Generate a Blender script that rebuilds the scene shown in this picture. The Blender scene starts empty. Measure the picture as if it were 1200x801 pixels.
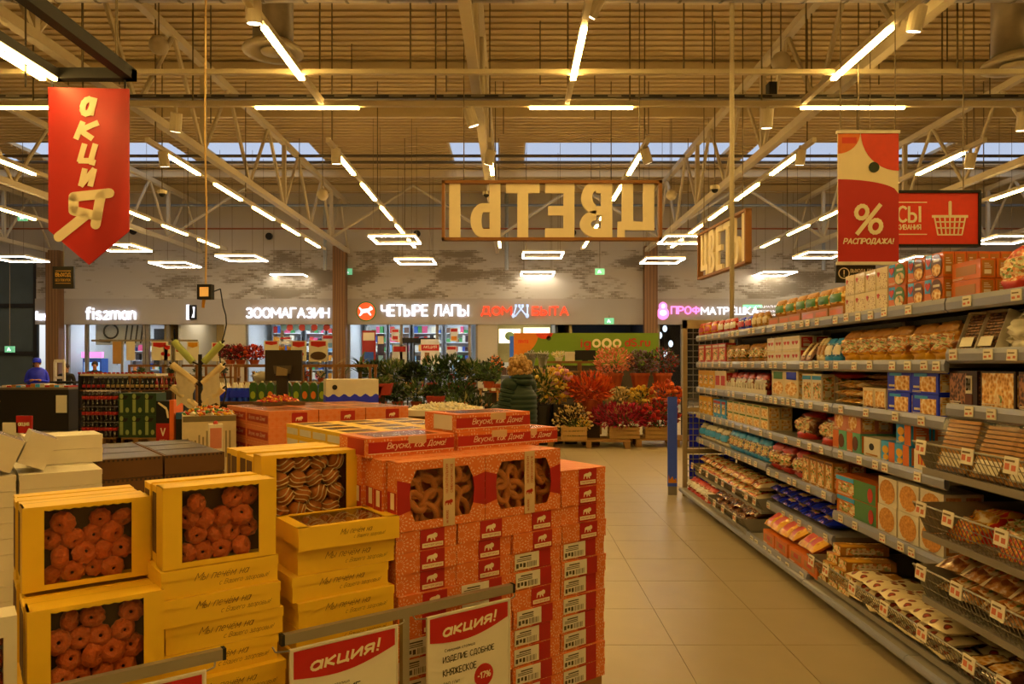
import bpy, bmesh, math, random
from mathutils import Vector, Matrix
R = random.Random(7)
SC = bpy.context.scene
COL = SC.collection
PI = math.pi

# ------------------------------------------------------------------ camera
EYE = 1.54; F = 870.0; HX, HY = 600.0, 426.0
cam_d = bpy.data.cameras.new('camera')
cam_d.sensor_fit = 'HORIZONTAL'; cam_d.sensor_width = 36.0
cam_d.lens = F / 1200 * 36.0
cam_d.shift_y = (HY - 400.5) / 1200
cam_d.clip_end = 200
cam = bpy.data.objects.new('camera', cam_d); COL.objects.link(cam)
cam.location = (0, 0, EYE); cam.rotation_euler = (PI / 2, 0, 0)
SC.camera = cam

# ------------------------------------------------------------------ world, exposure
world = bpy.data.worlds.new('World'); SC.world = world; world.use_nodes = True
wn = world.node_tree
bg = wn.nodes['Background']
sky = wn.nodes.new('ShaderNodeTexSky')
sky.sky_type = 'HOSEK_WILKIE'; sky.turbidity = 6.0; sky.ground_albedo = 0.3
sky.sun_direction = (0.3, -0.6, 0.5)
hs = wn.nodes.new('ShaderNodeHueSaturation'); hs.inputs['Saturation'].default_value = 0.35
wn.links.new(sky.outputs[0], hs.inputs['Color']); wn.links.new(hs.outputs[0], bg.inputs['Color'])
bg.inputs['Strength'].default_value = 5.0
SC.view_settings.view_transform = 'Standard'; SC.view_settings.look = 'None'
SC.view_settings.gamma = 1.0; SC.view_settings.use_curve_mapping = False
SC.view_settings.exposure = 0.0
TUBE_COL = (1.0, 0.61, 0.16); TUBE_S = 64.0
FRAME_COL = (1.0, 0.88, 0.70); FRAME_S = 44.0
SHOP_COL = (0.86, 0.93, 1.0); SHOP_S = 9.0

# ------------------------------------------------------------------ helpers
def P(x, y, d):
    return ((x - HX) / F * d, d, EYE - (y - HY) / F * d)

def lin(h):
    h = h.lstrip('#'); out = []
    for i in (0, 2, 4):
        c = int(h[i:i + 2], 16) / 255
        out.append(c / 12.92 if c <= .04045 else ((c + .055) / 1.055) ** 2.4)
    return tuple(out)

MATS = {}
def M(name, hexc='#808080', rough=.6, metal=0.0, var=.14, scale=14.0, em=0.0, bump=0.0, coat=0.0, emc=None):
    if name in MATS: return MATS[name]
    m = bpy.data.materials.new(name); m.use_nodes = True; MATS[name] = m
    nt = m.node_tree; b = nt.nodes['Principled BSDF']
    c = lin(hexc) if isinstance(hexc, str) else hexc
    b.inputs['Roughness'].default_value = rough; b.inputs['Metallic'].default_value = metal
    b.inputs['Coat Weight'].default_value = coat
    if em > 0:
        b.inputs['Base Color'].default_value = (*c, 1)
        b.inputs['Emission Color'].default_value = (*(emc or c), 1)
        b.inputs['Emission Strength'].default_value = em
        return m
    tc = nt.nodes.new('ShaderNodeTexCoord'); nz = nt.nodes.new('ShaderNodeTexNoise')
    nz.inputs['Scale'].default_value = scale; nz.inputs['Detail'].default_value = 3
    mx = nt.nodes.new('ShaderNodeMix'); mx.data_type = 'RGBA'
    mx.inputs['A'].default_value = (*[v * (1 - var) for v in c], 1)
    mx.inputs['B'].default_value = (*[min(1, v * (1 + var)) for v in c], 1)
    nt.links.new(tc.outputs['Object'], nz.inputs['Vector'])
    nt.links.new(nz.outputs['Fac'], mx.inputs['Factor']); nt.links.new(mx.outputs['Result'], b.inputs['Base Color'])
    if bump > 0:
        bp = nt.nodes.new('ShaderNodeBump'); bp.inputs['Strength'].default_value = bump; bp.inputs['Distance'].default_value = .01
        nt.links.new(nz.outputs['Fac'], bp.inputs['Height']); nt.links.new(bp.outputs['Normal'], b.inputs['Normal'])
    return m

def ramp_mat(name, kind, scale, stops, rough=.6, coat=0.0, dist=0.0, constant=False, stretch=(1, 1, 1), bump=0.0):
    """printed / mottled surface: a voronoi, noise or wave texture through a colour ramp"""
    if name in MATS: return MATS[name]
    m = bpy.data.materials.new(name); m.use_nodes = True; MATS[name] = m
    nt = m.node_tree; b = nt.nodes['Principled BSDF']; b.inputs['Roughness'].default_value = rough
    b.inputs['Coat Weight'].default_value = coat
    tc = nt.nodes.new('ShaderNodeTexCoord'); mp = nt.nodes.new('ShaderNodeMapping'); mp.inputs['Scale'].default_value = stretch
    nt.links.new(tc.outputs['Object'], mp.inputs['Vector'])
    if kind == 'voronoi':
        t = nt.nodes.new('ShaderNodeTexVoronoi')
        if stretch[2] == 0: t.voronoi_dimensions = '2D'
        t.inputs['Scale'].default_value = scale; out = t.outputs['Distance']
    elif kind == 'cells':
        t = nt.nodes.new('ShaderNodeTexVoronoi'); t.inputs['Scale'].default_value = scale; out = t.outputs['Color']
    elif kind == 'wave':
        t = nt.nodes.new('ShaderNodeTexWave'); t.inputs['Scale'].default_value = scale; t.inputs['Distortion'].default_value = dist; out = t.outputs['Fac']
    else:
        t = nt.nodes.new('ShaderNodeTexNoise'); t.inputs['Scale'].default_value = scale; t.inputs['Detail'].default_value = 4; out = t.outputs['Fac']
    nt.links.new(mp.outputs[0], t.inputs['Vector'])
    cr = nt.nodes.new('ShaderNodeValToRGB'); el = cr.color_ramp.elements
    if constant: cr.color_ramp.interpolation = 'CONSTANT'
    while len(el) < len(stops): el.new(.5)
    for e, (p, h) in zip(el, stops): e.position = p; e.color = (*lin(h), 1)
    nt.links.new(out, cr.inputs['Fac']); nt.links.new(cr.outputs['Color'], b.inputs['Base Color'])
    if bump > 0:
        bp = nt.nodes.new('ShaderNodeBump'); bp.inputs['Strength'].default_value = bump; bp.inputs['Distance'].default_value = .01
        nt.links.new(out, bp.inputs['Height']); nt.links.new(bp.outputs['Normal'], b.inputs['Normal'])
    return m

def film_mat(name, tint=(1, 1, 1), gloss=.12, rough=.12):
    if name in MATS: return MATS[name]
    m = bpy.data.materials.new(name); m.use_nodes = True; MATS[name] = m
    nt = m.node_tree; nt.nodes.clear()
    o = nt.nodes.new('ShaderNodeOutputMaterial'); t = nt.nodes.new('ShaderNodeBsdfTransparent'); t.inputs[0].default_value = (*tint, 1)
    g = nt.nodes.new('ShaderNodeBsdfGlossy'); g.inputs['Roughness'].default_value = rough
    mx = nt.nodes.new('ShaderNodeMixShader'); mx.inputs[0].default_value = gloss
    nt.links.new(t.outputs[0], mx.inputs[1]); nt.links.new(g.outputs[0], mx.inputs[2]); nt.links.new(mx.outputs[0], o.inputs[0])
    return m

class MB:
    def __init__(s): s.v = []; s.f = []; s.m = []
    def box(s, x0, y0, z0, x1, y1, z1, mi=0):
        b = len(s.v)
        s.v += [(x0, y0, z0), (x1, y0, z0), (x1, y1, z0), (x0, y1, z0), (x0, y0, z1), (x1, y0, z1), (x1, y1, z1), (x0, y1, z1)]
        for q in ((0, 3, 2, 1), (4, 5, 6, 7), (0, 1, 5, 4), (1, 2, 6, 5), (2, 3, 7, 6), (3, 0, 4, 7)):
            s.f.append([b + i for i in q]); s.m.append(mi)
        return s
    def poly(s, pts, mi=0):
        b = len(s.v); s.v += [tuple(p) for p in pts]; s.f.append(list(range(b, b + len(pts)))); s.m.append(mi); return s
    def slab(s, pts2, y0, y1, mi=0):
        """outline in the local xz plane (counter-clockwise seen from -y), thick from y0 (front) to y1"""
        n = len(pts2); b = len(s.v)
        s.v += [(x, y0, z) for x, z in pts2] + [(x, y1, z) for x, z in pts2]
        s.f.append([b + i for i in range(n)]); s.m.append(mi)
        s.f.append([b + n + i for i in reversed(range(n))]); s.m.append(mi)
        for i in range(n):
            j = (i + 1) % n; s.f.append([b + j, b + i, b + n + i, b + n + j]); s.m.append(mi)
        return s
    def prism(s, pts2, z0, z1, mi=0):
        """outline in xy, from z0 to z1"""
        n = len(pts2); b = len(s.v)
        s.v += [(x, y, z0) for x, y in pts2] + [(x, y, z1) for x, y in pts2]
        s.f.append([b + i for i in reversed(range(n))]); s.m.append(mi)
        s.f.append([b + n + i for i in range(n)]); s.m.append(mi)
        for i in range(n):
            j = (i + 1) % n; s.f.append([b + i, b + j, b + n + j, b + n + i]); s.m.append(mi)
        return s
    def cyl(s, p0, p1, r0, r1=None, n=10, mi=0, cap=True):
        r1 = r0 if r1 is None else r1
        a, c = Vector(p0), Vector(p1); ax = (c - a)
        if ax.length < 1e-7: return s
        ax.normalize(); t = Vector((0, 0, 1)) if abs(ax.z) < .9 else Vector((1, 0, 0))
        e1 = ax.cross(t).normalized(); e2 = ax.cross(e1); b = len(s.v)
        for q, r in ((a, r0), (c, r1)):
            for i in range(n):
                w = 2 * PI * i / n; s.v.append(tuple(q + e1 * (r * math.cos(w)) - e2 * (r * math.sin(w))))
        for i in range(n):
            j = (i + 1) % n; s.f.append([b + i, b + j, b + n + j, b + n + i][::-1]); s.m.append(mi)
        if cap:
            s.f.append([b + i for i in range(n)]); s.m.append(mi)
            s.f.append([b + n + i for i in reversed(range(n))]); s.m.append(mi)
        return s
    def tube(s, pts, r, n=6, mi=0):
        for p, q in zip(pts, pts[1:]): s.cyl(p, q, r, r, n, mi)
        return s
    def lathe(s, prof, n=12, mi=0, c=(0, 0, 0), fn=None, cap=True):
        """profile of (radius, z); fn(angle, i) scales the radius"""
        b = len(s.v); k = len(prof)
        for i, (r, z) in enumerate(prof):
            for j in range(n):
                w = 2 * PI * j / n; q = r * (fn(w, i) if fn else 1)
                s.v.append((c[0] + q * math.cos(w), c[1] + q * math.sin(w), c[2] + z))
        for i in range(k - 1):
            for j in range(n):
                l = (j + 1) % n
                s.f.append([b + i * n + j, b + i * n + l, b + (i + 1) * n + l, b + (i + 1) * n + j]); s.m.append(mi)
        if cap and prof[0][0] > 1e-6: s.f.append([b + j for j in reversed(range(n))]); s.m.append(mi)
        if cap and prof[-1][0] > 1e-6: s.f.append([b + (k - 1) * n + j for j in range(n)]); s.m.append(mi)
        return s
    def ell(s, c, rx, ry, rz, n=12, k=8, mi=0, jit=0.0, rr=None):
        rr = rr or R; b = len(s.v)
        for i in range(k + 1):
            t = PI * i / k
            for j in range(n):
                w = 2 * PI * j / n; q = 1 + (rr.uniform(-jit, jit) if jit and 0 < i < k else 0)
                s.v.append((c[0] + rx * q * math.sin(t) * math.cos(w), c[1] + ry * q * math.sin(t) * math.sin(w), c[2] - rz * q * math.cos(t)))
        for i in range(k):
            for j in range(n):
                l = (j + 1) % n; s.f.append([b + i * n + j, b + i * n + l, b + (i + 1) * n + l, b + (i + 1) * n + j]); s.m.append(mi)
        return s
    def mesh(s, name, mats, smooth=False):
        me = bpy.data.meshes.new(name); me.from_pydata(s.v, [], s.f)
        for m in (mats if isinstance(mats, (list, tuple)) else [mats]): me.materials.append(m)
        me.polygons.foreach_set('material_index', s.m)
        if smooth: me.polygons.foreach_set('use_smooth', [True] * len(s.f))
        me.update(); return me
    def build(s, name, mats, parent=None, loc=(0, 0, 0), rotz=0.0, smooth=False, rot=None):
        return link(name, s.mesh(name, mats, smooth), parent, loc, rotz, rot)

def link(name, me, parent=None, loc=(0, 0, 0), rotz=0.0, rot=None, scale=None):
    o = bpy.data.objects.new(name, me); COL.objects.link(o)
    if parent is not None: o.parent = parent
    o.location = loc; o.rotation_euler = rot if rot else (0, 0, rotz)
    if scale: o.scale = scale
    return o
def tag(o, label=None, cat=None, group=None, kind=None):
    if label: o['label'] = label
    if cat: o['category'] = cat
    if group: o['group'] = group
    if kind: o['kind'] = kind
    return o
def thing(name, label, cat, loc=(0, 0, 0), rotz=0.0, group=None, rot=None):
    o = bpy.data.objects.new(name, None); COL.objects.link(o)
    o.location = loc; o.rotation_euler = rot if rot else (0, 0, rotz); o.empty_display_size = .1
    return tag(o, label, cat, group)
def struct(name, mb, mats, parent=None, **k):
    o = mb.build(name, mats, parent, **k)
    if parent is None: o['kind'] = 'structure'
    return o
def dup(root, loc=None, rotz=None, label=None, group=None, rot=None, scale=None):
    r = root.copy(); COL.objects.link(r)
    if loc is not None: r.location = loc
    if rotz is not None: r.rotation_euler = (0, 0, rotz)
    if rot is not None: r.rotation_euler = rot
    if scale is not None: r.scale = scale
    if label: r['label'] = label
    if group: r['group'] = group
    for ch in root.children:
        c = ch.copy(); COL.objects.link(c); c.parent = r
        for g in ch.children:
            d = g.copy(); COL.objects.link(d); d.parent = c
    return r

class Proto:
    """first use moves the template itself, later uses copy it"""
    def __init__(s, root): s.root = root; s.used = False
    def put(s, loc, rotz=0.0, label=None, group=None, rot=None, scale=None):
        if not s.used:
            s.used = True; r = s.root
            r.location = loc; r.rotation_euler = rot if rot else (0, 0, rotz)
            if scale: r.scale = scale
            if label: r['label'] = label
            if group: r['group'] = group
            return r
        r = dup(s.root, loc, rotz, label, group, rot, scale)
        if not scale: r.scale = (1, 1, 1)
        if not group and 'group' in r: del r['group']
        return r

# stroke lettering: every glyph is a set of polylines in a box of its own width and height 1
def _arc(cx, cy, rx, ry, a0, a1, n=10):
    return [(cx + rx * math.cos(math.radians(a0 + (a1 - a0) * i / n)), cy + ry * math.sin(math.radians(a0 + (a1 - a0) * i / n))) for i in range(n + 1)]
def _glyphs():
    O = [_arc(.35, .5, .35, .5, 0, 360, 16)]; st = [(0, 0), (0, 1)]
    bowl_u = [(0, 1)] + _arc(.3, .75, .25, .25, 90, -90, 8) + [(0, .5)]; bowl_l = [(0, .5)] + _arc(.32, .25, .28, .25, 90, -90, 8) + [(0, 0)]
    g = {'А': (.7, [[(0, 0), (.35, 1), (.7, 0)], [(.13, .33), (.57, .33)]]), 'Б': (.6, [[(.55, 1), (0, 1), (0, 0)], bowl_l]), 'В': (.6, [st, bowl_u, bowl_l]), 'Г': (.5, [[(0, 0), (0, 1), (.5, 1)]]),
         'Д': (.75, [[(.1, .12), (.2, 1), (.62, 1), (.62, .12)], [(0, -.15), (0, .1), (.75, .1), (.75, -.15)]]), 'Е': (.52, [[(.52, 1), (0, 1), (0, 0), (.52, 0)], [(0, .52), (.45, .52)]]),
         'Ж': (.9, [[(.45, 0), (.45, 1)], [(0, 1), (.45, .5), (0, 0)], [(.9, 1), (.45, .5), (.9, 0)]]), 'З': (.55, [_arc(.26, .75, .26, .25, 150, -90, 8), _arc(.26, .25, .29, .25, 90, -150, 8)]),
         'И': (.65, [[(0, 1), (0, 0), (.65, 1), (.65, 0)]]), 'К': (.6, [st, [(.58, 1), (.02, .5), (.6, 0)]]), 'Л': (.65, [[(0, 0), (.1, .1), (.17, 1), (.65, 1), (.65, 0)]]), 'М': (.8, [[(0, 0), (0, 1), (.4, .35), (.8, 1), (.8, 0)]]),
         'Н': (.62, [st, [(.62, 0), (.62, 1)], [(0, .5), (.62, .5)]]), 'О': (.7, O), 'П': (.62, [[(0, 0), (0, 1), (.62, 1), (.62, 0)]]), 'Р': (.58, [st, [(0, 1)] + _arc(.3, .73, .28, .27, 90, -90, 8) + [(0, .46)]]),
         'С': (.62, [_arc(.36, .5, .36, .5, 48, 312, 12)]), 'Т': (.6, [[(.3, 0), (.3, 1)], [(0, 1), (.6, 1)]]), 'У': (.62, [[(0, 1), (.33, .38)], [(.62, 1), (.25, 0), (.08, 0)]]), 'Х': (.62, [[(0, 0), (.62, 1)], [(0, 1), (.62, 0)]]),
         'Ф': (.8, [[(.4, 0), (.4, 1)], _arc(.4, .55, .4, .28, 0, 360, 14)]), 'Ц': (.7, [[(0, 1), (0, 0), (.72, 0), (.72, -.18)], [(.6, 1), (.6, 0)]]), 'Ч': (.58, [[(0, 1), (0, .65), (.1, .48), (.58, .48)], [(.58, 1), (.58, 0)]]),
         'Ш': (.85, [[(0, 1), (0, 0), (.85, 0), (.85, 1)], [(.425, 1), (.425, 0)]]), 'Щ': (.92, [[(0, 1), (0, 0), (.92, 0), (.92, -.18)], [(.41, 1), (.41, 0)], [(.82, 1), (.82, 0)]]), 'Ы': (.8, [[(0, 1), (0, 0)], [(0, .55)] + _arc(.25, .275, .25, .275, 90, -90, 8) + [(0, 0)], [(.8, 0), (.8, 1)]]),
         'Ь': (.55, [[(0, 1), (0, 0)], [(0, .55)] + _arc(.27, .275, .27, .275, 90, -90, 8) + [(0, 0)]]), 'Ю': (.95, [st, [(0, .5), (.3, .5)], _arc(.62, .5, .33, .5, 0, 360, 14)]), 'Я': (.58, [[(.58, 0), (.58, 1)], [(.58, 1)] + _arc(.28, .73, .28, .27, 90, 270, 8) + [(.58, .46)], [(.3, .46), (0, 0)]]),
         '!': (.14, [[(.07, .32), (.07, 1)], [(.07, 0), (.07, .06)]]), ',': (.16, [[(.1, .06), (.04, -.14)]]), '.': (.14, [[(.07, 0), (.07, .06)]]), '-': (.35, [[(.03, .42), (.32, .42)]]), '/': (.4, [[(0, 0), (.4, 1)]]), ' ': (.3, []),
         '%': (.95, [_arc(.2, .76, .2, .23, 0, 360, 14), _arc(.75, .24, .2, .23, 0, 360, 14), [(.12, -.02), (.83, 1.02)]]), '1': (.35, [[(0, .75), (.28, 1), (.28, 0)]]), '7': (.55, [[(0, 1), (.55, 1), (.2, 0)]]), '0': (.58, [_arc(.29, .5, .29, .5, 0, 360, 14)]),
         '2': (.55, [_arc(.27, .74, .27, .26, 170, -30, 8) + [(0, 0), (.55, 0)]]), '6': (.56, [_arc(.28, .3, .28, .3, 0, 360, 12), [(.02, .36), (.12, .75), (.42, 1)]]),
         'V': (.7, [[(0, 1), (.35, 0), (.7, 1)]]), 'I': (.1, [[(.05, 0), (.05, 1)]]), 'D': (.65, [[(0, 0), (0, 1)] + _arc(.2, .5, .43, .5, 90, -90, 10) + [(0, 0)]]), 'S': (.55, [_arc(.28, .75, .26, .25, 40, 270, 8) + _arc(.27, .25, .27, .25, 90, -150, 8)]),
         'f': (.36, [_arc(.3, .85, .17, .15, 80, 180, 5) + [(.13, 0)], [(0, .66), (.34, .66)]]), 'i': (.12, [[(.06, 0), (.06, .68)], [(.06, .88), (.06, .94)]]), 's': (.42, [_arc(.22, .51, .2, .17, 40, 270, 6) + _arc(.2, .17, .2, .17, 90, -150, 6)]), 'z': (.42, [_arc(.22, .51, .2, .17, 150, -60, 6) + [(.02, .0), (.42, 0)]]),
         'm': (.8, [[(0, 0), (0, .68)], [(0, .45)] + _arc(.2, .48, .2, .2, 180, 0, 6) + [(.4, 0)], [(.4, .45)] + _arc(.6, .48, .2, .2, 180, 0, 6) + [(.8, 0)]]), 'n': (.44, [[(0, 0), (0, .68)], [(0, .45)] + _arc(.22, .46, .22, .22, 180, 0, 6) + [(.44, 0)]]), 'a': (.5, [_arc(.24, .34, .24, .34, 0, 360, 12), [(.5, .68), (.5, 0)]]),
         'g': (.5, [_arc(.24, .34, .24, .34, 0, 360, 12), [(.49, .68), (.49, -.1)] + _arc(.26, -.1, .23, .2, 0, -140, 6)]), 'd': (.5, [_arc(.24, .34, .24, .34, 0, 360, 12), [(.5, 1), (.5, 0)]]), 'r': (.34, [[(0, 0), (0, .68)], [(0, .42)] + _arc(.2, .46, .2, .22, 180, 60, 5)]), 'u': (.44, [[(0, .68), (0, .22)] + _arc(.22, .22, .22, .22, 180, 360, 6) + [(.44, .68)]])}
    g['Ё'] = (.52, g['Е'][1] + [[(.12, 1.2), (.12, 1.26)], [(.4, 1.2), (.4, 1.26)]]); g['Й'] = (.65, g['И'][1] + [[(.18, 1.25), (.32, 1.15), (.47, 1.25)]])
    g['A'], g['R'] = g['А'], (.6, g['Р'][1] + [[(.28, .46), (.58, 0)]])
    low = {c.lower(): (g[c][0] * .72, [[(x * .72, y * .7) for x, y in p] for p in g[c][1]]) for c in 'БВГДЖЗИЙКЛМНОПСТХЦЧШЩЫЬЮЯ'}
    low['а'] = g['a']; low['р'] = (.5, [[(0, -.3), (0, .68)], _arc(.25, .34, .25, .34, 0, 360, 12)]); low['у'] = (.48, [[(0, .68), (.25, .08)], [(.48, .68), (.18, -.3), (.05, -.3)]]); low['ф'] = (.7, [[(.35, -.3), (.35, 1)], _arc(.35, .34, .35, .3, 0, 360, 12)])
    low['е'] = (.5, [[(.03, .36), (.48, .36)] + _arc(.25, .34, .24, .34, 0, 310, 10)[1:]]); low['ё'] = (.5, low['е'][1] + [[(.13, .86), (.13, .92)], [(.37, .86), (.37, .92)]]); low['б'] = (.5, [_arc(.25, .32, .25, .32, 0, 360, 12), [(.02, .4), (.1, .85), (.45, 1)]])
    g.update(low); return g
GLYPH = _glyphs()
TXT = {}
def text_mesh(body, w, h, mat, bold=0.0, shear=0.0, extrude=0.0, res=2, keep=False):
    """lettering fitted into w x h, centred on its origin, lying in the local xz plane and read from -y"""
    key = (body, w, h, mat.name, bold, shear, extrude, keep)
    if key in TXT: return TXT[key]
    lines = []; x = 0.0
    for ch in body:
        gw, ps = GLYPH.get(ch, GLYPH['О'])
        for p in ps: lines.append([(x + a + shear * b_, b_) for a, b_ in p])
        x += gw + .2
    xs = [a for p in lines for a, _ in p]; ys = [b_ for p in lines for _, b_ in p]; x0, x1, y0, y1 = min(xs), max(xs), min(ys), max(ys)
    wt = .10 + max(-.015, min(bold, .05)) * 2.6; th = wt * h / max(.5, (y1 - y0))
    sx = (w - th) / max(1e-3, x1 - x0); sy = (h - th) / max(1e-3, y1 - y0)
    if x1 - x0 < .05: sx = 0
    mb = MB(); k = 0; r = th / 2
    for p in lines:
        q = [((a - (x0 + x1) / 2) * sx, (b_ - (y0 + y1) / 2) * sy) for a, b_ in p]
        for (ax, az), (bx, bz) in zip(q, q[1:]):
            L = math.hypot(bx - ax, bz - az)
            if L < 1e-6: continue
            ux, uz = (bx - ax) / L, (bz - az) / L; e = min(r * .55, r); ax -= ux * e; az -= uz * e; bx += ux * e; bz += uz * e
            yo = -(k % 6) * th * .012 - .0002; k += 1
            pts = [(ax + uz * r, az - ux * r), (bx + uz * r, bz - ux * r), (bx - uz * r, bz + ux * r), (ax - uz * r, az + ux * r)]
            if extrude: mb.slab(pts, yo - extrude, .0)
            else: mb.poly([(a, yo, b_) for a, b_ in pts])
    me = mb.mesh('lettering', mat); TXT[key] = me
    return me
def letters(parent, body, w, h, mat, loc, bold=0.0, shear=0.0, extrude=0.0, rot=None, name='lettering', keep=False, res=2):
    return link(name, text_mesh(body, w, h, mat, bold, shear, extrude, res, keep), parent, loc, 0, rot)

# ------------------------------------------------------------------ materials
WHITE = M('white_paint', '#d9d6cf', .6)
STEEL_W = M('cream_painted_steel', '#b5a98f', .55, var=.06)
BLACK = M('black_plastic', '#09090b', .7)
GREY = M('grey_metal', '#8d8d90', .4, .3)
PALE = M('pale_plastic', '#d5d0c4', .5)
WOOD = M('raw_wood', '#b08550', .7, scale=30)
WOODD = ramp_mat('column_oak', 'wave', 3, [(0, '#6b4a28'), (1, '#8a6236')], .6, dist=6, stretch=(1, 1, .1))
RED = M('sign_red', '#b31511', .5, var=.06)
CREAM = M('sign_cream', '#e6d9b8', .6, var=.05)
BLK_SIGN = M('sign_black', '#141210', .5)
TUBE = M('tube_light_glow', TUBE_COL, em=TUBE_S)
FRAME_L = M('frame_light_glow', FRAME_COL, em=FRAME_S)
FILM = film_mat('clear_film', (.97, .96, .95), .025, .12)
GLASS = film_mat('shop_glass', (.93, .96, .98), .05, .02)
BOX_Y = M('yellow_card', '#e8be28', .55, var=.1, scale=8)
BOX_YI = M('yellow_card_inside', '#5c3d1a', .7)
BOX_O = M('orange_card', '#df6a24', .55, var=.12, scale=9)
BOX_R = M('red_card', '#a81a16', .5, var=.08)
BOX_W = M('white_card', '#d8d2c4', .6, var=.06)
BOX_K = M('kraft_card', '#8f6334', .7, var=.1)
INK = M('black_ink', '#15110d', .6)
STICK = M('sticker_paper', '#d9d5c8', .6, var=.05)
# ------------------------------------------------------------------ floor, walls, roof
TILE = .6; TX0 = .89; TY0 = 4.07; BW = 28.0; HC = 8.0
def floor_material():
    m = bpy.data.materials.new('beige_floor_tiles'); m.use_nodes = True; nt = m.node_tree; b = nt.nodes['Principled BSDF']
    tc = nt.nodes.new('ShaderNodeTexCoord'); mp = nt.nodes.new('ShaderNodeMapping'); mp.inputs['Location'].default_value = (-TX0, -TY0, 0)
    br = nt.nodes.new('ShaderNodeTexBrick'); br.offset = 0; br.inputs['Scale'].default_value = 1
    br.inputs['Brick Width'].default_value = TILE; br.inputs['Row Height'].default_value = TILE; br.inputs['Mortar Size'].default_value = .004
    br.inputs['Color1'].default_value = (*lin('#a89c84'), 1); br.inputs['Color2'].default_value = (*lin('#a0947c'), 1); br.inputs['Mortar'].default_value = (*lin('#5c5140'), 1)
    nt.links.new(tc.outputs['Object'], mp.inputs[0]); nt.links.new(mp.outputs[0], br.inputs['Vector']); nt.links.new(br.outputs['Color'], b.inputs['Base Color'])
    b.inputs['Roughness'].default_value = .38
    return m
fl = struct('floor', MB().box(-21, -9, -.2, 21, 33, -.004), floor_material())
TILE_M = M('beige_floor_tile', '#a69a82', .36, var=.07, scale=5)
tme = MB().box(0, 0, -.004, TILE - .004, TILE - .004, 0).mesh('tile', TILE_M)
for i in range(-2, 4):
    for j in range(-2, 16):
        link('tile', tme, fl, (TX0 + i * TILE + .002, TY0 + j * TILE + .002, 0))

WALLM = M('pale_grey_plaster', '#b5ada0', .8, var=.04, scale=2)
FASCIA = M('grey_fascia', '#a09789', .7, var=.03, scale=2)
def brick_material():
    m = bpy.data.materials.new('mottled_brick_band'); m.use_nodes = True; nt = m.node_tree; b = nt.nodes['Principled BSDF']; b.inputs['Roughness'].default_value = .85
    tc = nt.nodes.new('ShaderNodeTexCoord'); mp = nt.nodes.new('ShaderNodeMapping'); mp.inputs['Rotation'].default_value = (PI / 2, 0, 0)
    br = nt.nodes.new('ShaderNodeTexBrick'); br.inputs['Scale'].default_value = 1; br.inputs['Brick Width'].default_value = .24; br.inputs['Row Height'].default_value = .075
    br.inputs['Mortar Size'].default_value = .008
    br.inputs['Color1'].default_value = (0, 0, 0, 1); br.inputs['Color2'].default_value = (1, 1, 1, 1); br.inputs['Mortar'].default_value = (1, 1, 1, 1)
    nz = nt.nodes.new('ShaderNodeTexNoise'); nz.inputs['Scale'].default_value = .8; nz.inputs['Detail'].default_value = 3
    st = nt.nodes.new('ShaderNodeMapping'); st.inputs['Scale'].default_value = (.6, 1, 1.6)
    ad = nt.nodes.new('ShaderNodeMath'); ad.operation = 'MULTIPLY_ADD'; ad.inputs[1].default_value = .13
    cr = nt.nodes.new('ShaderNodeValToRGB'); e = cr.color_ramp.elements
    e[0].position = .51; e[0].color = (*lin('#7d725f'), 1); e[1].position = .60; e[1].color = (*lin('#b3aa9a'), 1)
    nt.links.new(tc.outputs['Object'], mp.inputs[0]); nt.links.new(mp.outputs[0], br.inputs['Vector'])
    nt.links.new(tc.outputs['Object'], st.inputs[0]); nt.links.new(st.outputs[0], nz.inputs['Vector'])
    nt.links.new(br.outputs['Color'], ad.inputs[0]); nt.links.new(nz.outputs['Fac'], ad.inputs[2])
    nt.links.new(ad.outputs[0], cr.inputs[0]); nt.links.new(cr.outputs[0], b.inputs['Base Color'])
    return m
K = BW / F
def wx(px): return (px - HX) * K
def wz(py): return EYE - (py - HY) * K
Z_F0, Z_F1, Z_B1 = wz(380), wz(350), wz(293)
XL = wx(43)
wb = struct('wall_back', MB().box(XL, BW, Z_B1, 21, BW + .3, HC), WALLM)
struct('brick_band', MB().box(XL, BW - .03, Z_F1, 21, BW + .3, Z_B1), brick_material(), wb)
struct('fascia', MB().box(XL, BW - .1, Z_F0, 21, BW + .3, Z_F1), FASCIA, wb)
PILL = M('beige_shop_pier', '#b3a78c', .7, var=.04)
for a, b_ in ((263, 288), (560, 583), (1010, 1040)):
    struct('pier', MB().box(wx(a), BW - .05, 0, wx(b_), BW + .3, Z_F0), PILL, wb)
struct('wall_left', MB().box(-21.2, -9, 0, -21, 33, HC), WALLM)
struct('wall_right', MB().box(21, -9, 0, 21.2, 33, HC), WALLM)
struct('wall_front', MB().box(-21.2, -9.2, 0, 21.2, -9, HC), WALLM)
# left end of the back wall above the dark glazing
struct('wall_glazing_header', MB().box(-21, BW, wz(300), XL, BW + .3, HC), WALLM)
DARKG = M('dark_window_glass', '#4a585c', .1, var=.2, scale=1.0)
g = struct('window_1', MB().box(-21, BW + .1, 0, XL, BW + .14, wz(300)), DARKG)
fr = MB()
for z in (wz(303), wz(358), wz(414)): fr.box(-21, BW + .02, z - .08, XL, BW + .1, z + .08)
for x in (-21, -19.6, XL - .14): fr.box(x, BW + .01, 0, x + .14, BW + .1, wz(300))
fr.build('window_frame', M('charcoal_frame', '#17181a', .5), g)
# oak-clad columns
for x0, y1 in ((62, 295), (393, 290), (753, 290)):
    o = struct('column', MB().box(wx(x0), BW - .45, 0, wx(x0 + 15), BW - .11, wz(y1)), WOODD)

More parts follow.
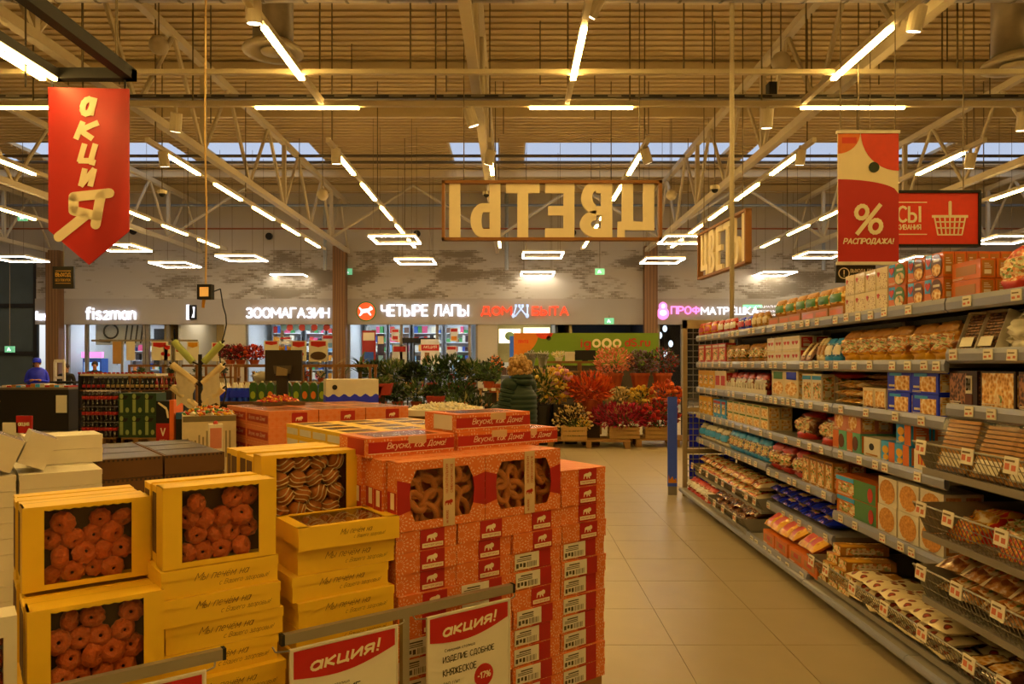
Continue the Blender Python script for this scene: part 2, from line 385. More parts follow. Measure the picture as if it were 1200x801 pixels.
# roof: ribbed deck with roof-light strip
DECK = M('ribbed_roof_deck', '#b09c78', .75, var=.08, scale=1.5)
SK0, SK1 = 21.6, 24.1
def deck(name, y0, y1, x0=-21, x1=21):
    mb = MB(); y = y0; p = .25
    while y < y1 - .01:
        e = min(y + p, y1)
        mb.box(x0, y, HC, x1, e, HC + .12)
        mb.box(x0, y + .06, HC - .035, x1, min(y + .15, e), HC)
        y = e
    return mb
ce = struct('ceiling', deck('ceiling', -9, SK0), DECK)
struct('deck_panel', deck('deck_panel', SK1, BW + .3), DECK, ce)
panes = [(-21, -15.6), (-14.8, -10.0), (-9.3, -5.9), (-1.9, -.35), (.35, 6.6), (7.2, 13), (13.6, 21)]
xs = [-21] + [v for p in panes for v in p] + [21]
edges = sorted(set(xs)); solid = []
cur = -21
for a, b_ in panes:
    if a > cur: solid.append((cur, a))
    cur = b_
for a, b_ in solid: struct('deck_panel', deck('deck_panel', SK0, SK1, a, b_), DECK, ce)
SKY_G = film_mat('roof_light_sheet', (.9, .93, 1.0), .04, .3)
for n, (a, b_) in enumerate(panes):
    w = struct('window_%d' % (n + 2), MB().box(a, SK0, HC + .1, b_, SK1, HC + .12), SKY_G)
    MB().box(a, SK0, HC, a + .05, SK1, HC + .1).box(b_ - .05, SK0, HC, b_, SK1, HC + .1).build('window_frame', STEEL_W, w)

# purlins and pipes along X
PURL = M('cream_purlin', '#bfae8c', .6, var=.05)
for y in (6.5, 9.6, 12.7, 15.8, 18.6, 24.5, 26.6):
    struct('trim_1', MB().box(-21, y - .06, HC - .3, 21, y + .06, HC - .07), PURL)
DPIPE = M('dark_conduit', '#5a5144', .5, .4)
def bar(name, label, cat, mat, y, z, r=.03, x0=-21, x1=21, group=None):
    o = MB().cyl((x0, y, z), (x1, y, z), r, r, 8).build(name, mat); return tag(o, label, cat, group)
bar('sprinkler_pipe', 'dark pipe running under the roof lights, nearer one', 'pipe', DPIPE, 21.2, 7.47, .045)
bar('sprinkler_pipe', 'dark pipe running under the roof lights, farther one', 'pipe', DPIPE, 22.6, 7.67, .045)
bar('sprinkler_pipe', 'thin blue-grey pipe along the top of the plain rear wall', 'pipe', M('bluegrey_pipe', '#7d8794', .4, .5), 25.6, 7.0, .045)
bar('sprinkler_pipe', 'thin red-brown pipe across the plain rear wall', 'pipe', M('rust_pipe', '#8a4a2a', .5), 27.0, 6.45, .03)
du = thing('spiral_duct', 'grey spiral air duct crossing the ceiling at the top of the view', 'duct', (0, 8.9, 6.03))
mb = MB()
mb.cyl((-12, 0, 0), (12, 0, 0), .15, .15, 16)
mb.build('pipe', M('galvanised_duct', '#84796a', .4, .5), du, smooth=True)
mb = MB()
for i in range(48): mb.cyl((-12 + i * .5, 0, 0), (-11.97 + i * .5, 0, 0), .16, .16, 16)
mb.build('seam_ring', M('duct_seam', '#6b6254', .4, .5), du)['kind'] = 'stuff'
ct = thing('cable_tray', 'perforated grey cable tray above the crosswise light rail', 'cable tray', (0, 10.95, 5.42))
mb = MB(); mb.box(-12, -.1, 0, 12, .1, .012); mb.box(-12, -.1, 0, 12, -.09, .06); mb.box(-12, .09, 0, 12, .1, .06); mb.build('tray', M('galvanised_tray', '#7b7263', .5, .4), ct)
mb = MB()
for i in range(60): mb.box(-12 + i * .4, -.101, .02, -11.8 + i * .4, -.1, .045)
mb.build('slot_row', BLACK, ct)['kind'] = 'stuff'

# roof trusses along Y
def truss(x, words):
    t = thing('roof_truss', 'cream steel lattice roof truss %s' % words, 'truss', (x, 0, 0), group='roof trusses')
    y0, y1, zt, zb = -8.8, BW - .1, 7.5, 5.75
    MB().box(-.07, y0, zt - .07, .07, y1, zt + .07).build('top_chord', STEEL_W, t)
    MB().box(-.07, y0, zb - .07, .07, y1, zb + .07).build('bottom_chord', STEEL_W, t)
    n = 14; st = (y1 - y0) / n
    for i in range(n):
        a = y0 + i * st
        if a + st < 4: continue
        MB().cyl((0, a, zb), (0, a + st / 2, zt), .045, .045, 6).build('web_bar', STEEL_W, t)
        MB().cyl((0, a + st / 2, zt), (0, a + st, zb), .045, .045, 6).build('web_bar', STEEL_W, t)
        if i % 2: MB().box(-.05, a - .05, zb, .05, a + .05, zt).build('web_post', STEEL_W, t)
for x, w in ((-17.3, 'at the far left above the dark glazing'), (-11.7, 'second from the left'), (-6.15, 'above the zoo shop sign'), (-.55, 'at the centre of the hall'),
             (5.0, 'right of centre above the side flowers sign'), (10.6, 'second from the right'), (16.2, 'at the far right')):
    truss(x, w)
# cross bracing struts between trusses near the rear
for i, (xa, xb) in enumerate(((-11.7, -6.15), (-6.15, -.55), (-.55, 5.0), (5.0, 10.6))):
    b_ = thing('cross_brace', 'slim steel cross brace between the roof trusses, %s of four from the left' % ('first', 'second', 'third', 'fourth')[i], 'brace', (0, 25.2, 0), group='cross braces')
    xm = (xa + xb) / 2
    for p, q in (((xa, 0, 5.8), (xm, 0, 7.6)), ((xm, 0, 7.6), (xb, 0, 5.8))):
        MB().cyl(p, q, .05, .05, 6).build('strut', STEEL_W, b_)
for i, x in enumerate((-6.9, -.2, 6.9, 11.5)):
    tag(MB().cyl((x, 27.4, 5.0), (x, 27.4, 7.9), .07, .07, 8).build('wall_post', M('galvanised_post', '#9aa0a4', .4, .4)), 'upright galvanised post on the plain rear wall, %s from the left' % ('first', 'second', 'third', 'fourth')[i], 'post', 'galvanised wall posts')

# ------------------------------------------------------------------ light rails with tubes
ZR = EYE + 3.7
RAIL = M('cream_light_rail', '#c9bd9f', .5, var=.04)
ROD = M('hanger_rod', '#6a5d48', .5, .4)
tube_me = MB().box(-.035, 0, -.035, .035, 1.46, 0).mesh('tube', TUBE)
rod_me = {}
def rods(t, pts, top):
    for (x, y) in pts:
        MB().cyl((x, y, .08), (x, y, top), .012, .012, 5).build('hanger', ROD, t)
def rail_y(x, ya, yb, starts, label):
    t = thing('light_rail', label, 'light', (x, 0, ZR), group='suspended light rails')
    MB().box(-.035, ya, 0, .035, yb, .08).build('rail', RAIL, t)
    for s in starts: link('tube', tube_me, t, (0, s, 0))
    k = ya + .3
    while k < yb:
        rods(t, [(0, k)], HC - ZR); k += 4.3
near = [(-6.07, 'at the far left'), (-2.72, 'left of centre'), (.79, 'just right of centre'), (4.16, 'over the gondola shelves'), (7.6, 'at the far right')]
for x, w in near:
    rail_y(x, -7, 10.6, [8.15 - 2.26 * k for k in range(0, 7)], 'light rail running away overhead in the near rows, %s' % w)
far = [(-12.2, 'first from the left'), (-9.3, 'second from the left'), (-6.1, 'third from the left'), (-3.08, 'fourth from the left'), (-.38, 'at the centre'),
       (2.27, 'fourth from the right'), (5.05, 'third from the right'), (7.9, 'second from the right'), (10.8, 'first from the right')]
for x, w in far:
    rail_y(x, 12.4, 24.2, [13.0 + 2.26 * k for k in range(0, 5)], 'light rail running away overhead in the far rows, %s' % w)
tx_me = MB().box(0, -.03, -.03, 1.48, .03, 0).mesh('tube', TUBE)
t = thing('light_rail', 'long crosswise light rail with four glowing tubes across the hall', 'light', (0, 10.7, ZR))
MB().box(-12, -.035, 0, 12, .035, .08).build('rail', RAIL, t)
for px in (-62, 300, 621, 939, 1255): link('tube', tx_me, t, ((px - 600) * 10.7 / F, 0, 0))
rods(t, [(v, 0) for v in (-10.5, -6.9, -4.6, -1.1, 1.7, 3.6, 6.2, 10.2)], HC - ZR)
t = thing('cross_rail', 'plain cream cross rail hung in front of the crosswise light rail', 'rail', (0, 9.5, ZR))
MB().box(-12, -.03, 0, 12, .03, .06).build('rail', RAIL, t)
rods(t, [(v, 0) for v in (-9, -5.5, -1.3, 2.2, 5.7, 9)], HC - ZR)

# square frame lights
def frame_light(px, py, idx):
    d = 3.3 * F / (HY - py); x = (px - HX) / F * (d + .6)
    t = thing('frame_light', 'square glowing frame light hung before the brick band, %s' % idx, 'light', (x, d + .65, EYE + 3.3), group='square frame lights')
    mb = MB(); s, w = .62, .07
    mb.box(-s, -s, 0, s, -s + w, .06).box(-s, s - w, 0, s, s, .06).box(-s, -s + w, 0, -s + w, s - w, .06).box(s - w, -s + w, 0, s, s - w, .06)
    mb.build('housing', WHITE, t)
    mb = MB(); w2 = .03
    a = s - .01
    mb.box(-a, -a, -.02, a, -a + w2, 0).box(-a, a - w2, -.02, a, a, 0).box(-a, -a + w2, -.02, -a + w2, a - w2, 0).box(a - w2, -a + w2, -.02, a, a - w2, 0)
    mb.build('diffuser', FRAME_L, t)
    for sx in (-1, 1):
        for sy in (-1, 1): MB().cyl((sx * .5, sy * .5, .06), (sx * .5, sy * .5, HC - EYE - 3.21), .006, .006, 4).build('wire', ROD, t)
FL = [(60, 324, 'beside the exit sign'), (205, 307, 'above the first shop name'), (283, 299, 'above the wall panel sign'), (341, 321, 'above the zoo shop name'),
      (463, 276, 'high left of the big flowers sign'), (487, 303, 'above the paw shop name'), (636, 295, 'under the big flowers sign, nearer one'), (630, 318, 'under the big flowers sign, farther one'),
      (776, 302, 'by the right oak column'), (803, 276, 'just right of the big flowers sign'), (962, 295, 'left of the percent banner'), (908, 318, 'above the last shop name'),
      (140, 286, 'behind the hanging arrow banner'), (1180, 276, 'at the right edge'), (1085, 300, 'behind the basket sign'), (20, 300, 'at the left edge')]
for f_ in FL: frame_light(*f_)

# spot lamps, globes, diffusers, cameras
def spot(px, py, d, tilt, label, s=1.0):
    t = thing('spot_lamp', label, 'spotlight', P(px, py, d), group='cylinder spot lamps'); rt = (tilt[0], tilt[1], 0)
    MB().cyl((0, 0, -.13 * s), (0, 0, .13 * s), .085 * s, .085 * s, 14).build('housing', STEEL_W, t, rot=rt)
    MB().cyl((0, 0, -.135 * s), (0, 0, -.129 * s), .07 * s, .07 * s, 14).build('lens', M('spot_glow', (1.0, .82, .5), em=8), t, rot=rt)
    MB().box(-.02, -.02, .0, .02, .02, max(.2, ZR + .02 - P(px, py, d)[2])).build('bracket', STEEL_W, t)
SP = [(297, 12, 7.8, (.2, 0), 'at the top left'), (697, 5, 8.0, (.35, .5), 'at the top centre'), (1074, 22, 8.2, (.3, .1), 'at the top right'), (206, 143, 10.7, (.3, .2), 'under the crosswise rail, left'),
      (552, 137, 10.7, (.2, -.3), 'under the crosswise rail, centre'), (899, 139, 10.7, (.2, 0), 'under the crosswise rail, right'), (1199, 142, 10.7, (.2, 0), 'under the crosswise rail, far right'),
      (192, 186, 13.0, (.3, 0), 'at the head of the left far rail'), (394, 183, 12.9, (.2, 0), 'at the head of the second far rail'), (574, 184, 12.9, (.3, .3), 'at the head of the centre far rail'),
      (757, 182, 12.8, (.4, -.4), 'at the head of the right far rail'), (938, 184, 12.9, (.3, 0), 'at the head of the third far rail'), (1137, 188, 12.8, (.3, 0), 'at the head of the rightmost far rail')]
for px, py, d, tl, w in SP: spot(px, py, d, tl, 'cream cylinder spot lamp %s' % w)
GLOBE = M('matt_globe', '#b5aa94', .7, var=.05)
for px, py, d, w in ((186, 53, 11, 'upper left'), (915, 72, 11, 'upper right'), (378, 228, 18, 'beside the left truss'), (1133, 226, 18, 'behind the percent banner'), (787, 228, 19, 'beside the big flowers sign')):
    p = P(px, py, d)
    t = thing('hanging_globe', 'round beige hanging loudspeaker globe, %s' % w, 'speaker', p, group='hanging globes')
    MB().ell((0, 0, 0), .14, .14, .14, 16, 10).build('globe', GLOBE, t, smooth=True)
    MB().cyl((0, 0, .13), (0, 0, max(.3, HC - p[2])), .01, .01, 5).build('cable', ROD, t)
for px, py, w in ((320, 62, 'upper left'), (1188, 78, 'upper right')):
    p = P(px, py, 10.5)
    t = thing('air_diffuser', 'round ceiling air diffuser with grey duct, %s' % w, 'diffuser', p, group='round air diffusers')
    MB().cyl((0, 0, .12), (0, 0, 2.1), .28, .28, 18).build('duct', M('galvanised_duct'), t, smooth=True)
    MB().lathe([(.28, .14), (.4, .06), (.42, .03), (.42, 0), (.34, 0), (.3, .05)], 20).build('flare', STEEL_W, t, smooth=True)
    MB().lathe([(.01, -.01), (.16, -.01), (.17, .02), (.01, .03)], 18).build('deflector', STEEL_W, t, smooth=True)
for px, py, d, w in ((570, 228, 17, 'under the left pipe'), (113 / 3 + 800, 222, 14, 'right of the big flowers sign'), (190, 227, 15, 'left of the zoo shop')):
    p = P(px, py, d)
    t = thing('dome_camera', 'small white dome camera hung from the roof, %s' % w, 'camera', p)
    MB().cyl((0, 0, 0), (0, 0, .07), .09, .09, 12).build('base', STEEL_W, t)
    MB().ell((0, 0, 0), .065, .065, .065, 12, 8).build('dome', BLACK, t, smooth=True)
    MB().cyl((0, 0, .07), (0, 0, HC - p[2]), .012, .012, 5).build('hanger', ROD, t)
p = P(904, 107, 11.3)
t = thing('black_loudspeaker', 'small black box loudspeaker under the right truss', 'speaker', p)
MB().box(-.06, -.08, -.12, .06, .08, .12).build('cabinet', BLACK, t)
MB().cyl((0, 0, .12), (0, 0, HC - p[2]), .01, .01, 5).build('hanger', ROD, t)
# loose hanging wires under the deck
WIRE = M('thin_wire', '#4a4032', .6)
ws = [(30, 8.6), (140, 14), (247, 13), (340, 12), (412, 15), (523, 13), (633, 14), (697, 16), (835, 13), (951, 12.5), (1030, 14), (1110, 12), (1160, 15), (80, 16), (590, 17), (760, 17)]
for i, (px, d) in enumerate(ws):
    x = (px - HX) / F * d; z0 = EYE + (HY - R.uniform(60, 190)) / F * d
    tag(MB().cyl((x, d, min(z0, 6.8)), (x, d, HC), .011, .011, 5).build('hanging_wire', WIRE), 'thin dark wire hanging from the ribbed roof deck', 'wire', 'thin roof wires')
# ------------------------------------------------------------------ shops along the back wall
SHOP_L = M('shop_ceiling_light', SHOP_COL, em=SHOP_S)
SHOPW = M('shop_white_wall', '#cfd3d6', .7, var=.03)
def shop(n, a, b_, wall, depth=3.4, lit=True, bright=SHOP_L):
    x0, x1 = wx(a), wx(b_)
    s = struct('wall_shop_%d' % n, MB().box(x0 - .3, BW + .3 + depth, 0, x1 + .3, BW + .45 + depth, Z_F0 + .4), wall)
    struct('side_panel', MB().box(x0 - .35, BW + .3, 0, x0 - .25, BW + .3 + depth, Z_F0 + .4), wall, s)
    struct('side_panel', MB().box(x1 + .25, BW + .3, 0, x1 + .35, BW + .3 + depth, Z_F0 + .4), wall, s)
    struct('ceiling_panel', MB().box(x0 - .35, BW + .3, Z_F0 + .4, x1 + .35, BW + .45 + depth, Z_F0 + .5), wall, s)
    if lit:
        k = max(1, int((x1 - x0) / 1.8)); st = (x1 - x0) / k
        for i in range(k):
            cx = x0 + (i + .5) * st
            tag(MB().box(cx - st * .32, BW + 1.0, Z_F0 + .36, cx + st * .32, BW + 2.4, Z_F0 + .4).build('ceiling_light', bright), 'cool white panel light inside the shops along the rear wall', 'light', 'panel lights inside the rear shops')
    return x0, x1
def glazing(n, a, b_, mulls, z1=None):
    x0, x1 = wx(a), wx(b_); z1 = z1 or Z_F0
    g = struct('window_%d' % n, MB().box(x0, BW + .1, .05, x1, BW + .12, z1), GLASS)
    mb = MB()
    for px in mulls: mb.box(wx(px) - .05, BW + .04, 0, wx(px) + .05, BW + .18, z1)
    mb.box(x0, BW + .04, 0, x1, BW + .18, .08)
    mb.build('window_frame', M('bronze_mullion', '#8c8374', .5, .3), g)
GOODS = [M('goods_%d' % i, h, .6) for i, h in enumerate(('#c9c6bd', '#2b56a5', '#b5281f', '#d98a1e', '#3c8a4a', '#e0d9c2', '#5b3d2b', '#7fb2d6', '#1c1c22', '#d4507a'))]
def shelf_unit(x0, x1, y, label, rows=5, z1=2.1, seed=1, pal=None, back=None):
    r = random.Random(seed); pal = pal or GOODS
    t = thing('shop_shelf', label, 'shelf unit', ((x0 + x1) / 2, y, 0)); w = (x1 - x0) / 2
    MB().box(-w, .3, 0, w, .34, z1).build('back_panel', back or SHOPW, t)
    for k in range(rows):
        z = .15 + k * (z1 - .2) / rows
        MB().box(-w, 0, z - .03, w, .3, z).build('shelf_board', SHOPW, t)
        mb = MB(); x = -w + .02
        while x < w - .15:
            ww = r.uniform(.08, .22); h = r.uniform(.12, (z1 - .2) / rows - .08)
            if r.random() < .88: mb.box(x, .02, z, min(x + ww, w), .24, z + h, r.randrange(len(pal)))
            x += ww + .01
        mb.build('goods', pal, t)['kind'] = 'stuff'
    for s in (-w, w - .04): MB().box(s, 0, 0, s + .04, .3, z1).build('side_post', GREY, t)
    return t
BEIGE = M('beige_room_wall', '#b39a62', .8)
shop(1, 78, 197, SHOPW); shop(2, 199, 262, BEIGE, lit=True, bright=M('warm_panel_light', (1, .8, .5), em=4)); shop(3, 288, 393, SHOPW); shop(4, 408, 560, SHOPW)
shop(5, 583, 660, M('olive_room_wall', '#b5a870', .8), bright=M('warm_panel_light_bright', (1, .85, .6), em=9)); shop(6, 662, 752, M('dark_blue_wall', '#3a4350', .7), bright=M('dim_panel_light', (.7, .8, 1), em=.9))
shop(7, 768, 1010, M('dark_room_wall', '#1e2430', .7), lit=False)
glazing(20, 78, 197, (78, 100, 168, 172, 196)); glazing(21, 288, 393, (288, 330, 392)); glazing(22, 408, 560, (408, 470, 512, 550, 559)); glazing(23, 770, 1010, (772, 800, 900))
# shop contents
shelf_unit(wx(103), wx(166), BW + 3.2, 'kitchenware shelves behind the left shop window', 7, 2.9, 3)
shelf_unit(wx(175), wx(196), BW + 3.2, 'narrow goods shelf right of the pink price sign', 7, 2.9, 4)
t = thing('kitchenware_poster', 'grey poster with pans and knives above the left shop shelves', 'poster', (wx(136), BW + .5, wz(390.5)))
MB().box(-1.05, 0, -.42, 1.05, .02, .42).build('sheet', M('poster_sheet', '#d0d0cc', .6), t)
DKP = M('poster_dark', '#3b3b3e', .5)
MB().lathe([(.24, 0), (.3, .0), (.3, .02), (.24, .02), (.24, 0)], 20, cap=False).build('printed_pan', DKP, t, loc=(-.45, -.02, .1), rot=(PI / 2, 0, 0))
MB().slab([(-.95, -.3), (-.5, -.34), (-.42, -.24), (-.9, -.2)], -.01, 0).build('printed_pot', DKP, t)
mb = MB()
for i in range(5): mb.slab([(.05 + i * .2, -.36), (.1 + i * .2, -.36), (.2 + i * .2, .34), (.14 + i * .2, .34)], -.01, 0)
mb.build('printed_knives', DKP, t)
t = thing('blue_display', 'glowing pale blue display case in the left shop window', 'display case', (wx(92), BW + .9, 0))
MB().box(-.36, 0, 0, .36, .5, 1.75).build('case', M('blue_case', '#2c66c8', .4), t)
MB().box(-.3, -.02, .3, .3, 0, 1.6).build('lit_pane', M('blue_glow', (.35, .6, 1), em=1.2), t)
MB().box(-.4, -.03, 1.78, .4, .1, 2.0).build('top_sign', M('pink_glow', (1, .3, .75), em=1.2), t)
t = thing('pink_price_sign', 'pink lit sign on dark frame at the right of the left shop', 'sign', (wx(180), BW + .8, 2.0))
MB().box(-.2, 0, -.1, .2, .05, .1).build('panel', M('pink_glow'), t)
MB().box(-.4, .05, -.5, .4, .1, .9).build('dark_frame', M('dark_blue_wall'), t)
MB().box(-.3, .3, -2, .3, .6, .4).build('blue_stand', M('blue_case'), t)
for n, (a, b_) in enumerate(((290, 328), (333, 358), (361, 391))):
    shelf_unit(wx(a), wx(b_), BW + 2.9, 'pet goods shelf seen through the zoo shop window, %s of three' % ('first', 'second', 'third')[n], 8, 3.25, 10 + n)
for n, (a, b_) in enumerate(((410, 438), (441, 468), (472, 510), (514, 548))):
    shelf_unit(wx(a), wx(b_), BW + 2.9, 'pet goods shelf seen through the paw shop window, %s of four' % ('first', 'second', 'third', 'fourth')[n], 8, 3.25, 20 + n)
POST = [(334, 399, 14, 9, '#d8d8d4', 'white sale poster with a red heading in the zoo shop window, left'), (384, 400, 14, 16, '#d8dadb', 'white sale poster in the zoo shop window, right'), (432, 408, 16, 42, '#9c2620', 'red tall poster beside the palm'), (446, 412, 8, 42, '#3b3350', 'violet tall poster beside the red one'),
        (468, 418, 17, 28, '#cfcdc4', 'white notice board with a blue foot in the paw shop window'), (463, 392, 9, 14, '#d8d8d4', 'small white poster high in the paw shop window, left'), (532, 392, 9, 16, '#d8d8d4', 'small white poster high in the paw shop window, right'),
        (529, 413, 12, 16, '#d8d8d4', 'white poster with a dark picture lower right in the paw shop')]
for px, py, w, h, c, lb in POST:
    t = thing('shop_poster', lb, 'poster', (wx(px), BW + .04, wz(py)))
    MB().box(-w * K / 2, 0, -h * K / 2, w * K / 2, .015, h * K / 2).build('sheet', M('poster' + c, c, .6), t)
    MB().box(-w * K * .42, -.008, h * K * .22, w * K * .42, 0, h * K * .44).build('printed_heading', RED if c[1] in 'dc' else CREAM, t)
    MB().box(-w * K * .35, -.008, -h * K * .4, w * K * .35, 0, -h * K * .1).build('printed_picture', GOODS[(len(lb)) % 10], t)
t = thing('sale_stand', 'white sale stand board with red heading before the paw shop', 'sign', (wx(506), BW - .6, 0))
MB().box(-.34, 0, wz(427), .34, .05, wz(398)).build('board', STICK, t)
MB().box(-.33, -.01, wz(411), .33, 0, wz(404)).build('heading', RED, t)
letters(t, 'АКЦИЯ', .5, .12, CREAM, (0, -.015, wz(407)), .01)
MB().box(-.2, -.01, wz(424), -.02, 0, wz(413)).build('printed_pack', BOX_K, t)
MB().box(-.03, .02, 0, .03, .05, wz(427)).build('post', BLACK, t)
for n, px in enumerate((478, 497)):
    MBo = MB().box(-.12, -.1, 0, .12, .1, wz(400) if n == 0 else wz(408))
    t = thing('anti_theft_gate', 'dark upright gate frame before the paw shop, %s' % ('left', 'right')[n], 'gate', (wx(px + 5), BW - .35, 0))
    for s in (-.14, .1): MB().box(s, -.05, 0, s + .04, .05, wz(402)).build('upright', BLACK, t)
    MB().box(-.3, -.08, wz(402), .3, .08, wz(396)).build('head', BLACK, t)
    for z in (.6, 1.1, 1.5): MB().box(-.14, -.03, z, .14, .03, z + .03).build('rung', BLACK, t)
# garland of paw badges in the zoo window
for i in range(8):
    o = MB().cyl((0, -.01, 0), (0, .01, 0), .13, .13, 12).build('paper_badge', GOODS[7] if i % 2 == 0 else M('badge_red', '#c4473c', .6), None, (wx(332 + i * 7.2), BW + .05, wz(383.5)))
    tag(o, 'round %s paper badge hanging in the zoo shop window' % ('pale blue' if i % 2 == 0 else 'red'), 'badge', 'window garland %s badges' % ('blue' if i % 2 == 0 else 'red'))
t = thing('wall_picture', 'white picture panel with plant motif high in the last lit shop', 'picture', (wx(597), BW + 3.0, wz(390)))
MB().box(-.45, 0, -.3, .45, .03, .3).build('panel', M('lit_panel', (1, .93, .75), em=1.1), t)
MB().ell((0, -.02, 0), .2, .02, .18, 10, 6).build('printed_plant', M('plant_print', '#6b7b45'), t)
t = thing('wall_picture', 'white lit panel with orange motif high in the last lit shop', 'picture', (wx(632), BW + 3.0, wz(389)))
MB().box(-.55, 0, -.32, .55, .03, .32).build('panel', M('lit_panel'), t)
MB().ell((.1, -.02, -.1), .2, .02, .12, 10, 6).build('printed_fruit', M('orange_print', '#d8892c'), t)
shelf_unit(wx(586), wx(600), BW + 2.2, 'dark shoe rack in the last lit shop', 3, 1.6, 33, [GOODS[8], GOODS[6]])
tag(MB().box(-.12, 0, .03, .12, .05, wz(394)).box(-.2, -.1, 0, .2, .2, .03).build('blue_roll_banner', M('blue_case'), None, (wx(601), BW - .3, 0)), 'narrow bright blue banner left of the green delivery banner', 'banner')
for n, (px, py) in enumerate(((777, 392), (783, 414), (783, 384), (790, 402))):
    t = thing('pendant_bulb', 'glowing white pendant bulb in the doll shop window, %s' % ('upper left', 'lowest', 'uppermost', 'right')[n], 'lamp', (wx(px), BW + .6, wz(py)))
    MB().ell((0, 0, 0), .09, .09, .13, 12, 8).build('bulb', M('bulb_glow', (.8, .9, 1), em=1.4), t, smooth=True)
    MB().cyl((0, 0, .15), (0, 0, Z_F0 + .35 - wz(py)), .015, .015, 5).build('cord', BLACK, t)
# ------------------------------------------------------------------ shop names
GLOW_W = M('sign_glow_white', (.86, .88, 1), em=1.3)
GLOW_R = M('sign_glow_red', (.95, .06, .02), em=1.2)
GLOW_P = M('sign_glow_pink', (1, .28, .75), em=1.2)
GLOW_B = M('sign_glow_blue', (.45, .6, .9), em=.8)
def shop_sign(label, parts, name='shop_sign'):
    x = (parts[0][1] + parts[-1][2]) / 2
    t = thing(name, label, 'sign', (wx(x), BW - .14, 0))
    for body, a, b_, y0, y1, m in parts:
        letters(t, body, (b_ - a) * K, (y1 - y0) * K, m, (wx((a + b_) / 2) - wx(x), 0, wz((y0 + y1) / 2)), .016, 0, .06)
    return t
shop_sign('glowing white fiszman shop name on the grey fascia', [('fiszman', 103, 162, 360, 375, GLOW_W)])
shop_sign('glowing white zoo shop name on the grey fascia', [('ЗООМАГАЗИН', 290, 387.5, 360.5, 373, GLOW_W)])
shop_sign('glowing white paw shop name beside the round dog emblem', [('ЧЕТЫРЕ ЛАПЫ', 447, 550, 357, 371, GLOW_W)])
t = shop_sign('glowing red house services name with pale tool shapes between its words', [('ДОМ', 564, 600, 359, 371, GLOW_R), ('БЫТА', 623, 666, 359, 370, GLOW_R)])
ox = wx((564 + 666) / 2)
for i, px in enumerate((603, 608, 613, 618)):
    mb = MB(); X = wx(px) - ox
    dx = (.05, .14, -.14, 0)[i]
    mb.cyl((X - dx, -.04, wz(371)), (X + dx, -.04, wz(360)), .03, .03, 6)
    if i != 1: mb.ell((X - dx, -.04, wz(370)), .06, .04, .09, 8, 6)
    mb.box(X + dx - .045, -.07, wz(360), X + dx + .045, -.02, wz(357))
    mb.build('tool_shape', GLOW_B, t)
shop_sign('glowing pink and white doll shop name above the gondola', [('ПРОФ', 785, 819, 359, 368.5, GLOW_P), ('МАТРЁШКА', 820, 887, 358, 369, GLOW_W)])
t = thing('doll_emblem', 'glowing pink nesting doll emblem on the grey fascia', 'emblem', (wx(776), BW - .14, wz(363)))
MB().ell((0, 0, .12), .16, .04, .17, 14, 8).ell((0, 0, -.14), .23, .04, .24, 14, 8).build('doll', GLOW_P, t)
MB().ell((0, -.04, .13), .07, .02, .08, 10, 6).ell((0, -.04, -.12), .13, .02, .1, 10, 6).build('pale_face', GLOW_W, t)
t = thing('round_emblem', 'round red emblem with a white running dog in a green ring', 'emblem', (wx(430), BW - .12, wz(365)))
MB().cyl((0, -.02, 0), (0, 0, 0), .37, .37, 28).build('green_ring', M('ring_green', '#2e8b3d', .5), t)
MB().cyl((0, -.04, 0), (0, -.02, 0), .33, .33, 28).build('red_disc', M('disc_red', (.9, .09, .02), em=.9), t)
mb = MB()
mb.slab([(-.2, -.1), (-.12, -.06), (.1, -.04), (.16, .04), (.24, .06), (.24, .13), (.16, .2), (.13, .14), (.06, .1), (-.16, .08), (-.24, .16), (-.27, .13), (-.2, .03)], -.06, -.04)
mb.slab([(.06, -.05), (.16, -.16), (.2, -.13), (.12, -.01)], -.06, -.04); mb.slab([(-.18, -.04), (-.27, -.15), (-.22, -.18), (-.1, -.06)], -.06, -.04)
mb.build('dog_shape', GLOW_W, t)
t = thing('projecting_sign', 'small black and white projecting sign on the grey fascia', 'sign', (wx(227), BW - .16, wz(366)))
MB().box(-.16, -.02, -.27, .16, .05, .27).build('black_face', BLACK, t)
MB().box(-.2, -.03, -.28, -.1, .06, .28).build('lit_edge', GLOW_W, t)
MB().slab([(.0, -.2), (.1, -.2), (.12, .2), (.04, .2), (.07, 0)], -.03, -.02).build('white_mark', GLOW_W, t)
t = thing('shop_sign', 'narrow glowing white shop name at the far left corner by the oak column', 'sign', (wx(52), BW - .13, wz(370)))
letters(t, 'fiszman', 15 * K, 11 * K, GLOW_W, (0, 0, 0), .0, 0, .05)
t = thing('green_exit_panel', 'green lit pharmacy style panel behind the gondola top', 'sign', (wx(893), BW - .14, wz(362)))
MB().box(-.35, 0, -.05, .35, .03, .05).build('green_bar', M('green_glow', (.2, .9, .4), em=1), t, loc=(-.4, 0, .1))
for i in range(3): letters(t, ('СПЕЦИАЛИСТ', 'ПРОФЕССИОНАЛЬНОЙ', 'КОСМЕТИКИ')[i], .9, .1, GLOW_W, (.15, 0, .08 - i * .16), 0)
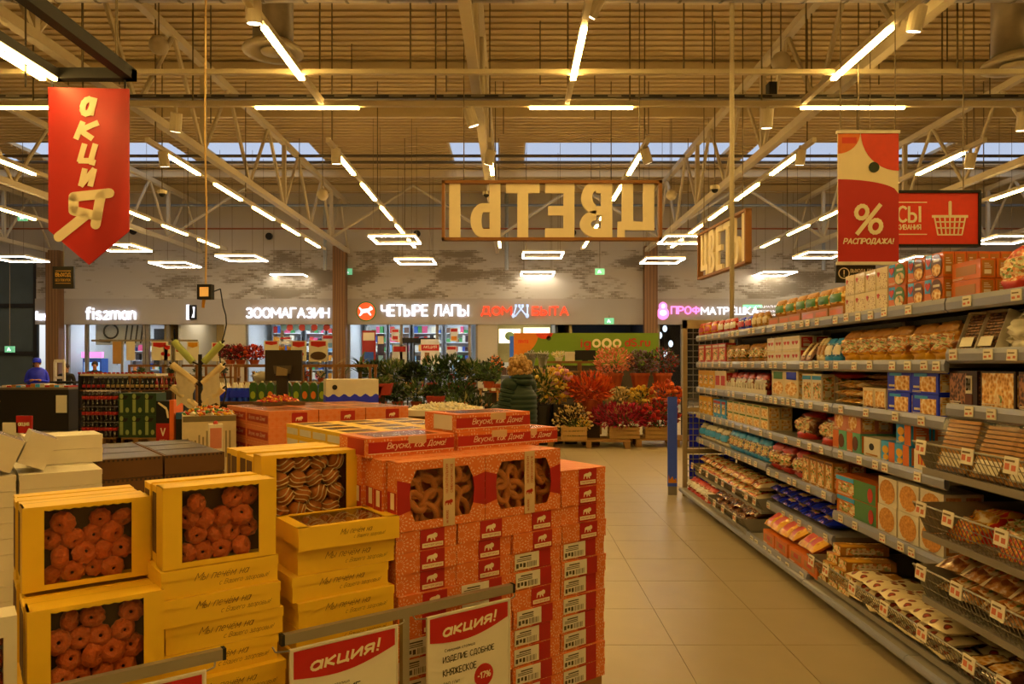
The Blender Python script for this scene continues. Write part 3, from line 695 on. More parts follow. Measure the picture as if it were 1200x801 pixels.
def exit_sign(px, py, d, label):
    t = thing('exit_sign', label, 'sign', P(px, py, d), group='green exit signs')
    w = 5.5 * d / F; h = 3.6 * d / F
    MB().box(-w, 0, -h, w, .05, h).build('panel', M('exit_green', (.2, .7, .4), em=.5), t)
    MB().slab([(-w * .5, -h * .6), (-w * .1, -h * .2), (w * .2, -h * .6), (w * .3, -h * .3), (0, h * .1), (0, h * .6), (-w * .3, h * .3)], -.01, 0).build('running_figure', GLOW_W, t)
    MB().cyl((0, .02, h), (0, .02, (HC + .11 - P(px, py, d)[2]) if d < 26.5 else h + .1), .01, .01, 4).build('hanger', ROD, t)
exit_sign(26, 255, 22, 'small green exit sign near the left edge under the roof'); exit_sign(407, 318, BW - .1, 'small green exit sign beside the middle oak column'); exit_sign(714, 376, BW - .16, 'green exit sign under the fascia above the delivery banner'); exit_sign(11, 409, 26, 'pale green exit sign over the dark glazed door'); exit_sign(703, 318, 24, 'tiny green exit sign hung below the big flowers sign')
for px, py in ((489, 274), (671, 273), (316, 277), (157, 271)):
    tag(MB().lathe([(.0, .0), (.1, .0), (.13, .03), (.13, .1)], 16).build('wall_nozzle', BLACK, None, (wx(px), BW - .0, wz(py)), rot=(PI / 2, 0, 0)), 'round dark air nozzle in the plain rear wall', 'nozzle', 'round air nozzles')

# ------------------------------------------------------------------ hanging signs
FRAMEW = M('sign_frame_oak', '#8a5a26', .6)
def frame_sign(label, w, h, loc, rotz, mirrored=True):
    t = thing('hanging_letter_sign', label, 'sign', loc, rotz)
    b_ = .04
    for a in ((-w / 2, -.05, h / 2 - b_, w / 2, .05, h / 2), (-w / 2, -.05, -h / 2, w / 2, .05, -h / 2 + b_)): MB().box(*a).build('frame_rail', FRAMEW, t)
    for a in ((-w / 2, -.05, -h / 2, -w / 2 + b_, .05, h / 2), (w / 2 - b_, -.05, -h / 2, w / 2, .05, h / 2)): MB().box(*a).build('frame_stile', FRAMEW, t)
    hh = h / 2 - .04; st = .15 * w / 3.0
    def bars(*rects):
        mb = MB()
        for n_, (x0, z0, x1, z1) in enumerate(rects): mb.box(x0, -.02 - .0015 * n_, z0, x1, .02 + .0015 * n_, z1)
        return mb
    def bowl(mb, xc, zc, rx, rz, th, n=14):
        """right-hand half ring of a letter bowl joined to a stem at xc"""
        out = [(xc + rx * math.sin(PI * i / n), zc + rz * math.cos(PI * i / n)) for i in range(n + 1)]
        inn = [(xc + (rx - th) * math.sin(PI * i / n), zc + (rz - th * .85) * math.cos(PI * i / n)) for i in range(n + 1)]
        for i in range(n): mb.slab([out[i + 1], out[i], inn[i], inn[i + 1]][::-1], -.0285, .0285)
        return mb
    def letter(ch, cw):
        c = cw / 2
        if ch == 'Ц': return bars((-c, -hh + .1, -c + st, hh), (c - st - .06, -hh + .1, c - .06, hh), (-c, -hh + .1, c, -hh + .1 + st * .8), (c - .1, -hh, c, -hh + .1))
        if ch == 'Е': return bars((-c, -hh, -c + st, hh), (-c, hh - st * .85, c, hh), (-c, -st * .42, c - .04, st * .42), (-c, -hh, c, -hh + st * .85))
        if ch == 'Т': return bars((-st / 2, -hh, st / 2, hh), (-c, hh - st * .85, c, hh))
        if ch == 'В': return bowl(bowl(bars((-c, -hh, -c + st, hh), (-c, hh - st * .85, 0, hh), (-c, -hh, 0, -hh + st * .85), (-c, -st * .4, 0, st * .4)), 0, hh / 2 - .008, c * .92, hh / 2 + .008 + st * .2, st), 0, -hh / 2, c, hh / 2, st)
        return bowl(bars((-c, -hh, -c + st, hh), (c - st, -hh, c, hh), (-c, -.02, -c + .25 * c + st, -.02 + st * .8), (-c, -hh, -c + .25 * c + st, -hh + st * .8)), -c + .25 * c + st, (-hh + st * .8 - .02) / 2, .62 * c - st * .3, (hh + st * .8 - .02) / 2, st)
    widths = [.50, .44, .40, .46, .70]; gap = (w - .2 - sum(widths) * w / 3.0) / 4
    x = -w / 2 + .1
    for ch, cw in zip('ЦВЕТЫ', widths):
        cw *= w / 3.0; cx = x + cw / 2
        letter(ch, cw).build('letter', CREAM, t, (-cx if mirrored else cx, 0, 0), rotz=PI if mirrored else 0)
        x += cw + gap
    for sx in (-.4, .4): MB().cyl((sx * w, 0, h / 2), (sx * w, 0, HC - loc[2]), .008, .008, 5).build('wire', ROD, t)
    return t
c0 = P(646.5, 247, 10.2)
frame_sign('oak framed open sign with big cream letters seen from behind', 257 * 10.2 / F, 70 * 10.2 / F, c0, 0)
frame_sign('second oak framed letter sign seen edge-on right of the pole', 2.25, .82, (3.45, 12.2, 3.45), math.radians(94))

# red arrow banner
t = thing('arrow_banner', 'tall red hanging banner with an arrow foot and cream lettering', 'banner', P(104, 103, 5.67), math.radians(3)); k = 5.67 / F
w = 46 * k
MB().slab([(-w, -167 * k), (0, -207 * k), (w, -167 * k), (w, 0), (-w, 0)], 0, .012).build('panel', RED, t)
for ch, px, py, cw, chh in (('а', 0, 22, 20, 24), ('к', -2, 50, 30, 24), ('ц', -1, 78, 24, 28), ('и', -1, 105, 21, 24)):
    letters(t, ch, cw * k, chh * k, CREAM, (px * k, -.003, -py * k), .035, .25, .002, name='letter')
mb = MB()
def cap(mb, a, b_, r, y0=-.006, y1=-.001, n=6):
    """a stroke with round ends in the xz plane"""
    ax, az = a; bx, bz = b_; w_ = math.atan2(bz - az, bx - ax); pts = []
    for i in range(n + 1): q = w_ - PI / 2 + PI * i / n; pts.append((bx + r * math.cos(q), bz + r * math.sin(q)))
    for i in range(n + 1): q = w_ + PI / 2 + PI * i / n; pts.append((ax + r * math.cos(q), az + r * math.sin(q)))
    mb.slab(pts, y0, y1)
for a, b_ in (((-17, -128), (24, -123)), ((14, -126), (8, -160)), ((-17, -130), (-17, -142)), ((-17, -144), (10, -150)), ((-4, -150), (-34, -175))):
    cap(mb, (a[0] * k, a[1] * k), (b_[0] * k, b_[1] * k), 5.6 * k)
mb.build('big_letter', CREAM, t)
for s in (-.9, .9): MB().cyl((s * w, 0, 0), (s * w, 0, .07), .008, .008, 5).build('hook', BLACK, t)
# black rail frame above it, with tube
t = thing('black_rail', 'black square-section overhead rail frame at the top left', 'rail', (0, 0, 3.71))
MB().box(-2.97, 1.0, 0, -2.89, 5.72, .09).build('long_bar', BLACK, t)
MB().box(-3.5, 1.0, .0, -3.44, 5.72, .07).build('long_bar', BLACK, t)
MB().box(-3.5, 5.64, 0, -2.89, 5.72, .08).build('cross_bar', BLACK, t)
link('tube', MB().box(-.016, 0, -.022, .016, 1.46, 0).mesh('tube', TUBE), t, (-3.47, 4.18, 0))
for y in (2.0, 5.5): MB().cyl((-2.93, y, .09), (-2.93, y, HC - 3.71), .01, .01, 5).build('hanger', ROD, t)

# percent banner
d = 6.1; k = d / F
t = thing('percent_banner', 'red and cream hanging sale banner with a percent sign above the gondola', 'banner', P(1017.5, 155, d))
w, h = 35.5 * k, 153 * k
MB().box(-w, 0, -h, w, .012, 0).build('panel', CREAM, t)
def disc_clip(cx, cz, r, n=40):
    pts = []
    for i in range(n): q = 2 * PI * i / n; pts.append((min(w, max(-w, cx + r * math.cos(q))), min(0, max(-h, cz + r * math.sin(q)))))
    out = []
    for p in pts:
        if not out or (abs(p[0] - out[-1][0]) + abs(p[1] - out[-1][1])) > 1e-5: out.append(p)
    return out
pts = [(-w, -h), (w, -h)] + [(w - 2 * w * i / 14, (-72 + 17 * (1 - ((i / 14) - 1) ** 2) ** .5 if True else 0) * k) for i in range(15)]
MB().slab(pts, -.003, 0).build('printed_field', RED, t)
MB().slab([(w, -45 * k), (w, 0), (-9 * k, 0)] + [(w - 44 * k * math.cos(q), -1 * k - 44 * k * math.sin(q)) for q in [PI / 2 * i / 10 for i in range(1, 11)]], -.003, 0).build('printed_field', M('sign_orange_red', '#d23a1c', .5), t)
MB().slab([(-w, 0), (-w, -25 * k)] + [(-w + 26 * k * math.sin(q), -25 * k * math.cos(q)) for q in [PI / 2 * i / 8 for i in range(1, 9)]], -.003, 0).build('printed_field', M('sign_amber', '#d9701e', .5), t)
MB().cyl((6.5 * k, -.006, -41 * k), (6.5 * k, -.001, -41 * k), 6.2 * k, 6.2 * k, 20).build('dark_green_dot', M('dot_green', '#223318', .6), t)
MB().box(-31 * k, -.005, -13 * k, -14 * k, -.003, -6 * k).build('small_logo', M('sign_orange_red'), t)
letters(t, '%', 34 * k, 38 * k, CREAM, (0, -.006, -102 * k), .012, .1, .002)
letters(t, 'РАСПРОДАЖА!', 60 * k, 8 * k, CREAM, (0, -.006, -128 * k), .03, .2, .002)
MB().box(-w - .01, -.01, -.01, w + .01, .02, .015).build('top_strip', PALE, t); MB().box(-w - .01, -.01, -h - .015, w + .01, .02, -h + .01).build('bottom_strip', PALE, t)
for s in (-.9, .9): MB().cyl((s * w, .005, .015), (s * w, .005, HC - P(0, 155, d)[2]), .004, .004, 5).build('wire', ROD, t)

# basket sign
d = 9.2; k = d / F
t = thing('basket_sign', 'wide red hanging checkout sign with a cream shopping basket', 'sign', P(1069, 256, d))
w, h = 77 * k, 30 * k
MB().box(-w, 0, -h, w, .06, h).build('panel', M('sign_red_orange', '#d1301a', .5), t)
for a in ((-w - .03, -.02, h, w + .03, .08, h + .03), (-w - .03, -.02, -h - .03, w + .03, .08, -h), (-w - .03, -.02, -h, -w, .08, h), (w, -.02, -h, w + .03, .08, h)): MB().box(*a).build('frame_bar', BLACK, t)
letters(t, 'КАССЫ', 68 * k, 20 * k, CREAM, (-24 * k, -.005, 5 * k), .015, 0, .003)
letters(t, 'САМООБСЛУЖИВАНИЯ', 68 * k, 6.5 * k, CREAM, (-24 * k, -.005, -10 * k), .01, 0, .003)
MB().box(-60 * k, -.006, 18.5 * k, 17 * k, 0, 19.5 * k).box(-60 * k, -.006, -19 * k, 17 * k, 0, -18 * k).build('rule_line', CREAM, t)
mb = MB(); bx = 44 * k
mb.slab([(bx - 21 * k, 1 * k), (bx + 21 * k, 1 * k), (bx + 21 * k, 4 * k), (bx - 21 * k, 4 * k)], -.008, 0)
for i in range(7): xx = -18 + 6 * i; mb.slab([(bx + (xx * .78 - .7) * k, -19 * k), (bx + (xx * .78 + .7) * k, -19 * k), (bx + (xx + .7) * k, 1 * k), (bx + (xx - .7) * k, 1 * k)], -.008, 0)
for z, q in ((-4, .95), (-11, .87), (-19, .8)): mb.slab([(bx - 18 * q * k, z * k - .008), (bx + 18 * q * k, z * k - .008), (bx + 18 * q * k, z * k + .008), (bx - 18 * q * k, z * k + .008)], -.008, 0)
cap(mb, (bx, 3 * k), (bx, 19 * k), 1.6 * k, -.012, 0)
mb.build('basket_shape', CREAM, t)
for s in (-.8, .8): MB().cyl((s * w, .03, h), (s * w, .03, HC - P(0, 256, d)[2]), .008, .008, 5).build('wire', ROD, t)
# black notice under the percent banner
d = 9.8; k = d / F
t = thing('notice_sign', 'small black no-exit notice with an exclamation ring under the percent banner', 'sign', P(1003, 320, d))
MB().box(-23 * k, 0, -11 * k, 23 * k, .04, 11 * k).build('panel', BLK_SIGN, t)
letters(t, 'ВЫХОДА БЕЗ', 27 * k, 5 * k, CREAM, (7 * k, -.004, 2.5 * k), .01); letters(t, 'ПОКУПОК НЕТ', 27 * k, 4 * k, CREAM, (7 * k, -.004, -4 * k), .01)
MB().lathe([(5.6 * k, 0), (6.6 * k, 0), (6.6 * k, .004), (5.6 * k, .004), (5.6 * k, 0)], 20, cap=False).build('ring', CREAM, t, loc=(-14 * k, 0, 0), rot=(PI / 2, 0, 0))
letters(t, '!', 2 * k, 8 * k, CREAM, (-14 * k, -.004, 0), .02)
for s in (-.8, .8): MB().cyl((s * 22 * k, .02, 11 * k), (s * 22 * k, .02, HC - P(0, 320, d)[2]), .006, .006, 5).build('wire', ROD, t)
# black exit plate by the left column
d = 19.0; k = d / F
t = thing('notice_sign', 'small black exit plate with gold lettering before the left oak column', 'sign', P(74, 325, d))
MB().box(-12.5 * k, 0, -13 * k, 12.5 * k, .05, 13 * k).build('panel', BLK_SIGN, t)
GOLD = M('gold_letter', '#c79a3a', .5)
letters(t, 'ВЫХОД', 18 * k, 5.5 * k, GOLD, (0, -.004, 3 * k), .01); letters(t, 'БЕЗ ПОКУПОК', 18 * k, 3 * k, GOLD, (0, -.004, -3 * k))
for z in (7.5, -7): MB().box(-9 * k, -.004, z * k, 9 * k, 0, z * k + .012).build('rule_line', GOLD, t)
MB().cyl((0, .02, 13 * k), (0, .02, HC - P(0, 325, d)[2]), .01, .01, 5).build('hanger', ROD, t)
# slender pole
tag(MB().cyl((2.68, 9.05, 0), (2.68, 9.05, HC), .028, .028, 10).build('slender_pole', STEEL_W, smooth=True), 'slender cream pole rising behind the far end of the gondola', 'pole')
# hanging work lamp with cable
d = 8.0
p = P(241, 342, d)
t = thing('work_lamp', 'yellow framed work lamp hanging on a pale cord', 'lamp', p, math.radians(-8))
MB().box(-.075, -.03, -.075, .075, .03, .075).build('housing', BLACK, t)
MB().box(-.05, -.034, -.05, .05, -.03, .05).build('lamp_glass', M('lamp_amber', (1, .55, .12), em=.3), t)
mb = MB()
for a in ((-.08, -.035, .06, .08, .035, .08), (-.08, -.035, -.08, .08, .035, -.06), (-.08, -.035, -.06, -.06, .035, .06), (.06, -.035, -.06, .08, .035, .06)): mb.box(*a)
mb.build('rim', BLACK, t)
MB().cyl((-.02, 0, -.08), (-.03, 0, -.17), .02, .014, 8).build('handle', M('lamp_yellow', '#c98d12', .5), t)
cord = [(0, 0, .08), (.01, 0, .9), (-.01, 0, 1.7), (.02, 0, HC - .2 - p[2])]
MB().tube(cord, .01, 6).build('cord', M('pale_cord', '#c9a768', .7), t)
pts = [(.08, 0, 0), (.17, 0, .03), (.2, 0, -.15)] + [(.2 + .04 * math.sin(i * .9), 0, -.15 - i * .1) for i in range(1, 12)]
MB().tube(pts, .007, 5).build('power_cable', BLACK, t)
# ------------------------------------------------------------------ gondola shelving on the right
GX = 2.13                      # front line of the shelves
BAYS = [(2.40, 3.645), (3.645, 4.93), (4.93, 6.21), (6.21, 7.44), (7.44, 8.58)]
BN = ['nearest bay', 'second bay', 'middle bay', 'fourth bay', 'farthest bay']
SHELF_M = M('grey_shelf_steel', '#8f8c88', .45, .25, var=.05)
RAIL_M = M('grey_price_rail', '#8a90aa', .3, .1, var=.04, coat=.3)
BACK_M = M('shelf_back_panel', '#2e2f38', .7)
TAG_M = STICK; TAG_R = M('tag_red', '#c06a50', .6)
tagm = MB().box(-.032, -.004, -.024, .032, 0, .024).box(-.026, -.0045, .006, .016, -.004, .012, 2).box(-.026, -.0045, -.016, -.006, -.004, -.006, 1).box(.008, -.0045, -.014, .024, -.004, -.003, 1).mesh('price_tag', [STICK, TAG_R, M('tag_ink', '#6e5f4c', .7)])
SZ = [1.85, 1.55, 1.265, .972, .69, .405]
def bay_shelves(i):
    if i == 0: return [1.85, 1.60, 1.335]
    if i == 1: return [1.85, 1.55, 1.265, .972, .56]
    if i == 2: return [1.85, 1.55, 1.265, .972, .665, .385, .13]
    if i == 3: return [1.85, 1.55, 1.265, .972, .69]
    return [1.85, 1.55, 1.265, .972, .69]
GR = -PI / 2                   # local x runs towards the viewer along the gondola, -y faces the aisle
SHELFTOP = {}
for i, (ya, yb) in enumerate(BAYS):
    L = yb - ya
    t = thing('gondola_bay', 'grey steel gondola shelf bay with price rails, %s along the aisle' % BN[i], 'shelf bay', (GX, (ya + yb) / 2, 0), GR, group='gondola bays')
    MB().box(-L / 2, .53, .1, L / 2, .55, 2.02).build('back_panel', BACK_M, t)
    for s in (-1, 1): MB().box(s * L / 2 - (.02 if s > 0 else -.002), .47, 0, s * L / 2 + (.0 if s > 0 else .02), .53, 2.02).build('upright', SHELF_M, t)
    MB().box(-L / 2 + .01, -.02, 0, L / 2 - .01, .0, .08).build('kick_plate', M('dark_kick', '#39342e', .6), t)
    MB().box(-L / 2 + .003, -.18, .085, L / 2 - .003, .5, .11).build('base_deck', SHELF_M, t)
    mb = MB(); mb.slab([(0, 0), (1, 0), (1, 1), (0, 1)], 0, 0) if False else None
    MB().cyl((-L / 2 + .003, -.185, .09), (L / 2 - .003, -.185, .09), .022, .022, 8).build('base_rail', RAIL_M, t)
    for k, z in enumerate(bay_shelves(i)):
        fx = -.17 if z < .2 else 0.0
        sh = MB().box(-L / 2 + .004, fx + .02, z - .03, L / 2 - .004, .5, z).build('shelf', SHELF_M, t)
        # sloping price rail: bottom edge kicks outwards like in the shop
        r = MB(); x0, x1 = -L / 2 + .006, L / 2 - .006
        prof = [(fx + .02, z + .012), (fx + .002, z + .012), (fx - .006, z - .012), (fx - .004, z - .046), (fx + .012, z - .058), (fx + .02, z - .05)]
        b0 = len(r.v); n = len(prof)
        for x in (x0, x1): r.v += [(x, y, zz) for y, zz in prof]
        r.f.append(list(range(n))); r.m.append(0); r.f.append([n + q for q in reversed(range(n))]); r.m.append(0)
        for q in range(n): w = (q + 1) % n; r.f.append([q, n + q, n + w, w]); r.m.append(0)
        r.build('price_rail', RAIL_M, sh)
        rr = random.Random(i * 31 + k); x = x0 + rr.uniform(.05, .2)
        while x < x1 - .05:
            link('price_tag', tagm, sh, (x, fx - .007, z - .02 + rr.uniform(-.004, .004)), rot=(rr.uniform(-.06, .02), rr.uniform(-.03, .03), 0)); x += rr.choice((.11, .16, .2, .26, .34))

# end frame of the gondola
t = thing('gondola_end_rack', 'tall wire rack with blue cards closing the far end of the gondola', 'rack', (GX, 8.66, 0))
for x in (-.14, .5): MB().box(x, -.02, 0, x + .05, .02, 2.05).build('upright', M('beige_upright', '#a6977c', .5, .2), t)
MB().box(-.14, -.02, 1.95, .55, .02, 2.05).build('top_bar', M('beige_upright'), t)
for z in (.5, .98): MB().box(-.09, -.02, z, .5, .02, z + .05).build('cross_bar', M('beige_upright'), t)
mb = MB()
for q in range(9): mb.cyl((-.09 + q * .07, -.01, .1), (-.09 + q * .07, -.01, 1.95), .005, .005, 4)
for q in range(26): mb.cyl((-.09, -.01, .15 + q * .07), (.5, -.01, .15 + q * .07), .005, .005, 4)
mb.build('wire_grid', GREY, t)['kind'] = 'stuff'
for z0, z1 in ((.15, .48), (.56, .95)): MB().box(-.06, .0, z0, .48, .015, z1).build('blue_card', M('card_blue', '#1028f5', .5), t)
t = thing('blue_side_panel', 'narrow pale blue panel leaning at the far end of the gondola', 'panel', (1.885, 8.72, 0))
MB().box(-.055, 0, .1, .055, .02, 1.15).build('sheet', M('panel_blue', '#3f62ff', .5), t)
MB().slab([(-.05, .14), (.05, .14), (.04, .2), (.02, .17), (0, .22), (-.03, .18), (-.045, .24)], -.003, 0).build('printed_flame', M('flame_print', '#d08a28', .5), t)
MB().box(-.05, -.01, 0, .05, .03, .1).build('foot', GREY, t)

# ------------------------------------------------------------------ packaged goods
C = {}
def col(name, h, rough=.45, coat=.25, var=.12): 
    return M('pack_' + name, h, rough, 0, var, 18, coat=coat)
BISC = ramp_mat('print_biscuit', 'voronoi', 48, [(0, '#6a3814'), (.3, '#c98f45'), (.55, '#e0b46c'), (.8, '#efe2c0')], .5)
BISC2 = ramp_mat('print_round_biscuit', 'noise', 70, [(.3, '#a86a2a'), (.7, '#d9a352')], .6)
FOOD = ramp_mat('print_food_mix', 'cells', 70, [(0, '#5a1d10'), (.3, '#c97a3c'), (.6, '#e9dcb4'), (.85, '#4a7a2c')], .5)
DARKF = ramp_mat('print_dark_chocolate', 'voronoi', 55, [(0, '#120804'), (.35, '#4a2a18'), (.7, '#a8744a')], .4, coat=.3)
DOTS = ramp_mat('print_dotted', 'voronoi', 75, [(0, '#b8442e'), (.28, '#7a5a3c'), (.36, '#dccfb4'), (1, '#dccfb4')], .5)
STRIPE = ramp_mat('print_red_yellow_stripe', 'wave', 14, [(.42, '#c2281b'), (.5, '#dba52c')], .4, coat=.3, dist=.6)
def bag_mat(name, a, b_, c, scale=16): return ramp_mat('bag_' + name, 'noise', scale * 1.7, [(.38, a), (.5, b_), (.6, c)], .25, coat=.5, bump=.6)

def disc(mb, cx, cz, rx, rz, y, mi, n=14, t=.0012):
    mb.slab([(cx + rx * math.cos(2 * PI * q / n), cz + rz * math.sin(2 * PI * q / n)) for q in range(n)], y - t, y, mi)
def heart(mb, cx, cz, s, y, mi):
    pts = [(0, -1), (.55, -.45), (.95, .15), (.8, .65), (.4, .75), (0, .4), (-.4, .75), (-.8, .65), (-.95, .15), (-.55, -.45)]
    mb.slab([(cx + a * s, cz + b_ * s) for a, b_ in pts], y - .0012, y, mi)

def proto_mesh(name, mb, mats, cat='box', smooth=False):
    o = mb.build(name, mats, smooth=smooth); o['category'] = cat; o['label'] = name; return Proto(o)
def carton(name, w, d, h, body, prints=(), cat='box', side=None):
    """prints: (kind, cx, cz, a, b, mat) in fractions of the front"""
    mats = [body]; mb = MB(); mb.box(-w / 2, 0, 0, w / 2, d, h)
    for (kd, cx, cz, a, b_, m) in prints:
        if m not in mats: mats.append(m)
        mi = mats.index(m); y = 0 - .0012 * (1 + prints.index((kd, cx, cz, a, b_, m)))
        X, Z = (cx - .5) * w, cz * h
        if kd == 'rect': mb.slab([(X - a * w / 2, Z - b_ * h / 2), (X + a * w / 2, Z - b_ * h / 2), (X + a * w / 2, Z + b_ * h / 2), (X - a * w / 2, Z + b_ * h / 2)], y, 0, mi)
        elif kd == 'oval': disc(mb, X, Z, a * w / 2, b_ * h / 2, y, mi)
        elif kd == 'heart': heart(mb, X, Z, a * h / 2, y, mi)
        elif kd == 'side': mb.box(w / 2, d * (cx - a / 2), Z - b_ * h / 2, w / 2 + .001, d * (cx + a / 2), Z + b_ * h / 2, mi)
        elif kd == 'top': mb.box(X - a * w / 2, d * (cz - b_ / 2), h, X + a * w / 2, d * (cz + b_ / 2), h + .001, mi)
    if d >= .05:
        mats += [STICK, side or (prints[0][5] if prints else body)]; k = len(mats)
        mb.box(w / 2, d * .12, h * .1, w / 2 + .0008, d * .88, h * .9, k - 1).box(w / 2, d * .25, h * .2, w / 2 + .0014, d * .7, h * .42, k - 2)
        for q in range(3): mb.box(w / 2, d * .25, h * (.52 + q * .1), w / 2 + .0014, d * (.75 - .1 * q), h * (.56 + q * .1), k - 2)
        for q in range(2): mb.box(-w * .42, -.0075, h * (.06 + q * .055), -w * (.1 - .06 * q), -.0065, h * (.085 + q * .055), k - 2)
    o = mb.build(name, mats); o['category'] = cat; o['label'] = name; return Proto(o)
def bag(name, w, d, h, main, band=None, label=None, seed=0, floppy=.12, cat='bag', crimp=True, top=None):
    r = random.Random(seed); mats = [main, band or main, label or main, top or band or main]; mb = MB(); nu, nv = 20, 13
    for j in range(nv + 1):
        t = j / nv; s = math.sin(PI * (.1 + .885 * t)) ** .6
        wd = w / 2 * (.86 + .14 * math.sin(PI * t)) ; dp = d / 2 * s
        if j == 0: dp *= .9
        for q in range(nu):
            a = 2 * PI * q / nu; ca, sa = math.cos(a), math.sin(a)
            x = wd * math.copysign(abs(ca) ** .75, ca); y = dp * math.copysign(abs(sa) ** .8, sa)
            jx = r.uniform(-1, 1) * floppy * .12 * w; jy = r.uniform(-1, 1) * floppy * .5 * d * s
            lean = floppy * .25 * d * t * t
            mb.v.append((x + jx, d / 2 + y + jy + lean, max(0, h * t + (r.uniform(-1, 1) * floppy * .05 * h if 0 < j else 0))))
    for j in range(nv):
        for q in range(nu):
            l = (q + 1) % nu; mb.f.append([j * nu + q, j * nu + l, (j + 1) * nu + l, (j + 1) * nu + q])
            t = (j + .5) / nv; a = 2 * PI * (q + .5) / nu; front = math.sin(a) < -.25
            mb.m.append(3 if t > .8 else (1 if t < .24 else (2 if front and abs(math.cos(a)) < .8 and .3 < t < .7 else 0)))
    mb.f.append(list(reversed(range(nu)))); mb.m.append(1)
    mb.f.append([nv * nu + q for q in range(nu)]); mb.m.append(0)
    o = mb.build(name, mats, smooth=True); o['category'] = cat; o['label'] = name; return Proto(o)
def lying(name, w, d, h, main, band=None, label=None, seed=0, cat='pack'):
    """soft pack lying flat: puffed slab with crimped ends, printed patch on top"""
    r = random.Random(seed); mats = [main, band or main, label or main]; mb = MB(); nx, ny = 8, 6
    for sgn in (1, -1):
        for i in range(nx + 1):
            for j in range(ny + 1):
                u, v = i / nx, j / ny
                e = (max(0, math.sin(PI * u)) ** .35) * (max(0, math.sin(PI * v)) ** .35)
                mb.v.append(((u - .5) * w, v * d, h / 2 + sgn * h / 2 * e * (1 + r.uniform(-.14, .14)) if sgn > 0 else h / 2 - h / 2 * e))
    N = (nx + 1) * (ny + 1)
    for s in (0, 1):
        for i in range(nx):
            for j in range(ny):
                a = s * N + i * (ny + 1) + j; q = [a, a + ny + 1, a + ny + 2, a + 1]
                mb.f.append(q if s == 0 else q[::-1])
                u, v = (i + .5) / nx, (j + .5) / ny
                mb.m.append(1 if (u < .16 or u > .84) else (2 if s == 0 and .3 < u < .7 and .2 < v < .8 else 0))
    o = mb.build(name, mats, smooth=True); o['category'] = cat; o['label'] = name; return Proto(o)
def biscuit_tray(name, w, d, h, bis, trayc, lab=None, cat='tray'):
    """clear tray leaning back with rows of biscuits: local front -y, standing up h"""
    t = thing(name, name, cat)
    mb = MB(); mb.box(-w / 2, d * .55, 0, w / 2, d * .6, h); mb.box(-w / 2, 0, 0, w / 2, d * .6, .008); mb.box(-w / 2, 0, 0, -w / 2 + .006, d * .6, h); mb.box(w / 2 - .006, 0, 0, w / 2, d * .6, h); mb.box(-w / 2, 0, h - .006, w / 2, d * .6, h)
    mb.build('tray_shell', trayc, t)
    mb = MB(); n = 12
    for i in range(n): z = .012 + i * (h - .02) / n; mb.box(-w / 2 + .012, .012, z, w / 2 - .012, d * .5, z + (h - .02) / n * .72)
    b_ = mb.build('biscuit_rows', bis, t); b_['kind'] = 'stuff'
    MB().box(-w / 2, -.003, .0, w / 2, 0, h).build('film', FILM, t)
    if lab: MB().box(-w * .3, -.006, h * .1, w * .3, -.004, h * .34).build('price_sticker', lab, t)
    return Proto(t)

ORD = ('first', 'second', 'third', 'fourth', 'fifth', 'sixth', 'seventh', 'eighth', 'ninth', 'tenth', 'eleventh', 'twelfth', 'thirteenth')
def which(base, i=0, n=1, k=0, tiers=1, q=0, rows=1):
    """adds which one of a run it is, as long as the label keeps to its length"""
    ex = []
    if n > 1: ex.append('%s from the far end' % ORD[i])
    if tiers > 1: ex.append('lower' if k == 0 else 'upper' if k == tiers - 1 else 'middle')
    if rows > 1: ex.append('front' if q == 0 else '%s row back' % ORD[q - 1])
    for m in range(len(ex), -1, -1):
        l = ', '.join([base] + ex[:m])
        if len(l.replace('-', ' ').split()) <= 16: return l
    return base
def YX(x, X=GX + .03): return X * F / (x - HX)
def run(pr, z, xa, xb, n, label, tiers=1, th=0.0, rows=1, rd=0.0, X=GX + .03, fit=None, jit=0.0, tilt=0.0, yaw=0.0, seed=0, group=None):
    """a run of one product along the shelf between two places, numbered from the far end"""
    r = random.Random(seed + int(z * 1000) + int(xa)); Ya, Yb = YX(xa, X), YX(xb, X); st = (Ya - Yb) / n
    for i in range(n):
        for k in range(tiers):
            for q in range(rows):
                y = Ya - st * (i + .5) + r.uniform(-1, 1) * max(jit, .02) * st
                sc = None
                if fit: s = st * .95 / fit; sc = (s, 1, 1)
                pr.put((X + q * rd + r.uniform(0, 1) * (jit * .05 + (.012 if rows == 1 else .003)), y, z + .001 + k * th), rot=(-tilt + r.uniform(-1, 1) * jit * .15, r.uniform(-1, 1) * jit * .1, GR + yaw + r.uniform(-1, 1) * max(jit * .5, .025)), label=which(label, i, n, k, tiers, q, rows), group=group or label, scale=sc)

cy, cr, cb = col('yellow', '#d9a31c'), col('red', '#b8241a'), col('blue', '#1030f0')
ccream, ckraft, cgreen = col('cream', '#d8caa8'), col('kraft', '#a8742e'), col('green', '#3a7a3c')
corange, cbrown, csky = col('orange', '#cc6a1c'), col('brown', '#5a2e18'), col('sky', '#34a0f5')
cwhite, cmint, cpink = col('white', '#d9d4c8'), col('mint', '#5fae90'), col('pink', '#c8806c')

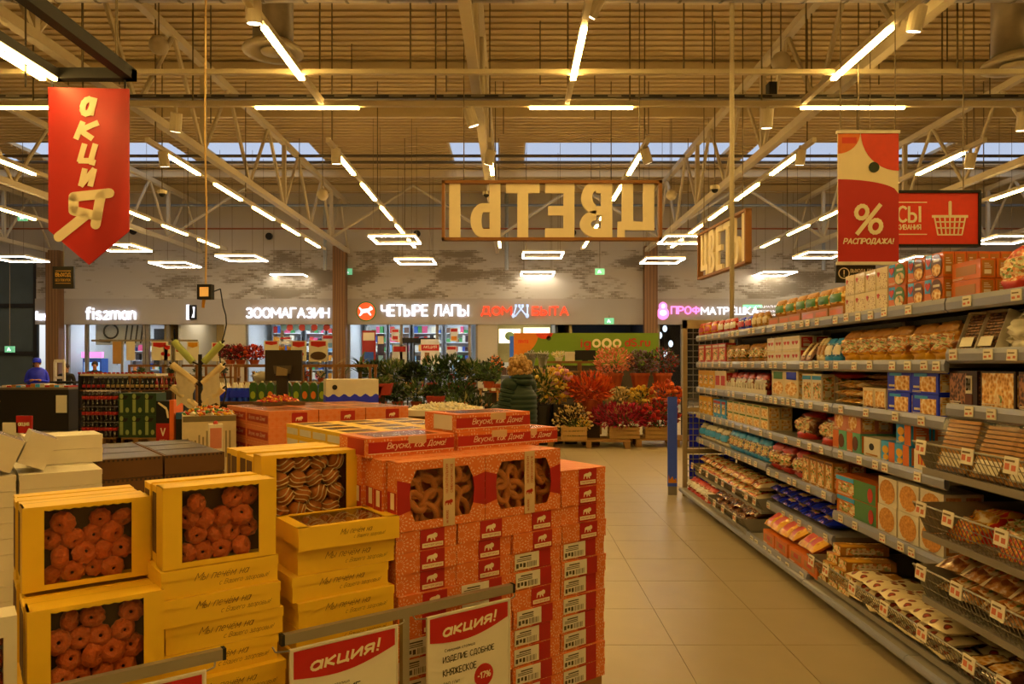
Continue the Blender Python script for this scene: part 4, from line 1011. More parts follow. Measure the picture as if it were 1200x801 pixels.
# --- top shelf
z = 1.85
P_yb = bag('snack_bag', .13, .07, .15, bag_mat('yellow', '#b3661a', '#d9a31c', '#e6bf3a'), cr, cr, 1)
run(P_yb, z, 817, 838, 3, 'small yellow snack bag on the top shelf of the farthest bay', fit=.13, rows=1)
P_rb = bag('snack_bag', .13, .07, .14, bag_mat('red', '#7a1a10', '#b8241a', '#d8c8a8'), cr, cwhite, 2)
run(P_rb, z, 839, 860, 3, 'small red snack bag on the top shelf of the farthest bay', fit=.13)
P_bb = bag('snack_bag', .13, .07, .13, bag_mat('bluecheck', '#14227a', '#2a4ab0', '#d8d4c4'), cb, cr, 3)
run(P_bb, z, 861, 878, 2, 'small blue patterned bag on the top shelf of the fourth bay', fit=.13)
P_tn = bag('paper_bag', .13, .07, .14, bag_mat('tan', '#8f6a34', '#c9a05a', '#dcc48c'), ckraft, ccream, 4)
run(P_tn, z, 879, 896, 3, 'tan paper bag on the top shelf of the fourth bay', fit=.13)
P_kd = carton('display_carton', .2, .2, .07, ckraft, [('rect', .5, .5, .8, .5, corange)])
run(P_kd, z, 899, 988, 6, 'low kraft display carton, top shelf', fit=.2)
P_gb = bag('cookie_bag', .18, .08, .15, bag_mat('gold', '#7a5218', '#c99a3a', '#e8d490'), ckraft, cgreen, 5)
run(P_gb, z + .07, 905, 985, 6, 'golden cookie bag standing in the kraft display cartons', fit=.18, X=GX + .1)
P_dt = carton('dotted_carton', .17, .055, .125, ccream, [('rect', .6, .4, .7, .75, DOTS), ('heart', .22, .7, .3, .3, cr)])
run(P_dt, z, 990, 1040, 4, 'cream dotted carton, top shelf', tiers=2, th=.127, rows=2, rd=.058, fit=.17)
def heart_carton(nm, oval, top, extra):
    return carton(nm, .17, .055, .125, corange, [('rect', .2, .7, .36, .56, csky), ('heart', .2, .7, .42, .42, cr), ('oval', .66, .48, .62, .95, oval), ('oval', .68, .3, .5, .5, FOOD if extra else BISC), ('rect', .68, .68, .34, .1, cwhite)], side=ckraft)
P_hg = heart_carton('heart_carton', cgreen, cy, True)
run(P_hg, z, 1041, 1062, 1, 'orange carton with a green oval and a red heart on the top shelf', tiers=2, th=.127, rows=2, rd=.058, fit=.17)
P_hb = heart_carton('heart_carton', cbrown, cbrown, False)
run(P_hb, z, 1063, 1106, 2, 'orange brown-oval carton, top shelf', tiers=2, th=.127, rows=6, rd=.058, fit=.17)
P_oc = carton('orange_carton', .2, .07, .09, corange, [('rect', .5, .5, .7, .5, ckraft)], side=ckraft)
run(P_oc, z, 1114, 1150, 1, 'plain orange carton on the top shelf of the nearest bay', tiers=2, th=.092, rows=5, rd=.072, fit=.2, X=GX + .06)
P_br = bag('bread_bag', .2, .16, .25, bag_mat('whitered', '#a8241a', '#c9662e', '#dccba8', 9), cr, FOOD, 6, .25)
run(P_br, z, 1158, 1378, 5, 'large white-red rusk bag leaning on the top shelf', tilt=.25, jit=.15, rows=2, rd=.17)

# --- second shelf
z = 1.55
P_rc = carton('red_carton', .1, .1, .2, cr, [('rect', .5, .45, .7, .6, FOOD), ('rect', .5, .88, .8, .12, cwhite)])
run(P_rc, z, 818, 850, 4, 'small upright red carton on the second shelf of the farthest bay', fit=.1, rows=1)
P_gh = bag('mixed_bag', .16, .1, .17, bag_mat('greenbrown', '#2f4a1c', '#8a5a28', '#d8a85a'), ckraft, FOOD, 8, .3)
run(P_gh, z, 852, 896, 6, 'green-brown biscuit bag, second shelf', jit=.3, rows=2, rd=.11, fit=.15)
P_wh = carton('small_white_carton', .11, .11, .1, cwhite, [('heart', .3, .5, .35, .3, cr), ('heart', .7, .5, .35, .3, cr), ('rect', .5, .86, .9, .1, ccream)])
run(P_wh, z, 899, 937, 4, 'small white hearts carton, second shelf', tiers=2, th=.102, rows=2, rd=.115, fit=.11)
P_dp = lying('dark_pack', .1, .17, .05, DARKF, cbrown, ccream, 9)
run(P_dp, z, 939, 952, 2, 'dark chocolate pack leaning on the second shelf of the middle bay', tilt=-.9, fit=.1)
P_cp = bag('cream_bag', .12, .07, .18, bag_mat('cream', '#a8905c', '#cfbf94', '#e4dcc4'), ccream, ckraft, 10)
run(P_cp, z, 952, 962, 2, 'cream bag leaning on the second shelf of the middle bay', tilt=.2, fit=.12)
P_bl = bag('blue_bag', .15, .08, .17, bag_mat('bluebag', '#154a9a', '#2f7fc4', '#d4d8d4'), csky, cwhite, 11)
run(P_bl, z, 962, 980, 2, 'light blue waffle bag on the second shelf of the middle bay', tilt=.15, fit=.15)
P_yc = bag('yellow_biscuit_bag', .19, .13, .2, bag_mat('amber', '#8a4a14', '#c98a1e', '#e0b038', 7), cy, FOOD, 12, .45, top=ckraft)
run(P_yc, z, 984, 1108, 6, 'yellow-brown rusk bag on the second shelf', rows=2, rd=.14, jit=.18, fit=.18)
z = 1.60
P_dk = biscuit_tray('chocolate_tray', .16, .1, .2, DARKF, PALE, STICK)
run(P_dk, z, 1118, 1165, 2, 'open pale tray of dark chocolates leaning on the second shelf of the nearest bay', tilt=.35, rows=1)
P_cl = bag('clear_bag', .17, .14, .2, bag_mat('clearwhite', '#9a927c', '#c4bca4', '#e2dccc', 10), PALE, STICK, 13, .35)
run(P_cl, z, 1172, 1378, 5, 'clear bag of white meringues, second shelf', tilt=.2, jit=.1, rows=2, rd=.15)

# --- third shelf
z = 1.265
P_ye = carton('yellow_pack', .08, .08, .2, cy, [('rect', .5, .5, .7, .5, FOOD)])
run(P_ye, z, 818, 836, 3, 'slim yellow pack on the third shelf of the farthest bay', fit=.08)
P_cr2 = carton('cream_pack', .08, .08, .2, ccream, [('rect', .5, .5, .7, .5, cr)])
run(P_cr2, z, 837, 850, 2, 'slim cream and red pack on the third shelf of the farthest bay', fit=.08)
P_r3 = bag('red_snack_bag', .13, .09, .19, bag_mat('redbrown', '#5a1a10', '#a83a1c', '#d88a4a'), cr, cwhite, 14, .3)
run(P_r3, z, 853, 897, 6, 'red snack bag behind the picket crate', jit=.2, fit=.13, X=GX + .06, rows=2, rd=.1)
t = thing('picket_crate', 'white display crate with a picket fence front on the third shelf', 'crate', (GX + .025, (YX(851) + YX(898)) / 2, z + .001), GR)
Lc = YX(851) - YX(898)
MB().box(-Lc / 2, 0, 0, Lc / 2, .01, .05).build('front_board', cwhite, t)
for q in range(15): MB().slab([(-Lc / 2 + q * Lc / 15 + .01, .05), (-Lc / 2 + q * Lc / 15 + .05, .05), (-Lc / 2 + q * Lc / 15 + .05, .09), (-Lc / 2 + q * Lc / 15 + .03, .105), (-Lc / 2 + q * Lc / 15 + .01, .09)], 0, .008).build('picket', cwhite, t)
P_ck = carton('tall_cookie_carton', .13, .06, .22, ccream, [('oval', .5, .36, .85, .5, BISC), ('rect', .5, .82, .7, .26, cgreen)])
run(P_ck, z, 904, 919, 1, 'tall white carton with a round cookie and a green cap on the third shelf', fit=.13, rows=3, rd=.065)
P_cb = carton('tall_cookie_carton', .13, .06, .22, ccream, [('oval', .5, .36, .85, .5, BISC), ('rect', .5, .82, .7, .26, cb)])
run(P_cb, z, 919, 935, 1, 'tall white carton with a round cookie and a blue cap on the third shelf', fit=.13, rows=3, rd=.065)
P_wc = carton('white_print_carton', .13, .1, .2, cwhite, [('rect', .55, .4, .75, .6, FOOD), ('rect', .5, .87, .9, .14, csky)])
run(P_wc, z, 940, 962, 2, 'white printed carton with a blue edge on the third shelf of the middle bay', fit=.13, rows=2, rd=.11)
P_ca = lying('flat_cake_pack', .2, .22, .055, bag_mat('cake', '#a8742e', '#c99a4a', '#e0c48a'), ccream, FOOD, 15)
run(P_ca, z, 976, 1008, 1, 'flat pack of golden cakes stacked on the third shelf of the second bay', tiers=3, th=.056, fit=.2)
P_rp = lying('flat_red_pack', .2, .2, .05, cr, cr, cwhite, 16)
run(P_rp, z + .17, 964, 990, 1, 'flat red pack lying on the cake packs of the third shelf', fit=.2, X=GX + .12)
P_cc = carton('picture_carton', .12, .12, .13, ccream, [('rect', .5, .5, .75, .7, BISC), ('rect', .5, .1, .9, .12, cbrown)])
run(P_cc, z, 1011, 1038, 2, 'cream carton with a biscuit picture on the third shelf of the second bay', fit=.12, rows=2, rd=.125)
P_cf = lying('brown_flat_pack', .2, .22, .04, DARKF, ckraft, ccream, 17)
run(P_cf, z + .135, 1010, 1036, 1, 'brown flat pack lying on the cream picture cartons', fit=.2, tiers=2, th=.042)
P_bc = carton('blue_carton', .21, .075, .115, cb, [('rect', .62, .45, .6, .7, BISC), ('rect', .35, .85, .5, .14, csky), ('rect', .2, .3, .22, .1, cwhite)])
run(P_bc, z, 1039, 1100, 2, 'blue cookie carton, third shelf', tiers=2, th=.117, rows=3, rd=.078, fit=.21)
z = 1.335
P_bh = carton('picture_biscuit_carton', .3, .07, .17, col('darkbrown', '#2c1910'), [('rect', .32, .5, .6, .86, DARKF), ('rect', .72, .62, .22, .5, STICK), ('rect', .72, .2, .24, .3, cbrown)])
letters(P_bh.root, 'ВН', .05, .06, INK, (.066, -.0045, .107), .03)
for q, (xa, xb) in enumerate(((1112, 1146), (1147, 1190), (1192, 1245))):
    nm = ('dark biscuit carton with a white two-letter plate on the third shelf of the nearest bay', 'golden biscuit picture carton on the third shelf of the nearest bay', 'brown picture carton at the near end of the third shelf')[q]
    if q == 1:
        P2 = carton('picture_biscuit_carton', .3, .07, .17, col('darkbrown', '#2c1910'), [('rect', .5, .5, .9, .9, BISC), ('oval', .55, .25, .3, .3, FOOD)]); run(P2, z, xa, xb, 1, nm, fit=.3, rows=3, rd=.075)
    else: run(P_bh, z, xa, xb, 1, nm, fit=.3, rows=3, rd=.075)
run(P_bh, z, 1246, 1378, 2, 'dark biscuit carton at the nearest end of the third shelf', fit=.3, rows=3, rd=.075)
# --- fourth shelf
z = .972
run(P_ye, z, 818, 834, 3, 'slim yellow pack on the fourth shelf of the farthest bay', fit=.08)
P_bs = carton('blue_pack', .08, .08, .19, csky, [('rect', .5, .5, .7, .5, FOOD), ('rect', .5, .86, .8, .14, cr)])
run(P_bs, z, 835, 850, 3, 'slim blue pack on the fourth shelf of the farthest bay', fit=.08)
P_sm = carton('small_cream_carton', .1, .1, .1, ccream, [('rect', .5, .45, .7, .6, BISC), ('rect', .5, .9, .8, .12, cgreen)])
run(P_sm, z, 852, 900, 6, 'small cream carton, fourth shelf', tiers=2, th=.102, fit=.1, rows=2, rd=.105)
P_cg = bag('clear_gingerbread_bag', .24, .2, .24, bag_mat('clearred', '#4a2414', '#8a5028', '#d8c4a0', 9), cr, FOOD, 20, .35)
run(P_cg, z, 922, 978, 2, 'clear gingerbread bag with a red foot on the fourth shelf', tilt=.25, jit=.1)
P_pk = carton('pink_carton', .15, .1, .13, cpink, [('oval', .45, .5, .6, .8, BISC), ('rect', .5, .9, .5, .12, cb)])
run(P_pk, z + .132, 977, 1008, 2, 'pink and mint carton lying on the mint cartons of the fourth shelf', fit=.15, rows=2, rd=.105)
P_mt = carton('mint_carton', .15, .1, .13, cmint, [('rect', .22, .5, .44, .99, corange), ('oval', .66, .5, .42, .7, cbrown)])
run(P_mt, z, 976, 1008, 2, 'mint and orange carton, fourth shelf', fit=.15, rows=3, rd=.105)
P_wd = carton('white_diamond_carton', .13, .16, .12, cwhite, [('oval', .5, .55, .3, .35, INK), ('rect', .5, .15, .7, .08, ckraft)])
run(P_wd, z, 1010, 1030, 1, 'white carton with a dark diamond on the fourth shelf', fit=.13)
P_bo = carton('blue_orange_carton', .12, .11, .12, csky, [('rect', .78, .5, .42, .99, corange), ('oval', .35, .6, .45, .4, cy), ('oval', .4, .25, .4, .3, cy)])
run(P_bo, z, 1032, 1066, 2, 'blue and orange striped carton on the fourth shelf', tiers=1, th=.122, fit=.12, rows=3, rd=.115)
run(P_bo, z + .122, 1050, 1068, 1, 'blue and orange striped carton, topmost of its stack on the fourth shelf', fit=.12, rows=2, rd=.115)
P_st = carton('striped_white_carton', .2, .12, .11, cwhite, [('rect', .3, .6, .3, .6, STRIPE), ('oval', .68, .5, .22, .4, INK), ('rect', .9, .5, .16, .7, cr)])
run(P_st, z, 1069, 1106, 1, 'white carton with red rays on the fourth shelf beside the baskets', fit=.2, rows=2, rd=.125)
run(P_wd, z + .12, 1078, 1104, 1, 'white diamond carton at the back of the fourth shelf', fit=.13, X=GX + .2)

# --- fifth shelf
z = .69
P_gy = bag('grey_bag', .16, .1, .17, bag_mat('greywhite', '#6a6458', '#a8a090', '#d4ccbc'), PALE, csky, 22, .3)
run(P_gy, z, 818, 850, 5, 'grey-white bag on the fifth shelf', jit=.2, fit=.16, rows=2, rd=.11)
P_wb = bag('blue_white_bag', .15, .1, .19, bag_mat('bluewhite', '#3a4a8a', '#9aa0ac', '#d8d4c8'), csky, FOOD, 23, .3)
run(P_wb, z, 852, 898, 7, 'blue-white bag on the fifth shelf', jit=.2, fit=.15, rows=2, rd=.11)
z = .665
P_rg = bag('red_gingerbread_bag', .2, .14, .21, bag_mat('deepred', '#4a140c', '#8a2a18', '#c9a07a', 9), cr, FOOD, 24, .35)
run(P_rg, z, 900, 938, 3, 'deep red gingerbread bag, fifth shelf', jit=.15, fit=.2, rows=2, rd=.15)
P_bw = carton('brown_window_carton', .12, .11, .2, ckraft, [('rect', .5, .5, .66, .8, FOOD), ('rect', .5, .94, .9, .08, cbrown)])
run(P_bw, z, 940, 976, 4, 'upright brown window carton, fifth shelf', fit=.12, rows=2, rd=.115)
z = .56
P_og = carton('picnic_carton', .24, .09, .125, corange, [('rect', .72, .5, .54, .98, cgreen), ('rect', .28, .42, .4, .5, FOOD), ('oval', .88, .45, .12, .7, cr), ('rect', .25, .85, .45, .2, csky)])
run(P_og, z, 979, 1027, 1, 'orange and green picnic carton on the fifth shelf', tiers=2, th=.127, rows=3, rd=.093, fit=.24)
P_ov = carton('oval_biscuit_carton', .17, .1, .16, cwhite, [('oval', .5, .5, .84, .88, BISC2)])
run(P_ov, z, 1028, 1106, 3, 'white round-biscuit carton, fifth shelf', tiers=2, th=.162, rows=2, rd=.104, fit=.17)

# --- sixth shelf of the middle bay and its base
z = .385
P_bp = lying('blue_soft_pack', .2, .22, .08, bag_mat('navy', '#0a1080', '#1024f0', '#d09a4a', 12), cb, FOOD, 26)
run(P_bp, z, 900, 970, 5, 'dark blue soft pack, low shelf', tiers=2, th=.08, jit=.12, fit=.22)
z = .13
P_od = carton('orange_display_carton', .22, .3, .1, corange, [('rect', .5, .5, .7, .5, ckraft), ('rect', .5, .55, .3, .3, cr)])
run(P_od, z, 893, 958, 4, 'open orange display carton on the base shelf of the middle bay', fit=.22, X=GX - .14)
P_yp = lying('yellow_soft_pack', .1, .2, .07, bag_mat('sunny', '#c97a14', '#d9a31c', '#e8c43a'), cy, cr, 27)
run(P_yp, z + .1, 895, 955, 6, 'yellow soft pack standing in the orange display cartons', jit=.25, fit=.1, tilt=-.5, X=GX - .1)

# ------------------------------------------------------------------ wire baskets
WIREM = M('basket_wire', '#8c8880', .35, .6)
def wire_basket(label, ya, yb, zb, zt, x0=1.95, x1=2.62, step=.03):
    """front leans outwards; local frame as for the shelves"""
    L = yb - ya; t = thing('wire_basket', label, 'basket', (x0, (ya + yb) / 2, 0), GR); D = x1 - x0
    mb = MB()
    n = int(L / step)
    for q in range(n + 1):
        x = -L / 2 + L * q / n
        mb.cyl((x, .07, zb), (x, 0, zt), .0022, .0022, 4)
        if q % 2 == 0: mb.cyl((x, .07, zb), (x, D, zb), .0022, .0022, 4)
    for f_ in (.33, .66):
        mb.cyl((-L / 2, .07 * (1 - f_), zb + (zt - zb) * f_), (L / 2, .07 * (1 - f_), zb + (zt - zb) * f_), .0025, .0025, 4)
    o = mb.build('wire_front', WIREM, t); o['kind'] = 'stuff'
    for s in (-1, 1):
        m2 = MB(); m2.slab([(0, zb), (1, zb), (1, zt), (0, zt)], 0, .002) if False else None
        e = s * L / 2
        m2.v = [(e, .07, zb), (e, D, zb), (e, D, zt), (e, .0, zt), (e - s * .004, .07, zb), (e - s * .004, D, zb), (e - s * .004, D, zt), (e - s * .004, 0, zt)]
        m2.f = [[0, 1, 2, 3], [7, 6, 5, 4], [0, 3, 7, 4], [1, 0, 4, 5], [2, 1, 5, 6], [3, 2, 6, 7]]; m2.m = [0] * 6
        m2.build('end_plate', SHELF_M, t)
    MB().cyl((-L / 2, 0, zt), (L / 2, 0, zt), .005, .005, 6).build('top_rim', WIREM, t)
    MB().box(-L / 2, .06, zb - .022, L / 2, D, zb - .004).build('support_shelf', SHELF_M, t)
    MB().box(-L / 2, .045, zb - .024, L / 2, .06, zb + .008).build('front_lip', SHELF_M, t)
    r = random.Random(int(zb * 100)); x = -L / 2 + .08
    while x < L / 2:
        MB().box(-.042, -.006, -.055, .042, -.002, .012).box(-.034, -.007, -.04, -.008, -.006, -.015, 1).box(.005, -.007, -.042, .03, -.006, -.02, 1).box(-.034, -.007, -.008, .02, -.006, .0, 2).build('price_card', [STICK, TAG_R, M('tag_ink')], t, (x, 0, zt), rot=(-.12, 0, 0)); x += r.choice((.22, .28, .36))
    return t
wire_basket('wire basket of biscuit trays, highest in the nearest bay', 2.42, 3.61, 1.03, 1.165)
wire_basket('wire basket of red striped bags, middle one in the nearest bay', 2.42, 3.61, .72, .87)
wire_basket('wire basket of loaf cakes, lowest high one in the nearest bay', 2.42, 3.61, .41, .57)
wire_basket('long wire basket of flat packs along the foot of the near bays', 2.42, 4.90, .145, .285, 1.95)
wire_basket('wire basket of cream bags low in the two farthest bays', 6.24, 8.5, .30, .405, 2.05)
wire_basket('wire basket of dark gingerbread on the base of the fourth bay', 6.24, 7.42, .135, .235, 1.93)
P_tr = biscuit_tray('biscuit_tray', .23, .12, .27, ramp_mat('wafer_brown', 'wave', 60, [(0, '#8a5a22'), (1, '#c08a3c')], .5), FILM, STICK)
for q, (y, rx) in enumerate(((3.46, .2), (3.2, .3), (2.96, .25), (2.7, .3))):
    for s in range(2):
        P_tr.put((2.03 + s * .17, y - s * .03, 1.035 + s * .02), rot=(-rx - .12, 0, GR + .12), label='film-wrapped tray of wafer biscuits in the highest basket, %s from far, %s' % (ORD[q], ('front', 'behind')[s]), group='trays in the highest basket')
P_sb = bag('striped_bag', .24, .13, .3, STRIPE, STRIPE, bag_mat('cornflake', '#a8601c', '#d0a050', '#e0d4b4', 10), 31, .3)
P_wbk = bag('clear_biscuit_bag', .24, .13, .28, bag_mat('clearbisc', '#8a4a1c', '#b87c3c', '#dccba8', 9), cr, FOOD, 32, .35)
for q in range(6):
    (P_sb if q % 2 == 0 else P_wbk).put((2.06 + .1 * (q % 2), 3.5 - q * .2, .74), rot=(-1.0, .1 * (q % 3 - 1), GR + .3 * (q % 2)), label='red and yellow striped bag lying in the middle wire basket' if q % 2 == 0 else 'clear bag of biscuits lying in the middle wire basket', group='striped bags in the middle basket' if q % 2 == 0 else 'clear bags in the middle basket')
P_lf = lying('loaf_cake', .17, .34, .11, bag_mat('loaf', '#7a4420', '#b08050', '#d8ccb4', 9), ccream, FOOD, 33)
for q in range(7):
    for s in range(2): P_lf.put((2.05 + .02 * s, 3.5 - q * .165, .415 + s * .1), rot=(.12, .05 * (q % 3 - 1), GR + .25 * ((q + s) % 2)), label='film-wrapped loaf cake, lowest high basket, %s from far, %s' % (ORD[q], ('under', 'over')[s]), group='loaf cakes in the wire basket')
P_yw = carton('yellow_wafer_pack', .13, .3, .055, ckraft, [('rect', .5, .5, .98, .9, FOOD), ('top', .7, .3, .5, .5, cy), ('top', .2, .6, .3, .7, BISC)], 'pack')
for q in range(3):
    for k in range(4 - q): P_yw.put((2.0 + .03 * k, 4.78 - q * .15, .15 + k * .057), rotz=GR + .08 * ((q + k) % 3 - 1), label='yellow-brown wafer pack in the long basket, %s stack, %s layer' % (ORD[q], ORD[k]), group='wafer packs in the long basket')
RDOT = ramp_mat('print_cream_red_dots', 'voronoi', 17, [(0, '#b02a1c'), (.3, '#5a2a18'), (.36, '#dccfae'), (1, '#dccfae')], .45, coat=.3, stretch=(1, 1, 0))
P_cd = lying('cream_dotted_pack', .17, .2, .06, RDOT, ccream, RDOT, 34)
for q in range(6):
    for s in range(2):
        for k in range(2 if s else 3): P_cd.put((1.99 + s * .22, 4.33 - q * .165, .15 + k * .058), rotz=GR + .3 * R.uniform(-1, 1), label='cream red-motif pack, long basket, %s from far, %s, %s layer' % (ORD[q], ('front', 'rear')[s], ORD[k]), group='cream packs in the long basket')
P_bk = lying('brown_cake_pack', .16, .24, .07, bag_mat('darkcake', '#2c140a', '#5a3018', '#8a6238', 10), cbrown, BISC, 35)
for q in range(5):
    for s in range(2): P_bk.put((2.0 + s * .24, 3.3 - q * .17, .15 + .03 * (q % 2)), rot=(.1, .1, GR + .3 * R.uniform(-1, 1)), label='dark brown cake pack in the near end of the long basket', group='brown packs in the long basket')
P_c6 = lying('cream_biscuit_bag', .22, .22, .1, bag_mat('creamred', '#a8341c', '#c9a468', '#dcc8a0', 10), ccream, FOOD, 36)
for q in range(10):
    for k in range(2): P_c6.put((2.1 + .05 * k, 8.38 - q * .2, .305 + k * .1), rot=(.1, 0, GR + .3 * R.uniform(-1, 1)), label='cream-red biscuit bag, low far basket, %s from far, %s' % (ORD[q], ('under', 'over')[k]), group='cream bags in the low basket')
P_db = lying('dark_gingerbread_bag', .2, .24, .08, bag_mat('darkginger', '#1c0a06', '#5a2414', '#a8683c', 10), cbrown, DARKF, 37)
for q in range(6):
    for k in range(2): P_db.put((1.98 + .06 * k, 7.3 - q * .19, .14 + k * .07), rot=(.1, 0, GR + .3 * R.uniform(-1, 1)), label='dark glossy gingerbread bag in the base basket of the fourth bay', group='gingerbread bags in the base basket')
P_r7 = bag('red_white_bag', .16, .12, .17, bag_mat('redwhite', '#6a1a10', '#b06a4a', '#dccbb4', 10), cr, cwhite, 38, .35)
for q in range(6): P_r7.put((1.99, 8.48 - q * .17, .111), rot=(-.3, 0, GR + .3 * R.uniform(-1, 1)), label='red and white sweets bag on the base shelf of the farthest bay', group='sweets bags on the base shelf')
# ------------------------------------------------------------------ foreground display of boxed biscuits
TH = math.atan2(.6, .8); U = Vector((.8, .6, 0)); V = Vector((-.6, .8, 0)); O0 = Vector((-.42, 2.70, 0))
def D_(a, b_, z=0.0): p = O0 + U * a + V * b_; return (p.x, p.y, z)
# ---- yellow boxes
SCRIPT = M('brown_script', '#4a2a10', .6)
YW, YD, YH = .355, .26, .0842
def flat_yellow(name='flat_yellow_box'):
    t = thing(name, name, 'box')
    MB().box(-YW / 2, 0, 0, YW / 2, YD, YH - .004).build('tray', BOX_Y, t)
    MB().box(-YW / 2 - .0025, -.0025, YH - .03, YW / 2 + .002, YD + .002, YH).build('lid', BOX_Y, t)
    letters(t, 'Мы печём на', .17, .024, SCRIPT, (.0, -.0035, .056), -.015, .5)
    letters(t, 'с Вашего здоровья!', .16, .02, SCRIPT, (.07, -.0035, .026), -.015, .5)
    return Proto(t)
PFY = flat_yellow()
PALLET_W = M('pallet_wood', '#94703f', .8, scale=25)
def pallet(label, loc, rotz, w=1.2, d=.8, h=.144):
    t = thing('pallet', label, 'pallet', loc, rotz)
    for q in range(5): MB().box(-w / 2, q * (d - .1) / 4, h - .022, w / 2, q * (d - .1) / 4 + .1, h).build('deck_board', PALLET_W, t)
    for x in (-w / 2, -.05, w / 2 - .1):
        for y in (0, d / 2 - .05, d - .1): MB().box(x, y, .022, x + .1, y + .1, h - .022).build('block', PALLET_W, t)
        MB().box(x, 0, 0, x + .1, d, .022).build('bottom_board', PALLET_W, t)
    return t
pallet('wooden pallet under the yellow biscuit boxes', D_(-.58, .02), TH, 1.12, .8)
pallet('wooden pallet under the orange ring-biscuit boxes', D_(.52, .02), TH, 1.05, .8)
def stack_y(a, top, n, label, b0=.0, seed=0):
    r = random.Random(seed); z = top; hh = (top - .144) / n
    for k in range(n):
        z -= hh
        PFY.put(D_(a + r.uniform(-.013, .013), b0 + r.uniform(-.012, .016), z), TH + r.uniform(-.035, .035), label + ', %s from its top' % ORD[k], group=label, scale=(1, 1, (hh - .001) / YH))
    return z
N1 = 9
stack_y(-.60, .144 + 9 * (YH + .001), 9, 'flat yellow box in the middle yellow stack', seed=1)
ZM = .144 + 9 * (YH + .001)
stack_y(-.195, .144 + 9 * (YH + .001), 9, 'flat yellow box in the stack beside the orange boxes', seed=2)
# upright window boxes
def window_box(label, a, b0, z, w=.345, h=.25, d=.085, n_behind=3, open_front=True):
    t = thing('window_box', label, 'box', D_(a, b0, z), TH); s = .055
    MB().box(-w / 2, d - .004, 0, w / 2, d, h).build('back_panel', BOX_YI, t)
    MB().box(-w / 2, 0, 0, w / 2, d, .006).build('bottom_panel', BOX_Y, t)
    MB().box(-w / 2, 0, h - .006, w / 2, d, h).build('top_panel', BOX_Y, t)
    for x in (-w / 2, w / 2 - .006): MB().box(x, 0, 0, x + .006, d, h).build('side_panel', BOX_Y, t)
    for x in (-w / 2, w / 2 - s): MB().box(x, -.004, 0, x + s, 0, h).build('front_stile', BOX_Y, t)
    MB().box(-w / 2 + s, -.003, 0, w / 2 - s, 0, .016).build('front_sill', BOX_Y, t)
    pts = [(-w / 2 + s, h)]; nn = 18
    for q in range(nn + 1): pts.append((-w / 2 + s + (w - 2 * s) * q / nn, h - .012 - (.003 if q % 2 else 0)))
    pts.append((w / 2 - s, h)); MB().slab(pts, -.004, 0).build('scalloped_edge', BOX_Y, t)
    MB().box(-w / 2 + s, -.0015, .012, w / 2 - s, -.001, h - .01).build('window_film', FILM, t)
    for q in range(n_behind):
        bb = thing('window_box', 'yellow window box, %s behind the %s' % (ORD[q], label.split('biscuits')[1].strip(' ,') if 'ridged' in label else 'glazed window box front'), 'box', D_(a + R.uniform(-.006, .006), b0 + (q + 1) * (d + .004), z), TH, group='yellow window boxes standing behind')
        MB().box(-w / 2, 0, 0, w / 2, d, h - .004 - R.uniform(0, .008)).build('carton', BOX_Y, bb)
        MB().box(-w / 2 + .004, -.001, h - .03, w / 2 - .004, .0, h - .005).build('scalloped_edge', BOX_Y, bb)
        MB().box(-w / 2 - .001, .01, .03, -w / 2, d - .01, h - .03).build('side_print', BOX_YI, bb)
    return t, w, h, d, s
CKM = M('ridged_biscuit', '#b9561a', .7, var=.4, scale=90, bump=.8)
HOLE = M('biscuit_hole', '#2a1208', .9)
mb = MB()
prof = [(.002, -.02), (.014, -.019), (.026, -.011), (.030, 0), (.026, .012), (.016, .020), (.006, .018), (.004, .01)]
mb.lathe(prof, 32, 0, fn=lambda w, i: 1 + (.055 if i in (2, 3, 4) else .04) * math.cos(10 * w) * (1 if 0 < i < 6 else 0)); mb.cyl((0, 0, .008), (0, 0, .011), .004, .004, 8, 1)
CK = mb.build('ridged_biscuit', [CKM, HOLE], smooth=True); CK['category'] = 'biscuit'; CK['label'] = 'ridged biscuit'; PCK = Proto(CK)
def fill_cookies(a, b0, z, w, h, d, s, label, seed):
    r = random.Random(seed); nx, nz = 4, 4
    pts = []
    for j in range(nz):
        for i in range(nx):
            pts.append((-w / 2 + s + .022 + (w - 2 * s - .044) * (i + (.5 if j % 2 else 0)) / (nx - .5), .036 + j * .052))
    for i, (x, zz) in enumerate(pts):
        if i >= 12 and r.random() < .22: continue
        y = r.uniform(.028, .05)
        loc = Vector(D_(a, b0, z)) + U * (x + r.uniform(-.006, .006)) + V * (y + .004) + Vector((0, 0, zz + r.uniform(-.005, .005)))
        PCK.put(loc, rot=(PI / 2 + r.uniform(-.8, .8), r.uniform(0, 3), TH + r.uniform(-.9, .9)), label=label, group=label, scale=(1.17 + r.uniform(-.1, .1),) * 3)
UP = .144 + 5 * (YH + .001)
T = window_box('upright yellow window box of ridged biscuits, lowest at the left behind the rail', -.955, 0, .612, n_behind=5)
fill_cookies(-.955, 0, .612, *T[1:], 'ridged brown biscuit inside the lowest left yellow window box', 1)
stack_y(-.955, .611, 5, 'flat yellow box under the lowest left window box', b0=.0, seed=3); stack_y(-.955, .611, 5, 'flat yellow box under the rear left window boxes', b0=.275, seed=4)
T = window_box('upright yellow window box of ridged biscuits, upper left one', -.955, .19, .866, n_behind=3)
fill_cookies(-.955, .19, .866, *T[1:], 'ridged brown biscuit inside the upper left yellow window box', 2)
T = window_box('upright yellow window box of ridged biscuits on the middle stack', -.61, .02, ZM + .002, n_behind=2)
fill_cookies(-.61, .02, ZM + .002, *T[1:], 'ridged brown biscuit inside the yellow window box on the middle stack', 3)
